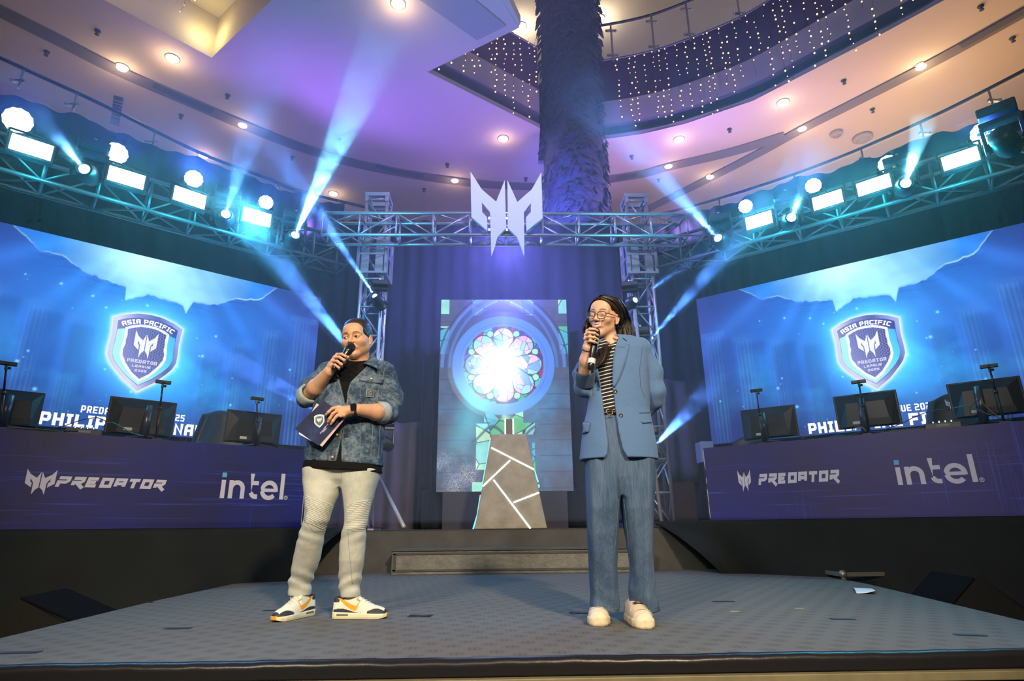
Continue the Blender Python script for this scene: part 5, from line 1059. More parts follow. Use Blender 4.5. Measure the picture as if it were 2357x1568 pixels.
# ---------------------------------------------------------------- shaggy column and fairy lights
M_bark = pbr('column_shag', (0.06, 0.062, 0.10), 0.75, noise=.35, nscale=14)
CLY = 11.2; t = thing('shaggy_column', 'tall round column wrapped in ragged dark leafy flaps', 'column', (onY(1320, 500, CLY).x, CLY, 3.0))
x_at = lambda y: (onY(1236 + (y - 0) * .02, y, CLY), onY(1375 + max(0, y) * .06, y, CLY))
m_ = MB(); prof = []; ptsC = []
for k in range(26):
    z = 3.0 + k * .55; yy = None; lo_, hi_ = -1500, 1200
    for _ in range(30):
        mid_ = (lo_ + hi_) / 2
        if onY(1310, mid_, CLY).z > z: lo_ = mid_
        else: hi_ = mid_
    yp = (lo_ + hi_) / 2; a, b = onY(1238 + .022 * yp, yp, CLY), onY(1376 + .05 * yp, yp, CLY); ptsC.append((Vector(((a.x + b.x) / 2, CLY, z)), (b.x - a.x) / 2))
m_.path([p for p, r in ptsC], [r * .93 for p, r in ptsC], 28); m_.build('column_core', M_bark, t, smooth=True)
m_ = MB(); rs = random.Random(4)
for k in range(1500):
    f = rs.random() * (len(ptsC) - 1.01); i = int(f); p = ptsC[i][0].lerp(ptsC[i + 1][0], f - i); r = ptsC[i][1] * .93; a = rs.uniform(-PI * 1.05, .05 * PI); nrm = Vector((math.cos(a), math.sin(a), 0)); tg = Vector((-nrm.y, nrm.x, 0)); l = rs.uniform(.14, .34); w = rs.uniform(.05, .11); q = p + nrm * r; tw = rs.uniform(-.4, .4)
    dn = (Vector((0, 0, -1)) + tg * tw).normalized(); ou = rs.uniform(.03, .11)
    m_.add([q - tg * w * .6, q + tg * w * .6, q + dn * l * .5 + tg * w + nrm * ou, q + dn * l + nrm * ou * 1.3, q + dn * l * .5 - tg * w + nrm * ou * .9], [(0, 1, 2, 4), (4, 2, 3)])
m_.build('leaf_flaps', M_bark, t, solid=.008)['kind'] = 'stuff'
M_bulb = emi('fairy_bulb', (1.0, 0.62, 0.25), 3.2); M_wire = pbr('fairy_wire', (0.05, 0.04, 0.04), 0.6)
def strings(path, ztop, count, where, lmin, lmax, seed, r=.018):
    rs = random.Random(seed); seg = [0]
    for a, b in zip(path, path[1:]): seg.append(seg[-1] + (b - a).length)
    for k in range(count):
        s_ = seg[-1] * (k + .5 + rs.uniform(-.3, .3)) / count
        for i in range(len(path) - 1):
            if s_ <= seg[i + 1]: break
        p = path[i].lerp(path[i + 1], (s_ - seg[i]) / (seg[i + 1] - seg[i])); c_ = Vector((2, 5, 0)) - Vector((p.x, p.y, 0)); p = Vector((p.x, p.y, ztop)) + c_.normalized() * .10; L_ = rs.uniform(lmin, lmax)
        t = thing('fairy_light_string', 'hanging string of tiny warm fairy lights ' + where, 'string lights', p, 'fairy light strings ' + where); n_ = int(L_ / .13); m_ = MB(); pts = []
        for j in range(n_ + 1): pts.append(p + Vector((rs.uniform(-.03, .03), rs.uniform(-.02, .02), -L_ * j / n_)))
        m_.path(pts, .003, 3); m_.build('wire', M_wire, t); m_ = MB()
        for q in pts[1:]: 
            if rs.random() < .8: m_.ball(q, r * rs.uniform(.5, 1.0), 6)
        m_.build('bulbs', M_bulb, t, smooth=True)
strings([Vector((p.x, p.y, 0)) for p in arcE[2:]], ZC + 2.1, 62, 'right of the column', 1.2, 2.3, 3)
strings([V0.lerp(far_edge[1], .0), far_edge[1]], ZC + 2.1, 13, 'between the ceiling corner and the column', 1.3, 2.2, 5)
strings([onZ(1080, 125, ZC) + Vector((0, 0, 0)), onZ(1215, 60, ZC) + Vector((.6, -.4, 0))], 13.57, 10, 'left of the column near the top edge', 3.9, 4.9, 6)
strings([onZ(405, -40, ZC + .9), onZ(470, -60, ZC + .9)], ZC + .88, 5, 'in the left ceiling coffer', .3, .8, 7, .014)
# ================================================================ organic shapes (distance fields turned into meshes)
from mathutils.bvhtree import BVHTree
F32 = np.float32
class G:
    def __init__(s, lo, hi, h):
        s.lo = np.array(lo, F32); s.h = h; s.n = np.maximum(4, np.ceil((np.array(hi) - np.array(lo)) / h).astype(int) + 1)
        ax = [s.lo[i] + np.arange(s.n[i], dtype=F32) * F32(h) for i in range(3)]; s.X, s.Y, s.Z = np.meshgrid(*ax, indexing='ij', sparse=True); s.shape = tuple(s.n)
def bounds(pts, m):
    a = np.array([tuple(p) for p in pts]); return a.min(0) - m, a.max(0) + m
def rc(g, a, b, ra, rb=None, fy=1.0):
    """tapered capsule; fy squashes it front to back"""
    rb = ra if rb is None else rb; a = np.array(a, F32); b = np.array(b, F32); d = b - a; X, Y, Z = g.X - a[0], (g.Y - a[1]) / fy, g.Z - a[2]; d = d * np.array((1, 1 / fy, 1), F32)
    t = np.clip((X * d[0] + Y * d[1] + Z * d[2]) / max(1e-9, float(d @ d)), 0, 1); return np.sqrt((X - t * d[0]) ** 2 + (Y - t * d[1]) ** 2 + (Z - t * d[2]) ** 2) - (ra + (rb - ra) * t)
def ell(g, c, r, M=None):
    X, Y, Z = g.X - c[0], g.Y - c[1], g.Z - c[2]
    if M is not None: X, Y, Z = M[0][0] * X + M[0][1] * Y + M[0][2] * Z, M[1][0] * X + M[1][1] * Y + M[1][2] * Z, M[2][0] * X + M[2][1] * Y + M[2][2] * Z
    k = np.sqrt((X / r[0]) ** 2 + (Y / r[1]) ** 2 + (Z / r[2]) ** 2); return (k - 1) * min(r)
def smin(a, b, k): h = np.clip(0.5 + 0.5 * (b - a) / k, 0, 1); return b * (1 - h) + a * h - k * h * (1 - h)
def smax(a, b, k): return -smin(-a, -b, k)
def loft(g, rows, p=2.2):
    """rows: (z, cx, cy, rx, ry) bottom to top"""
    R_ = np.array(sorted(rows)); z = g.Z; f = lambda i: np.interp(z, R_[:, 0], R_[:, i]).astype(F32); cx_, cy_, rx, ry = f(1), f(2), f(3), f(4)
    k = (np.abs((g.X - cx_) / rx) ** p + np.abs((g.Y - cy_) / ry) ** p) ** (1 / p); d = (k - 1) * np.minimum(rx, ry); return np.maximum(d, np.maximum(z - R_[-1, 0], R_[0, 0] - z))
def nets(g, D):
    """naive surface nets"""
    D = np.ascontiguousarray(np.broadcast_to(D, g.shape), F32); ins = D < 0; nx, ny, nz = g.shape
    def corner(i, j, k): return D[i:nx - 1 + i, j:ny - 1 + j, k:nz - 1 + k]
    cnt = np.zeros((nx - 1, ny - 1, nz - 1), np.int8)
    for i in (0, 1):
        for j in (0, 1):
            for k in (0, 1): cnt += ins[i:nx - 1 + i, j:ny - 1 + j, k:nz - 1 + k]
    act = (cnt > 0) & (cnt < 8); I = np.argwhere(act); vid = -np.ones(act.shape, np.int32); vid[act] = np.arange(len(I)); S_ = np.zeros((len(I), 3)); N_ = np.zeros(len(I))
    off = [(i, j, k) for i in (0, 1) for j in (0, 1) for k in (0, 1)]
    for a in off:
        for b in off:
            if sum(abs(a[q] - b[q]) for q in range(3)) == 1 and a < b:
                da = D[I[:, 0] + a[0], I[:, 1] + a[1], I[:, 2] + a[2]]; db = D[I[:, 0] + b[0], I[:, 1] + b[1], I[:, 2] + b[2]]; m = (da < 0) != (db < 0); t = np.where(m, da / np.where(np.abs(da - db) < 1e-12, 1, da - db), 0)
                P = np.array(a)[None] + t[:, None] * (np.array(b) - np.array(a))[None]; S_ += P * m[:, None]; N_ += m
    V_ = (I + S_ / np.maximum(N_, 1)[:, None]) * g.h + g.lo; Fc = []
    for ax in range(3):
        u, v = (ax + 1) % 3, (ax + 2) % 3; sl0 = [slice(None)] * 3; sl1 = [slice(None)] * 3; sl0[ax] = slice(0, -1); sl1[ax] = slice(1, None); A_, B_ = ins[tuple(sl0)], ins[tuple(sl1)]; E = np.argwhere(A_ != B_)
        ok = (E[:, u] > 0) & (E[:, v] > 0) & (E[:, u] < g.shape[u] - 1) & (E[:, v] < g.shape[v] - 1); E = E[ok]
        if not len(E): continue
        fl = A_[E[:, 0], E[:, 1], E[:, 2]]
        def vv(du, dv): q = E.copy(); q[:, u] -= du; q[:, v] -= dv; return vid[q[:, 0], q[:, 1], q[:, 2]]
        Q = np.stack([vv(1, 1), vv(0, 1), vv(0, 0), vv(1, 0)], 1); Q[~fl] = Q[~fl][:, ::-1]; Fc.append(Q)
    return V_, np.concatenate(Fc)
class Org:
    """collects meshed fields into one object, with per-vertex colour"""
    def __init__(s): s.V = []; s.F = []; s.C = []; s.n = 0
    def add(s, V_, F_, C_=None): s.V.append(V_); s.F.append(F_ + s.n); s.C.append(np.tile((1., 1., 1.), (len(V_), 1)) if C_ is None else C_); s.n += len(V_)
    def field(s, g, D, col=None): V_, F_ = nets(g, D); s.add(V_, F_, None if col is None else (col(V_) if callable(col) else np.tile(col, (len(V_), 1)))); return V_, F_
    def build(s, name, mat, parent, smooth_it=0):
        V_, F_, C_ = np.concatenate(s.V), np.concatenate(s.F), np.concatenate(s.C); org = np.array(root_of(parent).location)
        me = bpy.data.meshes.new(name); me.vertices.add(len(V_)); me.vertices.foreach_set('co', (V_ - org).ravel()); me.loops.add(F_.size); me.polygons.add(len(F_)); me.loops.foreach_set('vertex_index', F_.ravel().astype(np.int32)); me.polygons.foreach_set('loop_start', np.arange(0, F_.size, 4, dtype=np.int32)); me.update(calc_edges=True)
        me.polygons.foreach_set('use_smooth', [True] * len(F_)); at = me.color_attributes.new('tint', 'FLOAT_COLOR', 'POINT'); at.data.foreach_set('color', np.concatenate([C_, np.ones((len(C_), 1))], 1).ravel()); me.materials.append(mat)
        o = bpy.data.objects.new(name, me); COL.objects.link(o); o.parent = parent
        if smooth_it: q = o.modifiers.new('relax', 'SMOOTH'); q.factor = 0.5; q.iterations = smooth_it
        s.me = me; return o
    def tree(s): V_, F_ = np.concatenate(s.V), np.concatenate(s.F); return BVHTree.FromPolygons([tuple(v) for v in V_], [tuple(int(i) for i in f) for f in F_])
def hit(tree, x, y, off=0.0):
    d = ray(x, y).normalized(); loc, nrm, i, dist = tree.ray_cast(CP, d)
    if loc is None: return None
    if nrm.dot(d) > 0: nrm = -nrm
    return loc + nrm * off
def seam(tree, px, r, mat, parent, name='seam', off=0.0, step=4, n=5, label=None):
    pts = []
    for (x0, y0), (x1, y1) in zip(px, px[1:]):
        k = max(1, int(math.hypot(x1 - x0, y1 - y0) / step))
        for i in range(k): q = hit(tree, x0 + (x1 - x0) * i / k, y0 + (y1 - y0) * i / k, off); pts += [q] if q else []
    q = hit(tree, *px[-1], off); pts += [q] if q else []
    if len(pts) < 2: return None
    m_ = MB(); run = [pts[0]]
    for a, b in zip(pts, pts[1:]):
        if (b - a).length > .05:
            if len(run) > 1: m_.path(run, r, n)
            run = [b]
        else: run.append(b)
    if len(run) > 1: m_.path(run, r, n)
    return m_.build(name, mat, parent, smooth=True, label=label)
def patch(tree, quad, nu, nv, off, mat, parent, name, thick=.003, label=None, bulge=0.0):
    """cloth piece lying on the surface under the given photo quad (tl, tr, br, bl)"""
    q = [Vector((*p, 0)) for p in quad]; vs = []; last = None
    for j in range(nv):
        for i in range(nu):
            u, v = i / (nu - 1), j / (nv - 1); p = q[0].lerp(q[1], u).lerp(q[3].lerp(q[2], u), v); h_ = hit(tree, p.x, p.y, off + bulge * math.sin(u * PI) * math.sin(v * PI)); last = h_ or last; vs.append(h_ or last)
    good = next((q_ for q_ in vs if q_ is not None), None)
    if good is None: return None
    vs = [q_ if q_ is not None else good for q_ in vs]
    fs = [(j * nu + i, j * nu + i + 1, (j + 1) * nu + i + 1, (j + 1) * nu + i) for j in range(nv - 1) for i in range(nu - 1)]
    o = link_mesh(name, vs, fs, mat, parent, True); md = o.modifiers.new('solid', 'SOLIDIFY'); md.thickness = thick; md.offset = 0
    if label: o['label'] = label
    return o
def tint_mat(name, rough=.5, sss=0.0, spec=.4, bump=0.0, bscale=200, noise=0.0, nscale=30, sheen=0.0):
    m = bpy.data.materials.new(name); m.use_nodes = True; t = NT(m); b = t.n['Principled BSDF']; a = t.new('ShaderNodeAttribute'); a.attribute_name = 'tint'; c = a.outputs['Color']
    if noise: c = t.mix(1.0, c, t.ramp(t.noise(t.coord(), nscale, 4, .6), [(0.3, (1 - noise,) * 3), (0.7, (1 + noise,) * 3)]), 'MULTIPLY')
    t.link(c, b.inputs['Base Color']); b.inputs['Roughness'].default_value = rough; b.inputs['Specular IOR Level'].default_value = spec
    if sheen: b.inputs['Sheen Weight'].default_value = sheen
    if sss: b.inputs['Subsurface Weight'].default_value = sss; b.inputs['Subsurface Radius'].default_value = (1, .4, .25); b.inputs['Subsurface Scale'].default_value = .006
    if bump: bn = t.new('ShaderNodeBump'); bn.inputs['Strength'].default_value = bump; bn.inputs['Distance'].default_value = .004; t.link(t.noise(t.coord(), bscale, 3), bn.inputs['Height']); t.link(bn.outputs[0], b.inputs['Normal'])
    return m
M_skin = tint_mat('skin', .48, .12, .45, .12, 260, .05, 60); M_hairm = tint_mat('hair', .36, 0, .5, .25, 500)
M_eyew = pbr('eye_white', (0.50, 0.46, 0.44), .3, coat=.5); M_iris = pbr('iris_dark', (0.018, 0.010, 0.008), .12, coat=.8); M_teeth = pbr('teeth', (0.85, 0.82, 0.78), .3)
M_micb = pbr('mic_black', (0.012, 0.012, 0.013), .22, coat=.4); M_micg = pbr('mic_grille', (0.02, 0.02, 0.021), .5, .5, bump=1.0, bscale=420)
def rotm(yaw, pitch, roll):
    """head frame: columns are face-right, face-back, face-up in world"""
    M = Matrix.Rotation(yaw, 3, 'Z') @ Matrix.Rotation(pitch, 3, 'X') @ Matrix.Rotation(roll, 3, 'Y'); return np.array(M)
class HeadG:
    """a world grid seen in head coordinates"""
    def __init__(s, g, c, M, sc=(1, 1, 1)):
        X, Y, Z = g.X - c[0], g.Y - c[1], g.Z - c[2]; s.shape = g.shape
        s.X = (M[0][0] * X + M[1][0] * Y + M[2][0] * Z) / sc[0]; s.Y = (M[0][1] * X + M[1][1] * Y + M[2][1] * Z) / sc[1]; s.Z = (M[0][2] * X + M[1][2] * Y + M[2][2] * Z) / sc[2]
def to_head(P, c, M, sc=(1, 1, 1)): return ((P - np.array(c)) @ M) / np.array(sc)
def to_world(p, c, M, sc=(1, 1, 1)): return Vector(M @ (np.array(p) * np.array(sc)) + np.array(c))
def head_field(h, jaw=1.0, cheek=1.0, smile=0.0, open_=0.0, female=False):
    d = ell(h, (0, .018, .030), (.0765, .094, .088)); d = smin(d, ell(h, (0, -.020, -.030), (.061 * jaw, .068, .078)), .030)
    d = smin(d, rc(h, (-.044 * jaw, .0, -.055), (0, -.060, -.093), .020, .017), .030); d = smin(d, rc(h, (.044 * jaw, .0, -.055), (0, -.060, -.093), .020, .017), .030)
    d = smin(d, ell(h, (0, -.066, -.098), (.022 * (jaw + .05), .018, .016)), .018)
    for s in (-1, 1):
        d = smin(d, ell(h, (s * .036, -.056, -.022 + .006 * smile), (.026 * cheek, .026 * cheek, .024)), .022)
        d = smin(d, rc(h, (s * .010, -.080, .027), (s * .045, -.066, .026), .010, .008), .016)
    d = smin(d, ell(h, (0, -.060, .060), (.050, .030, .034)), .03)
    for s in (-1, 1):
        d = smax(d, -ell(h, (s * .032, -.093, .008), (.019, .018, .0125)), .014)
        d = smin(d, ell(h, (s * .0315, -.0755, .0105), (.0155, .0125, .0095)), .006)
        if female: d = smin(d, rc(h, (s * .020, -.087, .003), (s * .044, -.080, .004), .0028, .0022), .004)
        else:
            d = smax(d, -ell(h, (s * .0315, -.094, .0075), (.0125, .010, .0034)), .0020)
            d = smin(d, rc(h, (s * .019, -.0865, .0135), (s * .044, -.080, .0125), .0024, .002), .003)
    d = smin(d, rc(h, (0, -.083, .018), (0, -.1045, -.020), .0065, .0105), .010); 
    for s in (-1, 1): d = smin(d, ell(h, (s * .0125, -.0965, -.0245), (.0085, .0095, .0075)), .005); d = smax(d, -ell(h, (s * .0065, -.1015, -.0325), (.0035, .004, .003)), .002)
    # mouth
    w = .021 + .009 * smile; up = .006 * smile
    d = smin(d, ell(h, (0, -.078, -.052), (.030, .018, .018)), .012)
    cut = np.abs(h.Z + .0535 - up * (h.X / w) ** 2 * 1.2) - (.0008 + open_ * np.clip(1 - (h.X / w) ** 2, 0, 1)); cut = np.maximum(cut, np.abs(h.X) - w); cut = np.maximum(cut, h.Y + .075)
    for s in (-1, 0, 1): d = smin(d, rc(h, (s * .002, -.0945, -.0485 - open_ * .6), (s * w * .98, -.0865 + .004 * smile, -.0525 + up - open_ * .2), .0042, .0018), .003)
    d = smin(d, rc(h, (-w * .75, -.088, -.0585 + up * .6 - open_), (0, -.0935, -.0605 - open_), .0028, .0052), .004); d = smin(d, rc(h, (w * .75, -.088, -.0585 + up * .6 - open_), (0, -.0935, -.0605 - open_), .0028, .0052), .004)
    d = smax(d, -cut, .0015)
    if smile:   # folds beside the mouth
        for s in (-1, 1): d = smax(d, -rc(h, (s * .020, -.093, -.028), (s * .036, -.080, -.050), .0025, .0018), .006)
    for s in (-1, 1):
        e = ell(h, (s * .0795, .012, -.004), (.010, .018, .031)); e = smax(e, -ell(h, (s * .090, .008, .0), (.010, .010, .018)), .004); d = smin(d, e, .006); d = smin(d, ell(h, (s * .078, .004, -.030), (.006, .008, .009)), .004)
    return d
def face_paint(base, lip, brow, cheekc, c, M, sc, smile=0.0, brow_on=True, browz=.030, stub=0.0, mole=None):
    def f(P):
        L_ = to_head(P, c, M, sc); x, y, z = L_[:, 0], L_[:, 1], L_[:, 2]; C_ = np.tile(np.array(base), (len(P), 1)); ax = np.abs(x); fr = y < -.055
        def mix(m, col): C_[...] = C_ * (1 - m[:, None]) + np.array(col)[None] * m[:, None]
        mix(.35 * np.exp(-(((ax - .040) / .018) ** 2 + ((z + .025) / .016) ** 2)) * fr, cheekc); mix(.3 * np.exp(-(((x) / .012) ** 2 + ((z + .022) / .010) ** 2)) * fr, cheekc)
        w = .0225 + .009 * smile; up = .006 * smile * (x / w) ** 2
        lipm = np.clip(1 - np.abs(ax / w) ** 3, 0, 1) ** .5; zc = -.0545 + up
        mix(np.clip(1.6 * lipm - np.abs(z - zc) / .0062, 0, 1) * (ax < w) * (y < -.078), lip)
        if brow_on:
            bz = browz + .004 * np.sin(np.clip((ax - .012) / .04, 0, 1) * PI) - .10 * np.clip(ax - .040, 0, 1); bm = np.clip(1.6 - np.abs(z - bz) / .0036, 0, 1) * np.clip((ax - .012) / .004, 0, 1) * np.clip((.054 - ax) / .008, 0, 1) * (y < -.04); mix(bm * .85, brow)
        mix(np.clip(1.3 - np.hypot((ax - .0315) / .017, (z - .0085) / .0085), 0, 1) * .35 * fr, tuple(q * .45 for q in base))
        if stub: mix(stub * np.clip((-.030 - z) / .02, 0, 1) * (y < .0), tuple(q * .55 for q in base))
        if mole: mix(np.clip(1.6 - np.hypot(x - mole[0], z - mole[1]) / .0022, 0, 1) * fr, (.03, .015, .01))
        return C_
    return f
def chain(g, pts, rs, k=.004):
    d = None
    for i in range(len(pts) - 1): e = rc(g, pts[i], pts[i + 1], rs[i], rs[i + 1]); d = e if d is None else smin(d, e, k)
    return d
def mic(label, head, tail, r_head, r_body, band=None, ring=None):
    head, tail = Vector(head), Vector(tail); d = (tail - head).normalized(); L_ = (tail - head).length; t = thing('microphone', label, 'microphone', head.lerp(tail, .5))
    m_ = MB(); m_.lathe(head, d, [(0, -r_head), (r_head * .5, -r_head * .87), (r_head * .85, -r_head * .53), (r_head, 0), (r_head * .97, r_head * .5), (r_head * .85, r_head * .95)], 28); m_.build('grille', M_micg, t, smooth=True)
    m_ = MB(); m_.lathe(head, d, [(r_head * .9, r_head * .85), (r_head * .98, r_head * 1.0), (r_head * .9, r_head * 1.25), (r_body * 1.12, r_head * 1.8), (r_body, r_head * 2.6), (r_body * .95, L_ * .72), (r_body * .80, L_ * .74), (r_body * .80, L_ * .77), (r_body * .93, L_ * .79), (r_body * .85, L_ * .985), (r_body * .6, L_)], 28); m_.build('handle', M_micb, t, smooth=True)
    if band: m_ = MB(); m_.lathe(head, d, [(r_body * 1.0, L_ * band[0]), (r_body * 1.06, L_ * band[0]), (r_body * 1.06, L_ * band[1]), (r_body * 1.0, L_ * band[1])], 28); m_.build('label_band', pbr('mic_label', (.6, .6, .6), .5), t, smooth=False)
    return t
# ================================================================ the man in denim
YM = 3.41; PXM = YM / FPX
def m(x, y, dy=0.0): return onY(x, y, YM + dy)
footL = onZ(662, 1428, 0.0); man = thing('person', 'man in a blue denim jacket and pale jeans talking into a microphone, holding cue cards', 'person', (m(790, 1200).x, YM, 0.0))
SKM = (.56, .315, .185)
HC = np.array(m(821, 783.5, .0)); HM = rotm(math.radians(-9), math.radians(9), math.radians(-4)); HS = (1.04, 1.0, .99)
body = Org()
lo, hi = bounds([tuple(HC)], .165); hi[2] -= .02; lo[2] -= .03
g = G(lo, hi, .0021); h = HeadG(g, HC, HM, HS); d = head_field(h, jaw=1.14, cheek=1.15, smile=.5, open_=.0022)
nb = np.array(m(828, 848, .045)); d = smin(d, rc(g, to_world((0, .028, -.055), HC, HM), nb, .056, .066), .02)
body.field(g, d, face_paint(SKM, (.42, .16, .12), (.018, .010, .008), (.60, .27, .17), HC, HM, HS, .5, browz=.0305, stub=.12, mole=(-.026, -.040)))
# right forearm and hand round the microphone
def hand(g, wrist, knuckles, palm_c, fingers, thumb, rp=.017):
    d = rc(g, wrist, palm_c, .024, .027, 1.0)
    for k_ in knuckles: d = smin(d, rc(g, palm_c, k_, .020, .0105), .010)
    for pts, r in fingers: d = smin(d, chain(g, pts, [r * 1.08, r, r * .95, r * .80][:len(pts)]), .0035)
    if thumb: d = smin(d, chain(g, thumb, [.016, .0125, .0115, .0095][:len(thumb)]), .008)
    return d
mh, mt = m(807.5, 800, -.155), m(767, 853, -.215)
W1 = m(757, 856, -.175); E1 = m(709, 912, -.01)
kn = [m(776, 816.5, -.195), m(769.5, 823, -.205), m(765, 832, -.208), m(764, 841.5, -.205)]; pal = m(764, 843, -.185)
ax_ = (Vector(mt) - Vector(mh)).normalized()
fing = [([kn[0], m(786, 815.5, -.218), m(795.5, 820.5, -.212), m(797, 826, -.198)], .0085), ([kn[1], m(781.5, 822.5, -.232), m(792, 829.5, -.228), m(792.5, 835, -.212)], .0088),
        ([kn[2], m(775.5, 831.5, -.236), m(786, 839, -.234), m(786.5, 844, -.218)], .0084), ([kn[3], m(771, 840, -.232), m(780, 847, -.232), m(780.5, 851, -.218)], .0074)]
th = [m(764, 843, -.165), m(776, 838, -.155), m(789, 829, -.162), m(800.5, 822.5, -.178)]
lo, hi = bounds([W1, E1, kn[0], fing[0][0][2], th[3], fing[3][0][2]], .05)
g = G(lo, hi, .0023); d = rc(g, E1, m(727, 893, -.08), .040, .045); d = smin(d, rc(g, m(727, 893, -.08), W1, .047, .029), .02); d = smin(d, hand(g, W1, kn, pal, fing, th), .012)
HANDC = lambda P: np.tile(np.array(SKM) * 1.02, (len(P), 1))
body.field(g, d, HANDC)
# left forearm and hand on the cards
W2 = m(822, 943, -.20); E2 = m(889, 950, -.03); pal2 = m(800, 945, -.222)
kn2 = [m(779, 937, -.238), m(777, 945, -.245), m(783, 952, -.245), m(791, 957, -.240)]
fing2 = [([kn2[0], m(765, 941, -.252), m(756, 949, -.252), m(751, 954.5, -.245)], .0090), ([kn2[1], m(766, 953, -.262), m(759, 964, -.262), m(755.5, 971, -.254)], .0090), ([kn2[2], m(773, 960, -.262), m(766, 970, -.262), m(762, 976.5, -.254)], .0086), ([kn2[3], m(785, 958, -.255), m(780, 957, -.258), m(776, 955, -.262)], .0078)]
th2 = [m(800, 951, -.215), m(788, 962, -.205), m(778, 972, -.200)]
lo, hi = bounds([W2, E2, kn2[0], fing2[0][0][3], fing2[2][0][3], th2[2]], .05)
g = G(lo, hi, .0023); d = rc(g, E2, m(866, 949, -.11), .040, .045); d = smin(d, rc(g, m(866, 949, -.11), W2, .045, .031), .02); d = smin(d, hand(g, W2, kn2, pal2, fing2, th2), .012); body.field(g, d, HANDC)
# torso and legs inside the clothes, ankles
def rowsM(L_, shrink=0.0, dyc=0.0):
    out = []
    for (y, xl, xr, dy, ry) in L_: a, b = m(xl, y, dy), m(xr, y, dy); out.append((a.z, (a.x + b.x) / 2, YM + dy, (b.x - a.x) / 2 - shrink, ry - shrink))
    return out
torso = [(834, 786, 852, .03, .085), (846, 752, 884, .02, .115), (865, 740, 896, .01, .130), (900, 731, 893, .0, .140), (940, 722, 889, .0, .142), (985, 713, 885, .0, .142), (1030, 704, 882, .0, .140), (1060, 701, 880, .0, .142), (1090, 700, 881, .0, .142)]
legL = [(1077, 702, 789, .0, .118), (1085, 699, 789, .0, .120), (1110, 699, 785, .0, .112), (1140, 702, 778, -.015, .105), (1170, 704, 765, -.03, .090), (1200, 700, 756, -.03, .078), (1218, 693, 748, -.01, .072), (1250, 684, 743, .03, .072), (1290, 675, 736, .09, .066), (1320, 670, 724, .13, .058), (1345, 664, 716, .17, .054), (1371, 664, 715, .19, .054)]
legR = [(1077, 782, 873, .0, .118), (1085, 782, 877, .0, .120), (1110, 784, 869, .0, .112), (1140, 790, 860, .0, .100), (1170, 793, 852, .0, .085), (1200, 794, 845, .0, .074), (1220, 789, 842, .0, .070), (1250, 783, 841, .03, .072), (1290, 781, 838, .05, .066), (1320, 781, 833, .08, .060), (1345, 780, 829, .10, .056), (1374, 785, 828, .11, .054)]
allp = [m(690, 840), m(890, 1375)]; lo, hi = bounds(allp, .16)
g = G(lo, hi, .012); d = loft(g, rowsM(torso, .03)); 
for lg in (legL, legR): d = smin(d, loft(g, rowsM(lg, .022)), .03)
body.field(g, d, HANDC)
g = G(*bounds([(-1.075, 3.60, .08), (-.81, 3.52, .08)], .09), .004); d = rc(g, (-1.075, 3.60, .17), (-1.065, 3.61, .095), .032, .024); d = np.minimum(d, rc(g, (-.795, 3.52, .17), (-.812, 3.522, .095), .032, .024)); body.field(g, d, HANDC)
body.build('body', M_skin, man)
# eyes
for s in (-1, 1):
    m_ = MB(); c = to_world((s * .0315, -.0765, .0075), HC, HM, HS); m_.ball(c, .0118, 20); ey_ = m_.build('eye', M_eyew, man, smooth=True)
    look = to_world((s * .0315 - (.0050 if s < 0 else .0012), -.0765 - .0118, .0085), HC, HM, HS); m_ = MB(); dd = (look - c).normalized(); m_.lathe(c, dd, [(.0070, .0099), (.0066, .0109), (.003, .0121), (0, .0123)], 20); m_.build('iris', M_iris, ey_, smooth=True)
for s in (-1, 1): m_ = MB(); m_.path([to_world((s * (.0305 + (q - .5) * .029), -.0880 + .0155 * abs(q - .38) ** 1.6, .0098 + .0026 * math.sin(q * PI)), HC, HM, HS) for q in np.linspace(0, 1, 9)], [.0004, .0008, .001, .0011, .0011, .001, .001, .0008, .0004], 6); m_.build('eyelashes', pbr('lash', (.015, .01, .009), .6), man, smooth=True)
# hair
g = G(*bounds([tuple(HC + np.array((0, 0, .03)))], .15), .0026); h = HeadG(g, HC, HM, HS)
d = ell(h, (0, .018, .036), (.0835, .101, .0985)); d = d + .0011 * np.sin(h.X * 520 + 3 * np.sin(h.Y * 90)) * np.sin(h.Y * 300 + h.Z * 160) - .006 * np.exp(-((h.Z - .115) / .03) ** 2)
yy = np.array([-.12, -.078, -.066, -.056, -.040, -.014, -.004, .03, .06, .11]); zz = np.array([.058, .056, .051, .040, .018, .004, -.022, -.032, -.042, -.052]); hl = np.interp(h.Y, yy, zz); d = smax(d, hl + .010 * (np.abs(h.X) < 0) - h.Z, .006)
ho = Org(); ho.field(g, d, np.array((.020, .015, .014))); ho.build('hair', M_hairm, man)
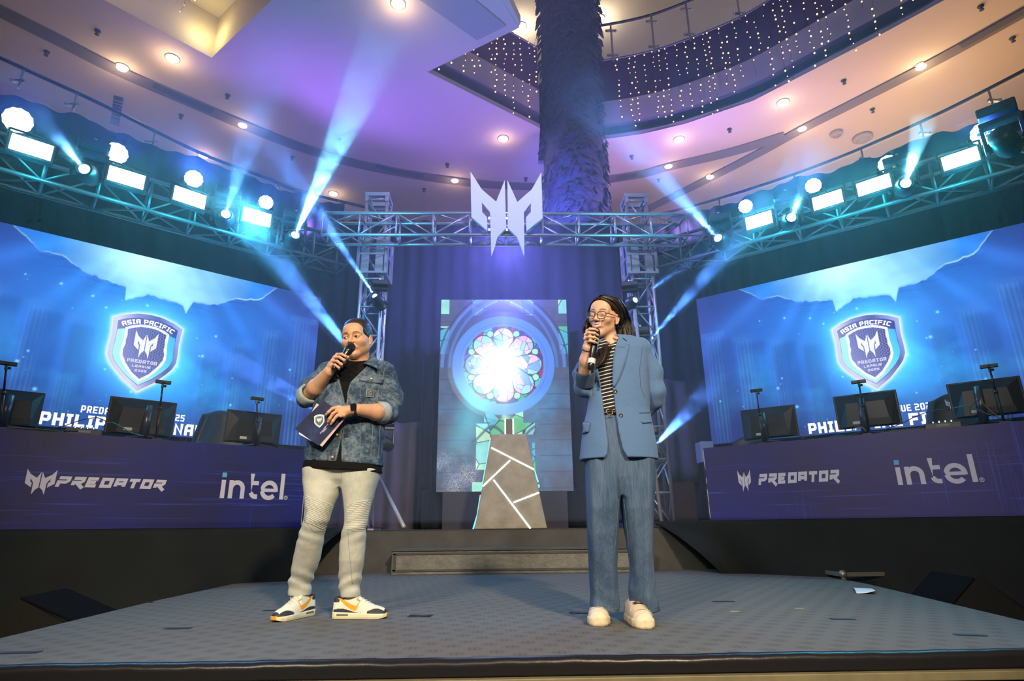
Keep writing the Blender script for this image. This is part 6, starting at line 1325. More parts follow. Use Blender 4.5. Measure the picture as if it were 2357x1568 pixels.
# ---- clothes
def denim_mat(name, dark, light, mid, scale=9):
    mt_ = bpy.data.materials.new(name); mt_.use_nodes = True; t = NT(mt_); b = t.n['Principled BSDF']; co = t.coord()
    n = t.noise(co, scale, 6, .72, .6); n2 = t.noise(co, scale * 7, 3, .6); f = t.math('MULTIPLY_ADD', n2, .35, t.math('MULTIPLY', n, .75)); c = t.ramp(f, [(0.38, dark), (0.52, mid), (0.66, light)])
    tw = t.n.new('ShaderNodeTexWave'); tw.inputs['Scale'].default_value = 240; tw.inputs['Distortion'].default_value = .5; t.link(t.mapping(co, rot=(0, .7, .4)), tw.inputs[0]); c = t.mix(.12, c, tw.outputs[0], 'MULTIPLY')
    t.link(c, b.inputs['Base Color']); b.inputs['Roughness'].default_value = .85; b.inputs['Specular IOR Level'].default_value = .2
    bn = t.new('ShaderNodeBump'); bn.inputs['Strength'].default_value = .35; bn.inputs['Distance'].default_value = .006; t.link(t.math('ADD', t.noise(co, 28, 3), t.math('MULTIPLY', tw.outputs[0], .12)), bn.inputs['Height']); t.link(bn.outputs[0], b.inputs['Normal']); return mt_
M_jack = denim_mat('washed_denim', (0.011, 0.024, 0.050), (0.155, 0.215, 0.28), (0.042, 0.075, 0.125)); M_cuff = denim_mat('denim_inside', (0.20, 0.26, 0.30), (0.36, 0.42, 0.44), (0.28, 0.34, 0.37)); M_tee = pbr('black_tee', (0.006, 0.006, 0.007), .9, spec=.15)
M_jean = denim_mat('pale_denim', (0.43, 0.47, 0.46), (0.60, 0.61, 0.53), (0.52, 0.55, 0.49), 6); M_stl = pbr('seam_light', (0.20, 0.23, 0.26), .9); M_std = pbr('seam_dark', (0.015, 0.022, 0.035), .9); M_brass = pbr('brass_button', (0.50, 0.30, 0.08), .35, .8); M_stj = pbr('jean_seam', (0.30, 0.34, 0.34), .9)
def proj(g):
    X, Y, Z = g.X - CP.x, g.Y - CP.y, g.Z - CP.z; w = X * CF.x + Y * CF.y + Z * CF.z; return W / 2 + FPX * (X * CR.x + Y * CR.y + Z * CR.z) / w, H / 2 - FPX * (X * CU.x + Y * CU.y + Z * CU.z) / w
tee = Org(); g = G(*bounds([m(690, 825), m(890, 1090)], .16), .006); d = loft(g, rowsM(torso[:-1] + [(1100, 700, 878, .0, .134)], .014)); tc_ = rc(g, m(826, 838, .035), m(828, 820, .04), .066, .066); d = smin(d, rc(g, m(770, 852, .01), m(875, 852, .01), .055), .03)
d = smax(d, -rc(g, m(822, 836, .005), m(826, 800, .02), .062, .075), .008); low = loft(g, rowsM([(1056, 703, 877, .0, .136), (1074, 699, 878, .0, .142), (1100, 697, 880, .0, .144)])); d = np.minimum(d, low); d = np.maximum(d, (m(790, 1086).z + (g.X - m(790, 1086).x) * (-.055)) - g.Z); tee.field(g, d); tee.build('t_shirt', M_tee, man)
# jacket
jk = Org(); g = G(*bounds([m(676, 820), m(925, 1080)], .17), .0052); d = loft(g, rowsM(torso))
for a, b, r1, r2 in ((m(815, 850, .03), m(757, 858, .01), .070, .066), (m(822, 850, .03), m(882, 858, .01), .070, .068)): d = smin(d, rc(g, a, b, r1, r2), .03)
sl = smin(rc(g, m(760, 863, .01), m(720, 893, .02), .072, .064), rc(g, m(720, 893, .02), m(706, 916, .01), .064, .060), .03)
sr = smin(rc(g, m(884, 866, .01), m(899, 915, .02), .074, .066), rc(g, m(899, 915, .02), m(894, 953, -.01), .066, .060), .04)
# folds: rings round the sleeves and soft diagonals on the body
sl = sl + .0030 * np.sin((g.X * 60 + g.Z * 75 + .8 * np.sin(g.Y * 30))) * .7; sr = sr + .0020 * np.sin(g.Z * 105 - g.X * 30 + 1.2 * np.sin(g.Y * 25))
d = d + .0022 * np.sin(g.Z * 70 + g.X * 38) * np.sin(g.X * 25) + .0020 * np.sin(g.Z * 35 - g.X * 60 + 1.0)
d = smin(smin(d, sl, .018), sr, .018)
px_, py_ = proj(g); op = poly_sd(np.broadcast_to(px_, g.shape), np.broadcast_to(py_, g.shape), [(779, 826), (776, 850), (790, 905), (796, 935), (791, 985), (782, 1030), (774, 1064), (772, 1090), (785, 1090), (785, 1062), (786, 1000), (797, 935), (799, 903), (806, 880), (846, 842), (846, 818)]) * PXM
op = np.maximum(op, g.Y - (YM - .02)); d = smax(d, -op, .004)
nk = rc(g, m(822, 838, -.01), m(828, 800, .04), .060, .080); d = smax(d, -nk, .006); d = np.maximum(d, (m(790, 1069).z + (g.X - m(790, 1069).x) * (-.060)) - g.Z)
jk.field(g, d); jo = jk.build('denim_jacket', M_jack, man, 3); JT = jk.tree()
def collar(px_out, px_in, mat, lift):
    pass
# collar wings folded over the neckline
def wing_(pts, mat, name, off=.012, thick=.006):
    c3 = [m(*p) for p in pts]; m_ = MB(); n = len(c3) // 2; A_, B_ = c3[:n], c3[n:][::-1]
    a, b = catmull(A_, 6), catmull(B_, 6); k = len(a); rows = 5; vs = []
    for i in range(k):
        for j in range(rows): f = j / (rows - 1); p = a[i].lerp(b[i], f) + Vector((0, -.012 * math.sin(f * PI), .004 * math.sin(f * PI))); vs.append(p)
    m_.add(vs, [(i * rows + j, i * rows + j + 1, (i + 1) * rows + j + 1, (i + 1) * rows + j) for i in range(k - 1) for j in range(rows - 1)]); return m_.build(name, mat, man, smooth=True, solid=thick)
wing_([(855, 812, .06), (848, 828, -.03), (841, 834, -.085), (836, 837, -.105), (840, 840, -.118), (851, 842, -.125), (868, 846, -.115), (880, 838, .02)][:4] + [(872, 851, -.118), (869, 838, -.085), (870, 830, -.02), (862, 822, .06)], M_jack, 'collar')
wing_([(786, 815, .06), (783, 828, -.02), (781, 836, -.07), (780, 842, -.098)] + [(768, 858, -.122), (764, 846, -.09), (766, 836, -.02), (778, 822, .06)], M_jack, 'collar')
# rolled cuffs
def cuff(a, b, r, name='rolled_cuff', fl=1.0):
    a, b = Vector(a), Vector(b); m_ = MB(); L_ = (b - a).length; d_ = (b - a).normalized(); prof = [(r * .80, 0), (r * .98, .004), (r * 1.05, L_ * .3), (r * 1.03, L_ * .7), (r * 1.0, L_ * .95), (r * .90, L_), (r * .80, L_ * .9), (r * .78, L_ * .3)]; m_.lathe(a, d_, prof, 30); m_.f = m_.f[:-2]; return m_.build(name, M_cuff, man, smooth=True, solid=.003)
cuff(m(703, 917, .0), m(715, 903, -.045), .061); cuff(m(889, 951, -.03), m(867, 949, -.080), .060)
# pockets, seams, buttons
patch(JT, [(826, 867), (884, 873), (879, 884), (827, 877)], 12, 5, .004, M_jack, man, 'pocket_flap', .005, bulge=.002)
for sp in ([(826, 866), (884, 872)], [(827, 877), (853, 881), (879, 884)], [(830, 879), (829, 925), (842, 932)], [(872, 886), (868, 925), (842, 932)], [(846, 818), (843, 833)]): seam(JT, sp, .0014, M_stl, man, 'seam', .003)
for sp in ([(828, 935), (829, 985), (829, 1046)], [(856, 940), (858, 985), (855, 1050)], [(878, 960), (873, 1000), (871, 1052)], [(787, 1047), (830, 1051), (878, 1055)], [(707, 1042), (740, 1044), (776, 1046)], [(772, 880), (768, 930)], [(740, 980), (728, 1040)], [(752, 875), (778, 868)], [(830, 860), (886, 866)], [(885, 848), (882, 866), (888, 890)]): seam(JT, sp, .0013, M_stl, man, 'seam', .001)
seam(JT, [(848, 836), (862, 843), (872, 850)], .0018, M_stl, man, 'seam', .016)
for sp in ([(773, 848), (788, 903), (795, 935), (790, 985), (781, 1030), (774, 1058)], [(845, 842), (806, 882), (799, 903), (798, 935), (787, 998), (786, 1060)]): seam(JT, [(x + (-1.5 if i == 0 else 1.5), y) for i, (x, y) in enumerate(sp)] if False else [(x + (-2 if sp[0][0] < 800 else 2.5), y) for x, y in sp], .0020, M_stl, man, 'front_edge', .001)
for bx, by in ((854, 874), (792, 909), (776, 1002), (766, 1054)):
    q = hit(JT, bx, by, .005)
    if q: m_ = MB(); m_.lathe(q, (CP - q), [(.0085, -.003), (.0085, .001), (.006, .0025), (0, .003)], 16); m_.build('button', M_brass, man, smooth=True)
for bx, by in ((806, 915), (800, 1010), (799, 1058)): seam(JT, [(bx - 6, by), (bx + 4, by + .5)], .0015, pbr('gold_thread', (.45, .28, .08), .8), man, 'buttonhole', .001)
patch(JT, [(844, 898), (860, 899), (859, 914), (843, 913)], 5, 5, .003, pbr('patch_dark', (.06, .08, .10), .7), man, 'chest_patch', .002); 
for sp in ([(844, 898), (860, 899), (859, 914), (843, 913), (844, 898)], [(847, 904), (852, 902), (856, 904)], [(848, 907), (856, 907.5)], [(848, 910), (856, 910.5)]): seam(JT, sp, .0009, M_logo, man, 'patch_stitching', .005, 2)
# jeans
jn = Org(); g = G(*bounds([m(655, 1064), m(885, 1384), m(700, 1380, .16)], .14), .0046); dL_ = loft(g, rowsM(legL)); dR_ = loft(g, rowsM(legR))
zk = lambda y: m(750, y).z
dL_ = dL_ + .0022 * np.sin(g.Z * 95 + g.X * 40 + 1.5 * np.sin(g.Y * 18)) * np.clip(.15 + np.exp(-((g.Z - zk(1340)) / .05) ** 2) * 2.4 + np.exp(-((g.Z - zk(1228)) / .05) ** 2), 0, 2.2); dR_ = dR_ + .0022 * np.sin(g.Z * 95 - g.X * 40 + 1.5 * np.sin(g.Y * 18)) * np.clip(.15 + np.exp(-((g.Z - zk(1345)) / .05) ** 2) * 2.4 + np.exp(-((g.Z - zk(1228)) / .05) ** 2), 0, 2.2)
hips = loft(g, rowsM([(1120, 768, 802, .0, .05), (1105, 730, 840, .0, .09), (1085, 702, 874, .0, .118), (1077, 705, 872, .0, .118)])); d = smin(smin(dL_, dR_, .012), hips, .02); jn.field(g, d); jn.build('jeans', M_jean, man, 4); NTr = jn.tree()
for sp in ([(786, 1084), (785, 1112)], [(800, 1215), (803, 1260), (808, 1310), (811, 1345)], [(799, 1160), (800, 1215)], [(771, 1160), (757, 1164), (730, 1152), (704, 1140)], [(850, 1148), (830, 1155), (799, 1160)], [(700, 1196), (722, 1224), (748, 1222)], [(790, 1218), (815, 1222), (842, 1222)]): seam(NTr, sp, .0012, M_stj, man, 'seam', .0005)
def ribs(quad, n, name='ribbed_panel'):
    q = [Vector((*p, 0)) for p in quad]; nu, nv = 14, n * 6; vs = []; last = None
    for j in range(nv):
        for i in range(nu):
            u, v = i / (nu - 1), j / (nv - 1); p = q[0].lerp(q[1], u).lerp(q[3].lerp(q[2], u), v); h_ = hit(NTr, p.x, p.y + .8 * math.sin(u * 9 + v * 20), .0012 + .0024 * abs(math.sin(v * n * PI))); last = h_ or last; vs.append(last or Vector())
    link_mesh(name, vs, [(j * nu + i, j * nu + i + 1, (j + 1) * nu + i + 1, (j + 1) * nu + i) for j in range(nv - 1) for i in range(nu - 1)], M_jean, man, True)
ribs([(705, 1140), (768, 1162), (748, 1221), (697, 1200)], 17); ribs([(799, 1160), (852, 1148), (843, 1219), (800, 1218)], 17)
# sneakers
M_shw = pbr('sneaker_white', (0.74, 0.72, 0.60), .6); M_shb = pbr('sneaker_navy', (0.025, 0.03, 0.045), .6); M_shy = pbr('sneaker_amber', (0.75, 0.36, 0.02), .5); M_lace = pbr('lace', (0.62, 0.58, 0.48), .8); M_sole = pbr('sneaker_sole', (0.72, 0.70, 0.50), .55); M_bub = pbr('air_window', (.15, .14, .12), .2)
def sneaker(heel, toe, name_lab=None):
    """heel, toe: ground points; outline built along the foot axis"""
    heel, toe = Vector(heel), Vector(toe); heel.z = toe.z = 0.0; ax = (toe - heel).normalized(); sd = Vector((ax.y, -ax.x, 0)); L_ = (toe - heel).length
    wr = [(0, .030), (.05, .037), (.2, .039), (.45, .041), (.7, .050), (.85, .046), (.95, .034), (1.0, .016)]
    hw = lambda f: np.interp(f, [a for a, b in wr], [b for a, b in wr])
    def P(f, s, z): return heel + ax * (f * L_) + sd * (s * float(hw(f))) + Vector((0, 0, z))
    t = man; m_ = MB(); N = 40; outline = [(f, s) for s in (1, -1) for f in (np.linspace(0, 1, N) if s > 0 else np.linspace(1, 0, N))]
    rings = [(.002, .96), (.012, 1.04), (.030, 1.05), (.036, 1.0)]; vs = [P(f, s * q, z + (.010 * max(0, (f - .85) / .15) ** 2 if z < .02 else 0) + (-.010 * f if z > .02 else 0)) for z, q in rings for f, s in outline]; k = len(outline)
    fs = [(r * k + i, r * k + (i + 1) % k, (r + 1) * k + (i + 1) % k, (r + 1) * k + i) for r in range(len(rings) - 1) for i in range(k)] + [tuple(range(k - 1, -1, -1)), tuple(range(3 * k, 4 * k))]
    m_.add(vs, fs); m_.build('sole', M_sole, t, smooth=False)
    # upper
    prof = [(0.0, .104), (.06, .114), (.16, .106), (.28, .122), (.36, .128), (.45, .112), (.6, .088), (.75, .068), (.88, .058), (.96, .048), (1.0, .036)]
    g = G(*bounds([heel, toe, heel + Vector((0, 0, .13))], .06), .0026); X, Y = g.X - heel.x, g.Y - heel.y; u = (X * ax.x + Y * ax.y) / L_; s = X * sd.x + Y * sd.y; tp = np.interp(u, [a for a, b in prof], [b for a, b in prof]); w = np.interp(u, [a for a, b in wr], [b for a, b in wr]); zr = np.clip(g.Z / np.maximum(tp, .02), 0, 1.4)
    ww = w * np.where(u < .45, np.sqrt(np.clip(1.02 - .55 * zr ** 2, .02, 2)), np.sqrt(np.clip(1.0 - zr ** 2.6, 0.0, 1))); d = np.maximum(np.maximum((np.abs(s) - ww) * .8, (g.Z - tp) * .8), .030 - .010 * u - g.Z); d = np.maximum(d, np.maximum(-u * L_, (u - 1) * L_))
    hole_ = np.maximum(np.abs(s) - .024, np.maximum((np.abs(u - .20) - .145) * L_, .055 - g.Z)); d = smax(d, -hole_, .006)
    def col(P_):
        a = (P_ - np.array(heel)); u_ = (a @ np.array(ax)) / L_; z_ = P_[:, 2]; s_ = a @ np.array(sd); C_ = np.tile((.74, .71, .61), (len(P_), 1)); dk = (.025, .03, .045)
        navy = ((u_ > .66) & (z_ < .050 - .06 * (u_ - .8) ** 2 * 10 + .01 * (u_ - .66))) | ((u_ < .55) & (u_ > .02) & (z_ < .046 - .012 * u_ + .008 * np.sin(u_ * 9))); C_[navy] = dk; C_[(u_ > .955)] = dk; C_[(z_ > .082 - .0 * u_) & (u_ < .12)] = dk; rimm = (np.abs(s_) < .030) & (u_ < .36) & (z_ > .082); C_[rimm] = dk
        cz_ = .054 + .055 * np.clip((.42 - u_) / .34, 0, 1) ** 1.3; hw_ = .003 + .010 * np.sin(np.clip((u_ - .06) / .42, 0, 1) * PI * .62); sw = (np.abs(z_ - cz_) < hw_) & (u_ > .07) & (u_ < .44); tail = (u_ >= .42) & (u_ < .50) & (z_ > .044 + (u_ - .42) * .1) & (z_ < .062 + (u_ - .44) * .55) & (z_ > .044 + np.clip(u_ - .46, 0, 1) * 1.0); C_[sw | tail] = (.75, .36, .02); return C_
    up = Org(); up.field(g, d, col); t = up.build('sneaker_upper', tint_mat('sneaker_upper', .6, bump=.2, bscale=150), t); t_top = man
    m_ = MB()
    for f in (.40, .46, .52, .58, .64):
        z = float(np.interp(f, [a for a, b in prof], [b for a, b in prof])); m_.path([P(f, -.55, z - .016), P(f + .01, -.25, z - .001), P(f + .01, .25, z - .001), P(f, .55, z - .016)], .0032, 6)
    for s_ in (-1, 1): m_.path([P(.38, .1 * s_, .108), P(.40, .6 * s_, .118), P(.46, .9 * s_, .100), P(.50, .55 * s_, .088)], .0026, 6)
    m_.build('laces', M_lace, t, smooth=True)
    m_ = MB(); m_.grid(lambda a, b: tuple(P(.34 + .10 * b - .06 * b * 0, (a - .5) * 1.0, .100 + .034 * (1 - b) - .010 * (a - .5) ** 2 * 4)), 8, 6); m_.build('tongue', M_shw, t, smooth=True, solid=.006)
    m_ = MB()
    for s_ in (1, -1): m_.box(P(.20, 1.045 * s_, .022), (L_ * .22, .004, .010), (ax, sd, Vector((0, 0, 1)))); 
    m_.build('sole_window', M_bub, man, bevel=.002)
    m_ = MB(); m_.box(P(.985, 0, .020), (.012, .036, .022), (ax, sd, Vector((0, 0, 1)))); m_.build('toe_cap', M_shy, man, bevel=.005)
sneaker((-.878, 3.530, 0), (-.588, 3.505, 0), 'r'); sneaker((-1.045, 3.672, 0), (-1.158, 3.405, 0), 'l')
# watch
m_ = MB(); wa, wb = m(818, 942.5, -.203), m(813, 942, -.209); ctr = m(816, 943.5, -.203); adx = (Vector(W2) - Vector(pal2)).normalized(); m_.lathe(ctr - adx * .010, adx, [(.030, 0), (.0325, .002), (.0325, .018), (.030, .020)], 26); m_.f = m_.f[:-2]; ws_ = m_.build('watch_strap', pbr('strap_black', (.02, .02, .022), .5), man, smooth=True, solid=.002)
m_ = MB(); cc = m(813.5, 937.5, -.236); nrm = (CP - cc).normalized(); u_ = adx; v_ = nrm.cross(u_).normalized(); n_ = u_.cross(v_); m_.box(cc, (.034, .040, .011), (u_, v_, n_)); m_.build('watch_face', pbr('watch_glass', (.01, .01, .012), .08, coat=1), ws_, bevel=.004)
# microphone and cue cards are things of their own
mic('black handheld microphone held to the mouth of the man', mh, mt, .0265, .0185)
cq = [m(678, 987, -.225), m(745, 922, -.225), m(794, 958, -.225), m(733, 1026, -.225)]
M_card = bpy.data.materials.new('cue_card'); M_card.use_nodes = True; t_ = NT(M_card); b_ = t_.n['Principled BSDF']; co_ = t_.coord(); t_.link(t_.ramp(t_.noise(co_, 9, 4, .6), [(0.35, (.006, .007, .020)), (0.6, (.012, .022, .085)), (0.8, (.03, .06, .20))]), b_.inputs['Base Color']); b_.inputs['Roughness'].default_value = .6; b_.inputs['Specular IOR Level'].default_value = .25
ct = thing('cue_cards', 'dark blue cue cards with a shield logo in the left hand of the man', 'cards', sum(cq, Vector()) / 4)
def card(q, back, mat, name):
    m_ = MB(); m_.prism([p + Vector((0, back, 0)) for p in q], (0, .0012, 0)); return m_.build(name, mat, ct)
card(cq, 0, M_card, 'front_card'); q2 = [m(686, 995, -.225), m(735, 935, -.225), m(782, 968, -.225), m(741, 1029, -.225)]; card([m(688, 997, -.225), m(728, 928, -.225), m(790, 968, -.225), m(741, 1028, -.225)], .006, pbr('card_pink', (.55, .42, .45), .6), 'back_card'); card([m(687, 999, -.225), m(700, 965, -.225), m(735, 1000, -.225), m(731, 1023, -.225)], .003, pbr('card_white', (.85, .85, .85), .6), 'middle_card')
eU = (cq[1] - cq[0]).normalized(); eV = (cq[3] - cq[0]).normalized(); cen = m(735, 969, -.2265); eS = -eU; 
sy_ = eV * -1
def crd(P, x0, y0, s, mat, off): # emblem axes follow the slanted card
    tri = tessellate_polygon([[Vector((x, y, 0)) for x, y in P]]); vs = [cen + (Vector((1, 0, 0)) * math.cos(.12) + Vector((0, 0, 1)) * math.sin(.12)) * (x * s + x0) + (Vector((0, 0, 1)) * math.cos(.12) - Vector((1, 0, 0)) * math.sin(.12)) * (y * s + y0) + Vector((0, -off, 0)) for x, y in P]; link_mesh('card_logo', vs, [tuple(q) for q in tri], mat, ct, False)
crd([(x, y - 1.12) for x, y in shield_out], 0, 0, .066, pbr('card_silver', (.45, .62, .62), .4), .0005); crd([(x, y - 1.12) for x, y in scl(shield_out, .72)], 0, 0, .066, pbr('card_dark', (.06, .07, .10), .4), .0009)
for P in emblem_polys(): crd(P, 0, .005, .013, M_logo, .0013)
for i, (txt, w_) in enumerate((('PHILIPPINE', .006), ('FINALS', .004))):
    V_, F_, wd_ = stroke_text(txt, w_, .007, .0016, .0012); o0 = m(740 + i * 6, 997 - i * 3, -.2265); dx = (m(752, 974, -.2265) - m(735, 995, -.2265)).normalized(); dy = Vector((dx.z * -1, 0, dx.x)); link_mesh('card_lettering', [o0 - dx * .006 + dx * a + dy * b for a, b in V_], F_, M_logo, ct, False)
# ================================================================ the woman in the blazer
YW = 3.08; PXW = YW / FPX
def w(x, y, dy=0.0): return onY(x, y, YW + dy)
woman = thing('person', 'smiling woman with long dark hair, glasses, blue blazer and wide jeans talking into a microphone', 'person', (w(1425, 1200).x, YW, 0.0))
SKW = (.66, .39, .255)
WC = np.array(w(1390, 733, .0)); WM = rotm(math.radians(-36), math.radians(7), math.radians(10)); WS = (.96, .95, .95)
wb = Org(); g = G(*bounds([tuple(WC)], .165), .0021); h = HeadG(g, WC, WM, WS); d = head_field(h, jaw=.93, cheek=1.05, smile=1.0, open_=.0040, female=True)
nb = np.array(w(1411, 812, .035)); d = smin(d, rc(g, to_world((0, .030, -.050), WC, WM), nb, .047, .048), .02)
wb.field(g, d, face_paint(SKW, (.60, .16, .15), (.022, .013, .010), (.80, .36, .28), WC, WM, WS, 1.0, browz=.0345))
# mic arm
mh, mt = w(1371, 765, -.165), w(1359, 851, -.205); W1 = w(1352, 800, -.165); E1 = w(1343, 872, -.055)
pal = w(1357, 785, -.165); kn = [w(1352, 762, -.180), w(1348, 771, -.188), w(1347, 780, -.188), w(1350, 789, -.182)]
fing = [([kn[0], w(1358, 757.5, -.200), w(1368, 758, -.205), w(1375.5, 761.5, -.195)], .0076), ([kn[1], w(1356, 766, -.216), w(1368, 767, -.220), w(1376, 772, -.206)], .0078), ([kn[2], w(1356, 775.5, -.218), w(1368, 777, -.222), w(1376.5, 781.5, -.208)], .0075), ([kn[3], w(1358, 785, -.212), w(1367, 787, -.218), w(1374, 790, -.206)], .0068)]
th = [w(1356, 790, -.150), w(1366, 784, -.142), w(1374, 776, -.150), w(1378, 769, -.165)]
g = G(*bounds([W1, E1, kn[0], fing[0][0][3], th[3], fing[3][0][2]], .05), .0023); d = rc(g, E1, w(1349, 830, -.12), .034, .032); d = smin(d, rc(g, w(1349, 830, -.12), W1, .032, .0225), .02); d = smin(d, hand(g, W1, kn, pal, fing, th), .010)
HW = lambda P: np.tile(np.array(SKW) * 1.0, (len(P), 1)); wb.field(g, d, HW)
def rowsW(L_, shrink=0.0):
    out = []
    for (y, xl, xr, dy, ry) in L_: a, b = w(xl, y, dy), w(xr, y, dy); out.append((a.z, (a.x + b.x) / 2, YW + dy, (b.x - a.x) / 2 - shrink, ry - shrink))
    return out
torsoW = [(778, 1395, 1452, .03, .070), (790, 1362, 1480, .03, .085), (805, 1350, 1492, .02, .098), (850, 1352, 1492, .01, .108), (900, 1357, 1492, .0, .104), (945, 1350, 1494, .0, .108), (985, 1342, 1502, .0, .122), (1025, 1337, 1509, .0, .134), (1066, 1335, 1513, .0, .140)]
legWL = [(950, 1372, 1432, .0, .084), (1000, 1364, 1430, .0, .092), (1045, 1352, 1430, .0, .100), (1060, 1348, 1430, .0, .104), (1120, 1349, 1432, .0, .110), (1170, 1351, 1427, .0, .100), (1230, 1353, 1423, .03, .090), (1300, 1357, 1420, .09, .084), (1360, 1360, 1424, .14, .084), (1406, 1361, 1427, .18, .090)]
legWR = [(950, 1425, 1480, .0, .084), (1000, 1424, 1488, .0, .092), (1045, 1424, 1502, .0, .100), (1060, 1424, 1507, .0, .104), (1120, 1425, 1508, .0, .110), (1170, 1431, 1505, .0, .100), (1230, 1442, 1501, .03, .090), (1300, 1449, 1504, .08, .084), (1360, 1448, 1511, .12, .084), (1408, 1448, 1518, .16, .092)]
g = G(*bounds([w(1335, 790), w(1520, 1400), w(1520, 1400, .2)], .12), .012); d = loft(g, rowsW(torsoW[:-2], .045)); d = smin(d, loft(g, rowsW(legWL, .035)), .03); d = smin(d, loft(g, rowsW(legWR, .035)), .03); wb.field(g, d, HW)
g = G(*bounds([w(1370, 812), w(1460, 812)], .09), .004); d = rc(g, nb, w(1407, 826, .0), .048, .050); d = smin(d, rc(g, w(1388, 814, .012), w(1412, 814, .02), .036, .036), .03); wb.field(g, d, HW)
g = G(*bounds([(.56, 3.31, .13), (.72, 3.23, .13)], .09), .005); d = np.minimum(rc(g, (.555, 3.32, .19), (.555, 3.33, .10), .032, .028), rc(g, (.725, 3.24, .19), (.720, 3.24, .10), .032, .028)); wb.field(g, d, HW)
wb.build('body', M_skin, woman)
# closed smiling eyes: lash lines, and the teeth
M_lash = pbr('lash', (.015, .01, .009), .6)
for s in (-1, 1):
    m_ = MB(); m_.path([to_world((s * (.0315 + (q - .5) * .030), -.0875 + .010 * abs(q - .4) ** 1.5 + .002, .0045 + .0045 * math.sin(q * PI) - .001), WC, WM, WS) for q in np.linspace(0, 1, 9)], [.0004, .0009, .0011, .0012, .0012, .0012, .0011, .0009, .0004], 6); m_.build('eyelashes', M_lash, woman, smooth=True)
m_ = MB(); m_.grid(lambda a, b: tuple(to_world(((a - .5) * .050, -.0905 + .30 * ((a - .5) * .050) ** 2 * 18, -.0555 + .0062 * (1 - b) - .0045 + .0075 * ((a - .5) * 2) ** 2 + .002), WC, WM, WS)), 17, 4); m_.build('teeth', M_teeth, woman, smooth=True, solid=.001)
# glasses
M_frame = pbr('glasses_frame', (.07, .06, .045), .25, coat=.6); M_lensg = bpy.data.materials.new('lens_clear'); M_lensg.use_nodes = True; q_ = M_lensg.node_tree.nodes['Principled BSDF']; q_.inputs['Base Color'].default_value = (.9, .95, .95, 1); q_.inputs['Alpha'].default_value = .07; q_.inputs['Roughness'].default_value = .03
for s in (-1, 1):
    c0 = (s * .0330, -.104, .0035); ring = []
    for k in range(28): a = 2 * PI * k / 28; rx, rz = .0245, .0205 * (1.0 if math.sin(a) > 0 else 1.08); ring.append(to_world((c0[0] + rx * math.copysign(abs(math.cos(a)) ** .85, math.cos(a)), c0[1] + .006 * abs(s * math.cos(a) + .3) ** 2 * (1 if s * math.cos(a) > 0 else 0), c0[2] + rz * math.copysign(abs(math.sin(a)) ** .85, math.sin(a))), WC, WM, WS))
    m_ = MB(); m_.path(ring + [ring[0], ring[1]], .0024, 8); gr_ = m_.build('glasses_rim', M_frame, woman, smooth=True)
    m_ = MB(); m_.add([sum(ring, Vector()) / 28] + ring, [(0, k + 1, (k + 1) % 28 + 1) for k in range(28)]); m_.build('glasses_lens', M_lensg, gr_)
    m_ = MB(); m_.path([to_world(p, WC, WM, WS) for p in ((s * .0575, -.100, .012), (s * .070, -.085, .012), (s * .079, -.03, .010), (s * .083, .008, .012), (s * .084, .022, -.004))], [.0026, .0026, .002, .0018, .0016], 8); m_.build('glasses_temple', M_frame, woman, smooth=True)
m_ = MB(); m_.path([to_world(p, WC, WM, WS) for p in ((-.0095, -.104, .009), (0, -.108, .012), (.0095, -.104, .009))], .0019, 8); m_.build('glasses_bridge', M_frame, woman, smooth=True)
m_ = MB(); m_.ball(to_world((.086, .002, -.030), WC, WM, WS), .0035, 10); m_.build('earring', pbr('pearl', (.8, .8, .8), .2), woman, smooth=True)
# hair: a cap on the skull plus long locks of many strands
hr = Org(); g = G(*bounds([tuple(WC + np.array((0, .01, .03)))], .16), .003); h = HeadG(g, WC, WM, WS); d = ell(h, (0, .024, .034), (.0855, .102, .098))
yy = np.array([-.13, -.080, -.066, -.052, -.036, -.010, .012, .04, .12]); zz = np.array([.080, .079, .070, .054, .044, .036, .026, -.055, -.09]); d = smax(d, np.interp(h.Y, yy, zz) + .012 * np.cos(np.clip(h.X / .05, -1, 1) * PI) * (h.Y < -.03) * .5 - h.Z, .008); d = d + .0012 * np.sin(np.arctan2(h.X, h.Z) * 90 + h.Y * 60); hr.field(g, d, np.array((.022, .014, .012)))
rs = random.Random(12); LK = MB()
def lock(pts, n, spread, r, curl=.010, flat=.5):
    base = catmull([Vector(p) for p in pts], 7)
    LK.path(base, [max(.002, (spread[0] * (1 - i / len(base)) + spread[1] * i / len(base)) * 1.3 * (1 - .8 * max(0, (i / len(base) - .6) / .4))) for i in range(len(base))], 8)
    for k in range(n * 3):
        cg = lambda q: max(-1.5 * q, min(1.5 * q, rs.gauss(0, q))); o_ = Vector((cg(1), cg(.7), cg(.3))); ph = rs.uniform(0, 6.28); fr = rs.uniform(5, 9); ln = rs.uniform(.78, 1.0) if spread[1] > .008 else rs.uniform(.9, 1.0); m2 = int(len(base) * ln); P = []; Rr = []
        for i in range(m2):
            t_ = i / (len(base) - 1); sp = spread[0] * (1 - t_) + spread[1] * t_; P.append(base[i] + o_ * sp + Vector((math.sin(ph + t_ * fr), math.cos(ph + t_ * fr) * .6, 0)) * curl * t_ * 1.4); Rr.append(r * .42 * (math.sin(min(1, (1 - i / (m2 - .5)) * 2.2) * PI / 2) * .9 + .08))
        LK.path(P, Rr, 5)
tp = lambda x, y, z: to_world((x, y, z), WC, WM, WS)
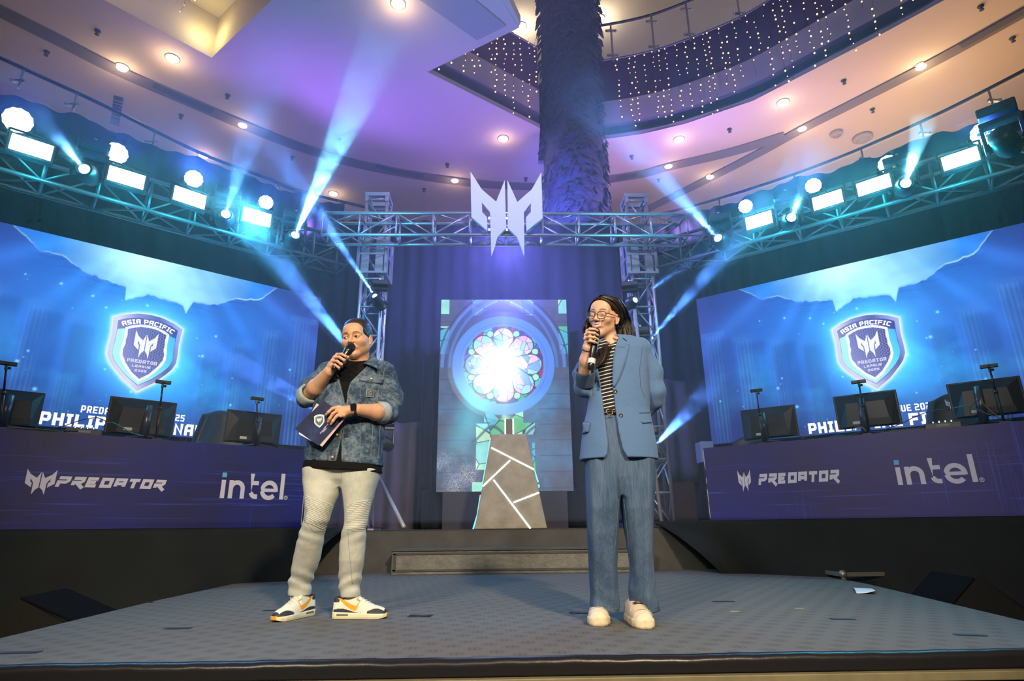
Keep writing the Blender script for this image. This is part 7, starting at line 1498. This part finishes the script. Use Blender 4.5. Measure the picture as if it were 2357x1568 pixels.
# right side of the photo: behind the ear, down over the shoulder
lock([tp(.012, -.055, .115), tp(.060, -.020, .098), tp(.088, .035, .050), w(1432, 740, .045), w(1438, 765, .05), w(1444, 785, .04), w(1452, 797, .02), w(1461, 799, -.0)], 26, (.008, .011), .0042, .009)
lock([tp(.012, -.040, .122), tp(.060, .020, .108), tp(.085, .065, .060), w(1440, 735, .07), w(1448, 760, .08), w(1452, 782, .07), w(1462, 792, .05)], 26, (.010, .014), .0045, .010)
lock([tp(.05, .02, .10), tp(.086, .05, .04), w(1430, 745, .06), w(1428, 765, .05), w(1431, 783, .03), w(1440, 796, .0), w(1449, 801, -.02)], 22, (.009, .012), .0042, .010)
lock([tp(.04, .08, .09), tp(.05, .11, .03), w(1425, 755, .10), w(1430, 785, .10), w(1440, 805, .09)], 20, (.018, .02), .0055, .008)
lock([tp(.010, -.070, .106), tp(.045, -.062, .090), tp(.074, -.035, .060), tp(.086, .0, .035), tp(.088, .035, .0), w(1431, 752, .03)], 16, (.005, .008), .0032, .004)
# left side: falls behind the cheek and down the chest
lock([tp(.006, -.070, .106), tp(-.045, -.055, .092), tp(-.078, -.020, .055), tp(-.086, -.005, .0), w(1350, 750, .02), w(1350, 772, .03), w(1356, 790, .0)], 20, (.006, .010), .0042, .008)
lock([tp(.0, -.05, .118), tp(-.06, .0, .10), tp(-.088, .02, .03), w(1362, 765, .06), w(1378, 792, .02), w(1384, 815, -.065), w(1381, 835, -.10), w(1374, 846, -.105)], 26, (.009, .012), .0042, .012)
lock([tp(-.07, .05, .04), w(1375, 760, .08), w(1390, 785, .02), w(1396, 800, -.06), w(1390, 825, -.10), w(1378, 842, -.11)], 18, (.010, .009), .0040, .012)
lock([tp(-.05, .09, .05), w(1385, 770, .10), w(1395, 800, .09)], 14, (.02, .02), .0055)
hr.add(np.array([tuple(v) for v in LK.v]), np.array([f if len(f) == 4 else (f[0], f[1], f[2], f[3]) for f in LK.f if len(f) == 4]), np.tile((.022, .014, .012), (len(LK.v), 1))); hr.build('hair', M_hairm, woman)
# clothes
def wool_mat():
    mt_ = bpy.data.materials.new('blazer_wool'); mt_.use_nodes = True; t = NT(mt_); b = t.n['Principled BSDF']; co = t.coord(); n = t.noise(t.mapping(co, (1, 1, .5)), 700, 2, .6); c = t.ramp(n, [(0.34, (.068, .142, .30)), (0.66, (.112, .208, .385))]); c = t.mix(.25, c, t.ramp(t.noise(co, 3, 2), [(.3, (.8, .8, .8)), (.7, (1.1, 1.1, 1.1))]), 'MULTIPLY')
    t.link(c, b.inputs['Base Color']); b.inputs['Roughness'].default_value = .9; b.inputs['Specular IOR Level'].default_value = .15; b.inputs['Sheen Weight'].default_value = .15; bn = t.new('ShaderNodeBump'); bn.inputs['Strength'].default_value = .25; bn.inputs['Distance'].default_value = .006; t.link(t.noise(co, 16, 3), bn.inputs['Height']); t.link(bn.outputs[0], b.inputs['Normal']); return mt_
def jeanw_mat():
    mt_ = bpy.data.materials.new('wide_jean_denim'); mt_.use_nodes = True; t = NT(mt_); b = t.n['Principled BSDF']; co = t.coord(); n = t.noise(t.mapping(co, (1, 1, .06)), 130, 3, .7); n2 = t.noise(t.mapping(co, (1, 1, .3)), 7, 3); c = t.ramp(t.math('MULTIPLY_ADD', n2, .6, t.math('MULTIPLY', n, .45)), [(0.38, (.040, .078, .15)), (0.64, (.105, .165, .27))])
    t.link(c, b.inputs['Base Color']); b.inputs['Roughness'].default_value = .85; b.inputs['Specular IOR Level'].default_value = .2; return mt_
def stripe_mat():
    mt_ = bpy.data.materials.new('striped_knit'); mt_.use_nodes = True; t = NT(mt_); b = t.n['Principled BSDF']; z = t.sep(t.coord())[2]; x = t.sep(t.coord())[0]; zz_ = t.math('MULTIPLY_ADD', x, -.18, z); fr_ = t.math('FRACT', t.math('MULTIPLY', zz_, 1 / .0195)); c = t.ramp(fr_, [(0.0, (.008, .008, .010)), (0.74, (.008, .008, .010)), (0.76, (.60, .60, .62)), (1.0, (.60, .60, .62))], 'CONSTANT')
    t.link(c, b.inputs['Base Color']); b.inputs['Roughness'].default_value = .9; return mt_
M_wool = wool_mat(); M_wj = jeanw_mat(); M_str = stripe_mat(); M_wseam = pbr('blazer_seam', (.05, .09, .15), .9); M_lin = pbr('blazer_lining', (.035, .07, .15), .35, sheen=.2)
sh = Org(); g = G(*bounds([w(1340, 800), w(1500, 960)], .14), .006); d = loft(g, rowsW([(q[0], q[1], q[2], q[3], q[4]) for q in torsoW if q[0] < 960] + [(962, 1352, 1494, 0, .104)], .012)); d = smax(d, -rc(g, w(1404, 812, -.01), w(1414, 780, .03), .052, .06), .008); sh.field(g, d); sh.build('striped_shirt', M_str, woman, 2)
pt = Org(); g = G(*bounds([w(1340, 950), w(1522, 1412), w(1500, 1412, .14)], .13), .0055); a, b = loft(g, rowsW(legWL), 2.4), loft(g, rowsW(legWR), 2.4); fold = lambda ph: .0042 * np.sin(g.X * 62 + ph + .6 * np.sin(g.Z * 5)) * np.clip((w(1400, 1000).z - g.Z) * 6 + .3, 0, 1) + .0030 * np.sin(g.Z * 55 + g.X * 40) * np.exp(-((g.Z - .10) / .06) ** 2) + .0016 * np.sin(g.X * 150 + g.Z * 6)
hips = loft(g, rowsW([(950, 1366, 1484, .0, .090), (1000, 1358, 1490, .0, .098), (1060, 1352, 1503, .0, .104), (1100, 1366, 1490, .0, .100), (1140, 1405, 1450, .0, .07)]), 2.3) + .003 * np.sin(g.X * 75 + 1.0) ; d = smin(smin(a + fold(0.3), b + fold(2.1), .010), hips, .02); px_, py_ = proj(g); pt.field(g, d); pt.build('wide_jeans', M_wj, woman, 3); PT = pt.tree()
M_wjs = pbr('jean_stitch', (.13, .18, .25), .9)
for sp in ([(1425, 960), (1424, 1010), (1428, 1080), (1433, 1140)], [(1494, 1070), (1492, 1150), (1495, 1230), (1504, 1310), (1512, 1400)], [(1424, 1150), (1418, 1230), (1414, 1280)], [(1436, 1150), (1446, 1240), (1450, 1310)], [(1362, 1402), (1395, 1404), (1425, 1402)], [(1450, 1404), (1485, 1406), (1515, 1404)]): seam(PT, sp, .0012, M_wjs, woman, 'seam', .0005)
# belt
m_ = MB(); R_ = rowsW([(948, 1354, 1490, 0, .100)], -.0)[0]
def bl(z_): return [Vector((R_[1] + (R_[3] - .002) * math.copysign(abs(math.cos(a)) ** .91, math.cos(a)), R_[2] + (R_[4] - .002) * math.copysign(abs(math.sin(a)) ** .91, math.sin(a)), z_)) for a in np.linspace(0, 2 * PI, 60, endpoint=False)]
z0_ = w(1405, 954, -.1).z; z1_ = w(1405, 943, -.1).z; A_, B_ = bl(z0_), bl(z1_); m_.add(A_ + B_, [(i, (i + 1) % 60, (i + 1) % 60 + 60, i + 60) for i in range(60)]); be_ = m_.build('belt', pbr('belt_black', (.012, .011, .011), .3), woman, smooth=True, solid=.006)
c_ = w(1402, 948.5, -.112); m_ = MB(); m_.path([c_ + Vector((a, -.006, b)) for a, b in ((.016, .012), (-.008, .013), (-.015, .006), (-.015, -.006), (-.008, -.013), (.016, -.012), (.016, .012))], .0022, 6); m_.build('belt_buckle', M_brass, be_, smooth=True)
# blazer
bz = Org(); g = G(*bounds([w(1312, 765), w(1540, 1070)], .15), .0052); d = loft(g, rowsW(torsoW), 2.3)
for a, b, r1, r2 in ((w(1400, 806, .03), w(1368, 812, .02), .055, .050), (w(1430, 800, .03), w(1474, 800, .02), .055, .056)): d = smin(d, rc(g, a, b, r1, r2), .03)
sl = smin(rc(g, w(1362, 824, .01), w(1345, 862, .0), .054, .056), rc(g, w(1345, 862, .0), w(1343, 895, -.015), .056, .050), .03); sr = smin(rc(g, w(1473, 808, .02), w(1500, 855, .03), .060, .054), rc(g, w(1500, 855, .03), w(1507, 900, .035), .054, .055), .03); sr2 = smin(rc(g, w(1507, 900, .035), w(1506, 920, .06), .055, .050), rc(g, w(1506, 920, .06), w(1480, 952, .12), .050, .046), .02); sr = smin(sr, sr2, .02)
sl = sl + .0028 * np.sin(g.Z * 85 + g.X * 60); sr = sr + .0012 * np.sin(g.Z * 60 - g.X * 50 + np.sin(g.Y * 20)); d = d + .0020 * np.sin(g.X * 45 + g.Z * 14) * np.sin(g.Z * 9 + 1)
d = smin(smin(d, sl, .014), sr, .012); px_, py_ = proj(g)
op = poly_sd(np.broadcast_to(px_, g.shape), np.broadcast_to(py_, g.shape), [(1378, 790), (1372, 830), (1381, 880), (1387, 920), (1394, 975), (1400, 1020), (1398, 1044), (1386, 1062), (1386, 1090), (1470, 1090), (1462, 1066), (1446, 1056), (1433, 1034), (1423, 990), (1416, 940), (1410, 893), (1411, 850), (1416, 800), (1424, 775), (1400, 770)]) * PXW
op = np.maximum(op, g.Y - (YW - .02)); d = smax(d, -op, .004); nk = rc(g, w(1404, 812, -.01), w(1414, 775, .04), .052, .066); d = smax(d, -nk, .006); d = np.maximum(d, w(1425, 1059).z + .010 * np.sin(g.X * 20) * 0 - g.Z)
# hollow below the waist so the trousers read
bz.field(g, d); bz.build('blazer', M_wool, woman, 3); BT = bz.tree()
# lapels
def lapel(pts_out, pts_in, dout, din, name='lapel'):
    a = catmull([w(*p, q) for p, q in zip(pts_out, dout)], 6); b = catmull([w(*p, q) for p, q in zip(pts_in, din)], 6); k = len(a); rows = 6; vs = [a[i].lerp(b[i], j / (rows - 1)) + Vector((0, -.006 * math.sin(j / (rows - 1) * PI), 0)) for i in range(k) for j in range(rows)]; m_ = MB(); m_.add(vs, [(i * rows + j, i * rows + j + 1, (i + 1) * rows + j + 1, (i + 1) * rows + j) for i in range(k - 1) for j in range(rows - 1)]); return m_.build(name, M_wool, woman, smooth=True, solid=.005)
def onB(pts, off): return [(hit(BT, x, y, off) or w(x, y, -.1)) for x, y in pts]
def lapel2(out_, in_, off, name):
    a, b = catmull(onB(out_, off), 5), catmull([w(*p) for p in in_], 5); k = len(a); rows = 6; m_ = MB(); vs = [a[i].lerp(b[i], j / (rows - 1)) + Vector((0, -.005 * math.sin(j / (rows - 1) * PI), 0)) for i in range(k) for j in range(rows)]; m_.add(vs, [(i * rows + j, i * rows + j + 1, (i + 1) * rows + j + 1, (i + 1) * rows + j) for i in range(k - 1) for j in range(rows - 1)]); return m_.build(name, M_wool, woman, smooth=True, solid=.005)
lapel2([(1447, 797), (1446, 803), (1445, 808), (1437, 840), (1425, 872), (1414, 891)], [(1420, 778, .035), (1416, 790, -.02), (1414, 802, -.055), (1411, 835, -.098), (1410, 865, -.108), (1411, 889, -.110)], .007, 'lapel')
lapel2([(1434, 780), (1444, 788), (1448, 796)], [(1424, 768, .06), (1421, 776, .02), (1416, 793, -.02)], .008, 'collar')
lapel2([(1358, 842), (1362, 850), (1371, 870), (1381, 892)], [(1374, 836, -.075), (1376, 848, -.092), (1379, 868, -.104), (1382, 890, -.108)], .007, 'lapel')
for sp in ([(1447, 797), (1445, 808), (1437, 840), (1425, 872), (1414, 891)], [(1417, 797), (1432, 800), (1446, 799)], [(1478, 800), (1472, 850), (1474, 890), (1484, 915)], [(1360, 845), (1364, 880), (1366, 910)]): seam(BT, sp, .0010, M_wseam, woman, 'seam', .001)
patch(BT, [(1342, 973), (1361, 974), (1357, 995), (1334, 1000)], 7, 6, .007, M_wool, woman, 'pocket_flap', .004); patch(BT, [(1475, 970), (1509, 966), (1509, 972), (1478, 975)], 7, 3, .004, M_wool, woman, 'pocket_welt', .003)
for sp in ([(1342, 973), (1361, 974)], [(1361, 974), (1357, 995), (1334, 1000)], [(1471, 951), (1494, 950)], [(1475, 970), (1500, 968)], [(1380, 898), (1375, 899)]): seam(BT, sp, .0013, M_wseam, woman, 'pocket_seam', .009 if sp[0][0] < 1365 else .003)
M_btn = pbr('horn_button', (.05, .045, .03), .25, noise=.5, nscale=120)
for bx, by in ((1416.5, 901.5), (1429, 957)):
    q = hit(BT, bx, by, .003)
    if q: m_ = MB(); m_.lathe(q, CP - q, [(.0105, -.002), (.0105, .002), (.0085, .0035), (.0075, .002), (0, .002)], 18); bt_ = m_.build('button', M_btn, woman, smooth=True); m_ = MB(); m_.lathe(q, CP - q, [(.0035, .0015), (.003, .0028), (0, .003)], 8); m_.build('button_thread', pbr('thread_pale', (.4, .38, .28), .8), bt_)
def cuffw(a, b, r, fl):
    a, b = Vector(a), Vector(b); m_ = MB(); L_ = (b - a).length; m_.lathe(a, b - a, [(r * .96, -.002), (r * 1.04, .004), (r * 1.01, L_ * .25), (r * 1.06, L_ * .5), (r * 1.02, L_ * .75), (r * 1.03, L_ * .97), (r * .97, L_), (r * .93, L_ * .9), (r * .90, L_ * .3)], 30); m_.f = m_.f[:-2]; m_.build('rolled_cuff', M_lin, woman, smooth=True, solid=.003)
cuffw(w(1346, 884, -.035), w(1347, 853, -.090), .049, 1)
m_ = MB(); pp = [w(1353, 806, -.165)]; adx = (Vector(W1) - Vector(E1)).normalized(); m_.lathe(W1 - adx * .012, adx, [(.0255, 0), (.0280, .001), (.0275, .003), (.0255, .004)], 24); m_.f = m_.f[:-2]; m_.build('hair_tie', M_micb, woman, smooth=True)
m_ = MB(); m_.lathe(w(1349, 838, -.115), adx, [(.0345, 0), (.0352, .0008), (.0345, .0016)], 24); m_.f = m_.f[:-2]; m_.build('bracelet', M_brass, woman, smooth=True)
mic('black handheld microphone held by the woman, with a grey label band', mh, mt, .0245, .0185, (.73, .86))
# shoes
M_ws = pbr('cream_leather', (0.72, 0.62, 0.47), .5, noise=.06, nscale=12); M_wso = pbr('cream_sole', (0.66, 0.56, 0.38), .6, noise=.2, nscale=25)
def chunky(toe, ax, L_=.275):
    toe = Vector((toe.x, toe.y, 0)); ax = Vector(ax).normalized(); sd = Vector((ax.y, -ax.x, 0)); heel = toe - ax * L_; wr = [(0, .030), (.06, .040), (.3, .043), (.6, .052), (.8, .054), (.93, .044), (1.0, .022)]
    hw = lambda f: float(np.interp(f, [a for a, b in wr], [b for a, b in wr])); P = lambda f, s, z: heel + ax * (f * L_) + sd * (s * hw(f)) + Vector((0, 0, z)); m_ = MB(); outline = [(f, s) for s in (1, -1) for f in (np.linspace(0, 1, 30) if s > 0 else np.linspace(1, 0, 30))]; rings = [(.001, .95), (.012, 1.05), (.034, 1.04), (.040, .98)]; k = len(outline)
    vs = [P(f, s * q, z) for z, q in rings for f, s in outline]; m_.add(vs, [(r * k + i, r * k + (i + 1) % k, (r + 1) * k + (i + 1) % k, (r + 1) * k + i) for r in range(3) for i in range(k)] + [tuple(range(k - 1, -1, -1)), tuple(range(3 * k, 4 * k))]); m_.build('shoe_sole', M_wso, woman, smooth=True)
    g = G(*bounds([heel, toe, heel + Vector((0, 0, .10))], .06), .0036); X, Y = g.X - heel.x, g.Y - heel.y; u = (X * ax.x + Y * ax.y) / L_; s = X * sd.x + Y * sd.y; tp_ = np.interp(u, [0, .1, .3, .45, .6, .8, .93, 1.0], [.10, .11, .115, .108, .094, .080, .066, .045]); ww = np.interp(u, [a for a, b in wr], [b for a, b in wr]); zr = np.clip(g.Z / np.maximum(tp_, .02), 0, 1.4); ww = ww * np.sqrt(np.clip(1.0 - zr ** 3.0, 0, 1))
    d = np.maximum(np.maximum((np.abs(s) - ww) * .8, (g.Z - tp_) * .8), .034 - g.Z); d = np.maximum(d, np.maximum(-u * L_, (u - 1) * L_)); up = Org(); up.field(g, d, np.array((.72, .62, .47))); up.build('shoe_upper', tint_mat('shoe_upper_leather', .5, bump=.15, bscale=40), woman, 2)
    m_ = MB()
    for f0 in (.60, .80): pts = [P(f0 + .10 * math.cos(q * PI) * 0 + (.02 if f0 > .7 else 0) * math.sin(q * PI), (q - .5) * 1.9, float(np.interp(f0, [.6, .8], [.094, .080])) * (1 - abs(q - .5) ** 3 * 3.2) + .001) for q in np.linspace(0, 1, 13)]; m_.path(pts, .0014, 6)
    m_.build('shoe_seams', M_wso, woman, smooth=True)
    m_ = MB(); m_.box(P(.56, 0, .101), (.030, .045, .004), (ax, sd, Vector((0, 0, 1)))); tt_ = m_.build('tongue_tag', pbr('tag_navy', (.03, .035, .07), .6), woman, bevel=.002); m_ = MB(); m_.box(P(.56, 0, .104), (.012, .014, .003), (ax, sd, Vector((0, 0, 1)))); m_.build('tag_mark', pbr('tag_orange', (.6, .25, .03), .6), tt_)
t0 = onZ(1377, 1443, 0); chunky(t0 + Vector((0, .0, 0)), Vector((-.22, -1, 0))); t0 = onZ(1489, 1449, 0); chunky(t0, Vector((.06, -1, 0)))
STEP = 0.5
# ================================================================ haze
def haze(name, lo, hi, dens, aniso=0.0, color=(1, 1, 1)):
    m_ = MB(); c = [(a + b) / 2 for a, b in zip(lo, hi)]; m_.box(c, [b - a for a, b in zip(lo, hi)])
    m = bpy.data.materials.new(name); m.use_nodes = True; n = m.node_tree.nodes; n.clear()
    s = n.new('ShaderNodeVolumeScatter'); s.inputs['Density'].default_value = dens; s.inputs['Anisotropy'].default_value = aniso; s.inputs['Color'].default_value = (*color, 1)
    o = n.new('ShaderNodeOutputMaterial'); m.node_tree.links.new(s.outputs[0], o.inputs['Volume'])
    ob = m_.build(name, m); return tag(ob, 'thin stage haze filling the air above and behind the stage', 'haze', kind='stuff')

haze('stage_haze', (-8.2, 4.4, 0.52), (9.0, 11.6, 7.8), 0.021, 0.2)
def smoke_mat(dens, scale, reach, axis_o, axis_d, tn, lo=.40, hi=.62):
    m = bpy.data.materials.new('beam_shaped_smoke'); m.use_nodes = True; t = NT(m); t.n.clear(); co = t.geo('Position')
    s = t.new('ShaderNodeVolumeScatter'); s.inputs['Anisotropy'].default_value = 0.1; o = t.new('ShaderNodeOutputMaterial')
    n1 = t.noise(co, scale, 4, 0.62, 0.9)
    w = t.ramp(n1, [(lo, (0.06, 0.06, 0.06)), (hi, (1, 1, 1))])
    dp = t.new('ShaderNodeVectorMath', operation='DOT_PRODUCT'); t.link(co, dp.inputs[0]); dp.inputs[1].default_value = axis_d
    along = t.math('SUBTRACT', dp.outputs['Value'], Vector(axis_o).dot(Vector(axis_d)))
    fall = t.math('SUBTRACT', 1.0, t.math('DIVIDE', along, reach), clamp=True)
    sub = t.new('ShaderNodeVectorMath', operation='SUBTRACT'); t.link(co, sub.inputs[0]); sub.inputs[1].default_value = axis_o
    crs = t.new('ShaderNodeVectorMath', operation='CROSS_PRODUCT'); t.link(sub.outputs[0], crs.inputs[0]); crs.inputs[1].default_value = axis_d
    ln = t.new('ShaderNodeVectorMath', operation='LENGTH'); t.link(crs.outputs[0], ln.inputs[0])
    rad = t.math('DIVIDE', ln.outputs['Value'], t.math('MULTIPLY_ADD', along, tn, 0.05)); soft = t.math('SUBTRACT', 1.0, t.math('POWER', rad, 2.0), clamp=True)
    t.link(t.math('MULTIPLY', t.math('MULTIPLY', t.math('MULTIPLY', w, fall), soft), dens), s.inputs['Density']); t.link(s.outputs[0], o.inputs['Volume'])
    try: m.cycles.volume_step_rate = STEP
    except Exception: pass
    return m
HZ = ['above the first two left blinders', 'rising from the lamp beside the third left blinder', 'dazzling at the inner end of the left truss', 'rising left from the inner end of the right truss', 'rising between the first two right blinders', 'dazzling over the last two right blinders',
      'going up left from the high lamp on the left tower', 'going up left from behind the head of the man', 'going left over the screen beside the man', 'thin, going up right from the high lamp of the right tower', 'going up right from the shoulder of the woman', 'low, between the blazer and the right desk']
for i, (l, a, ang, (reach, dens)) in enumerate(BEAMS):
    d = (a - l).normalized(); tn = math.tan(math.radians(ang * .62)); L_ = reach * 1.6
    m_ = MB(); m_.lathe(l, d, [(.045, .0), (.05 + tn * L_ * .5, L_ * .5), (.05 + tn * L_, L_)], 20)  # smoke cut to the beam cone; its density draws the light shaft
    o = m_.build('smoke_plume', smoke_mat(dens * 2.2, 3.0, L_, l, d, tn), smooth=True); tag(o, None, 'smoke', 'smoke in the lamp beams', 'stuff')
    o['label'] = 'wisps of blue lit smoke ' + HZ[i]
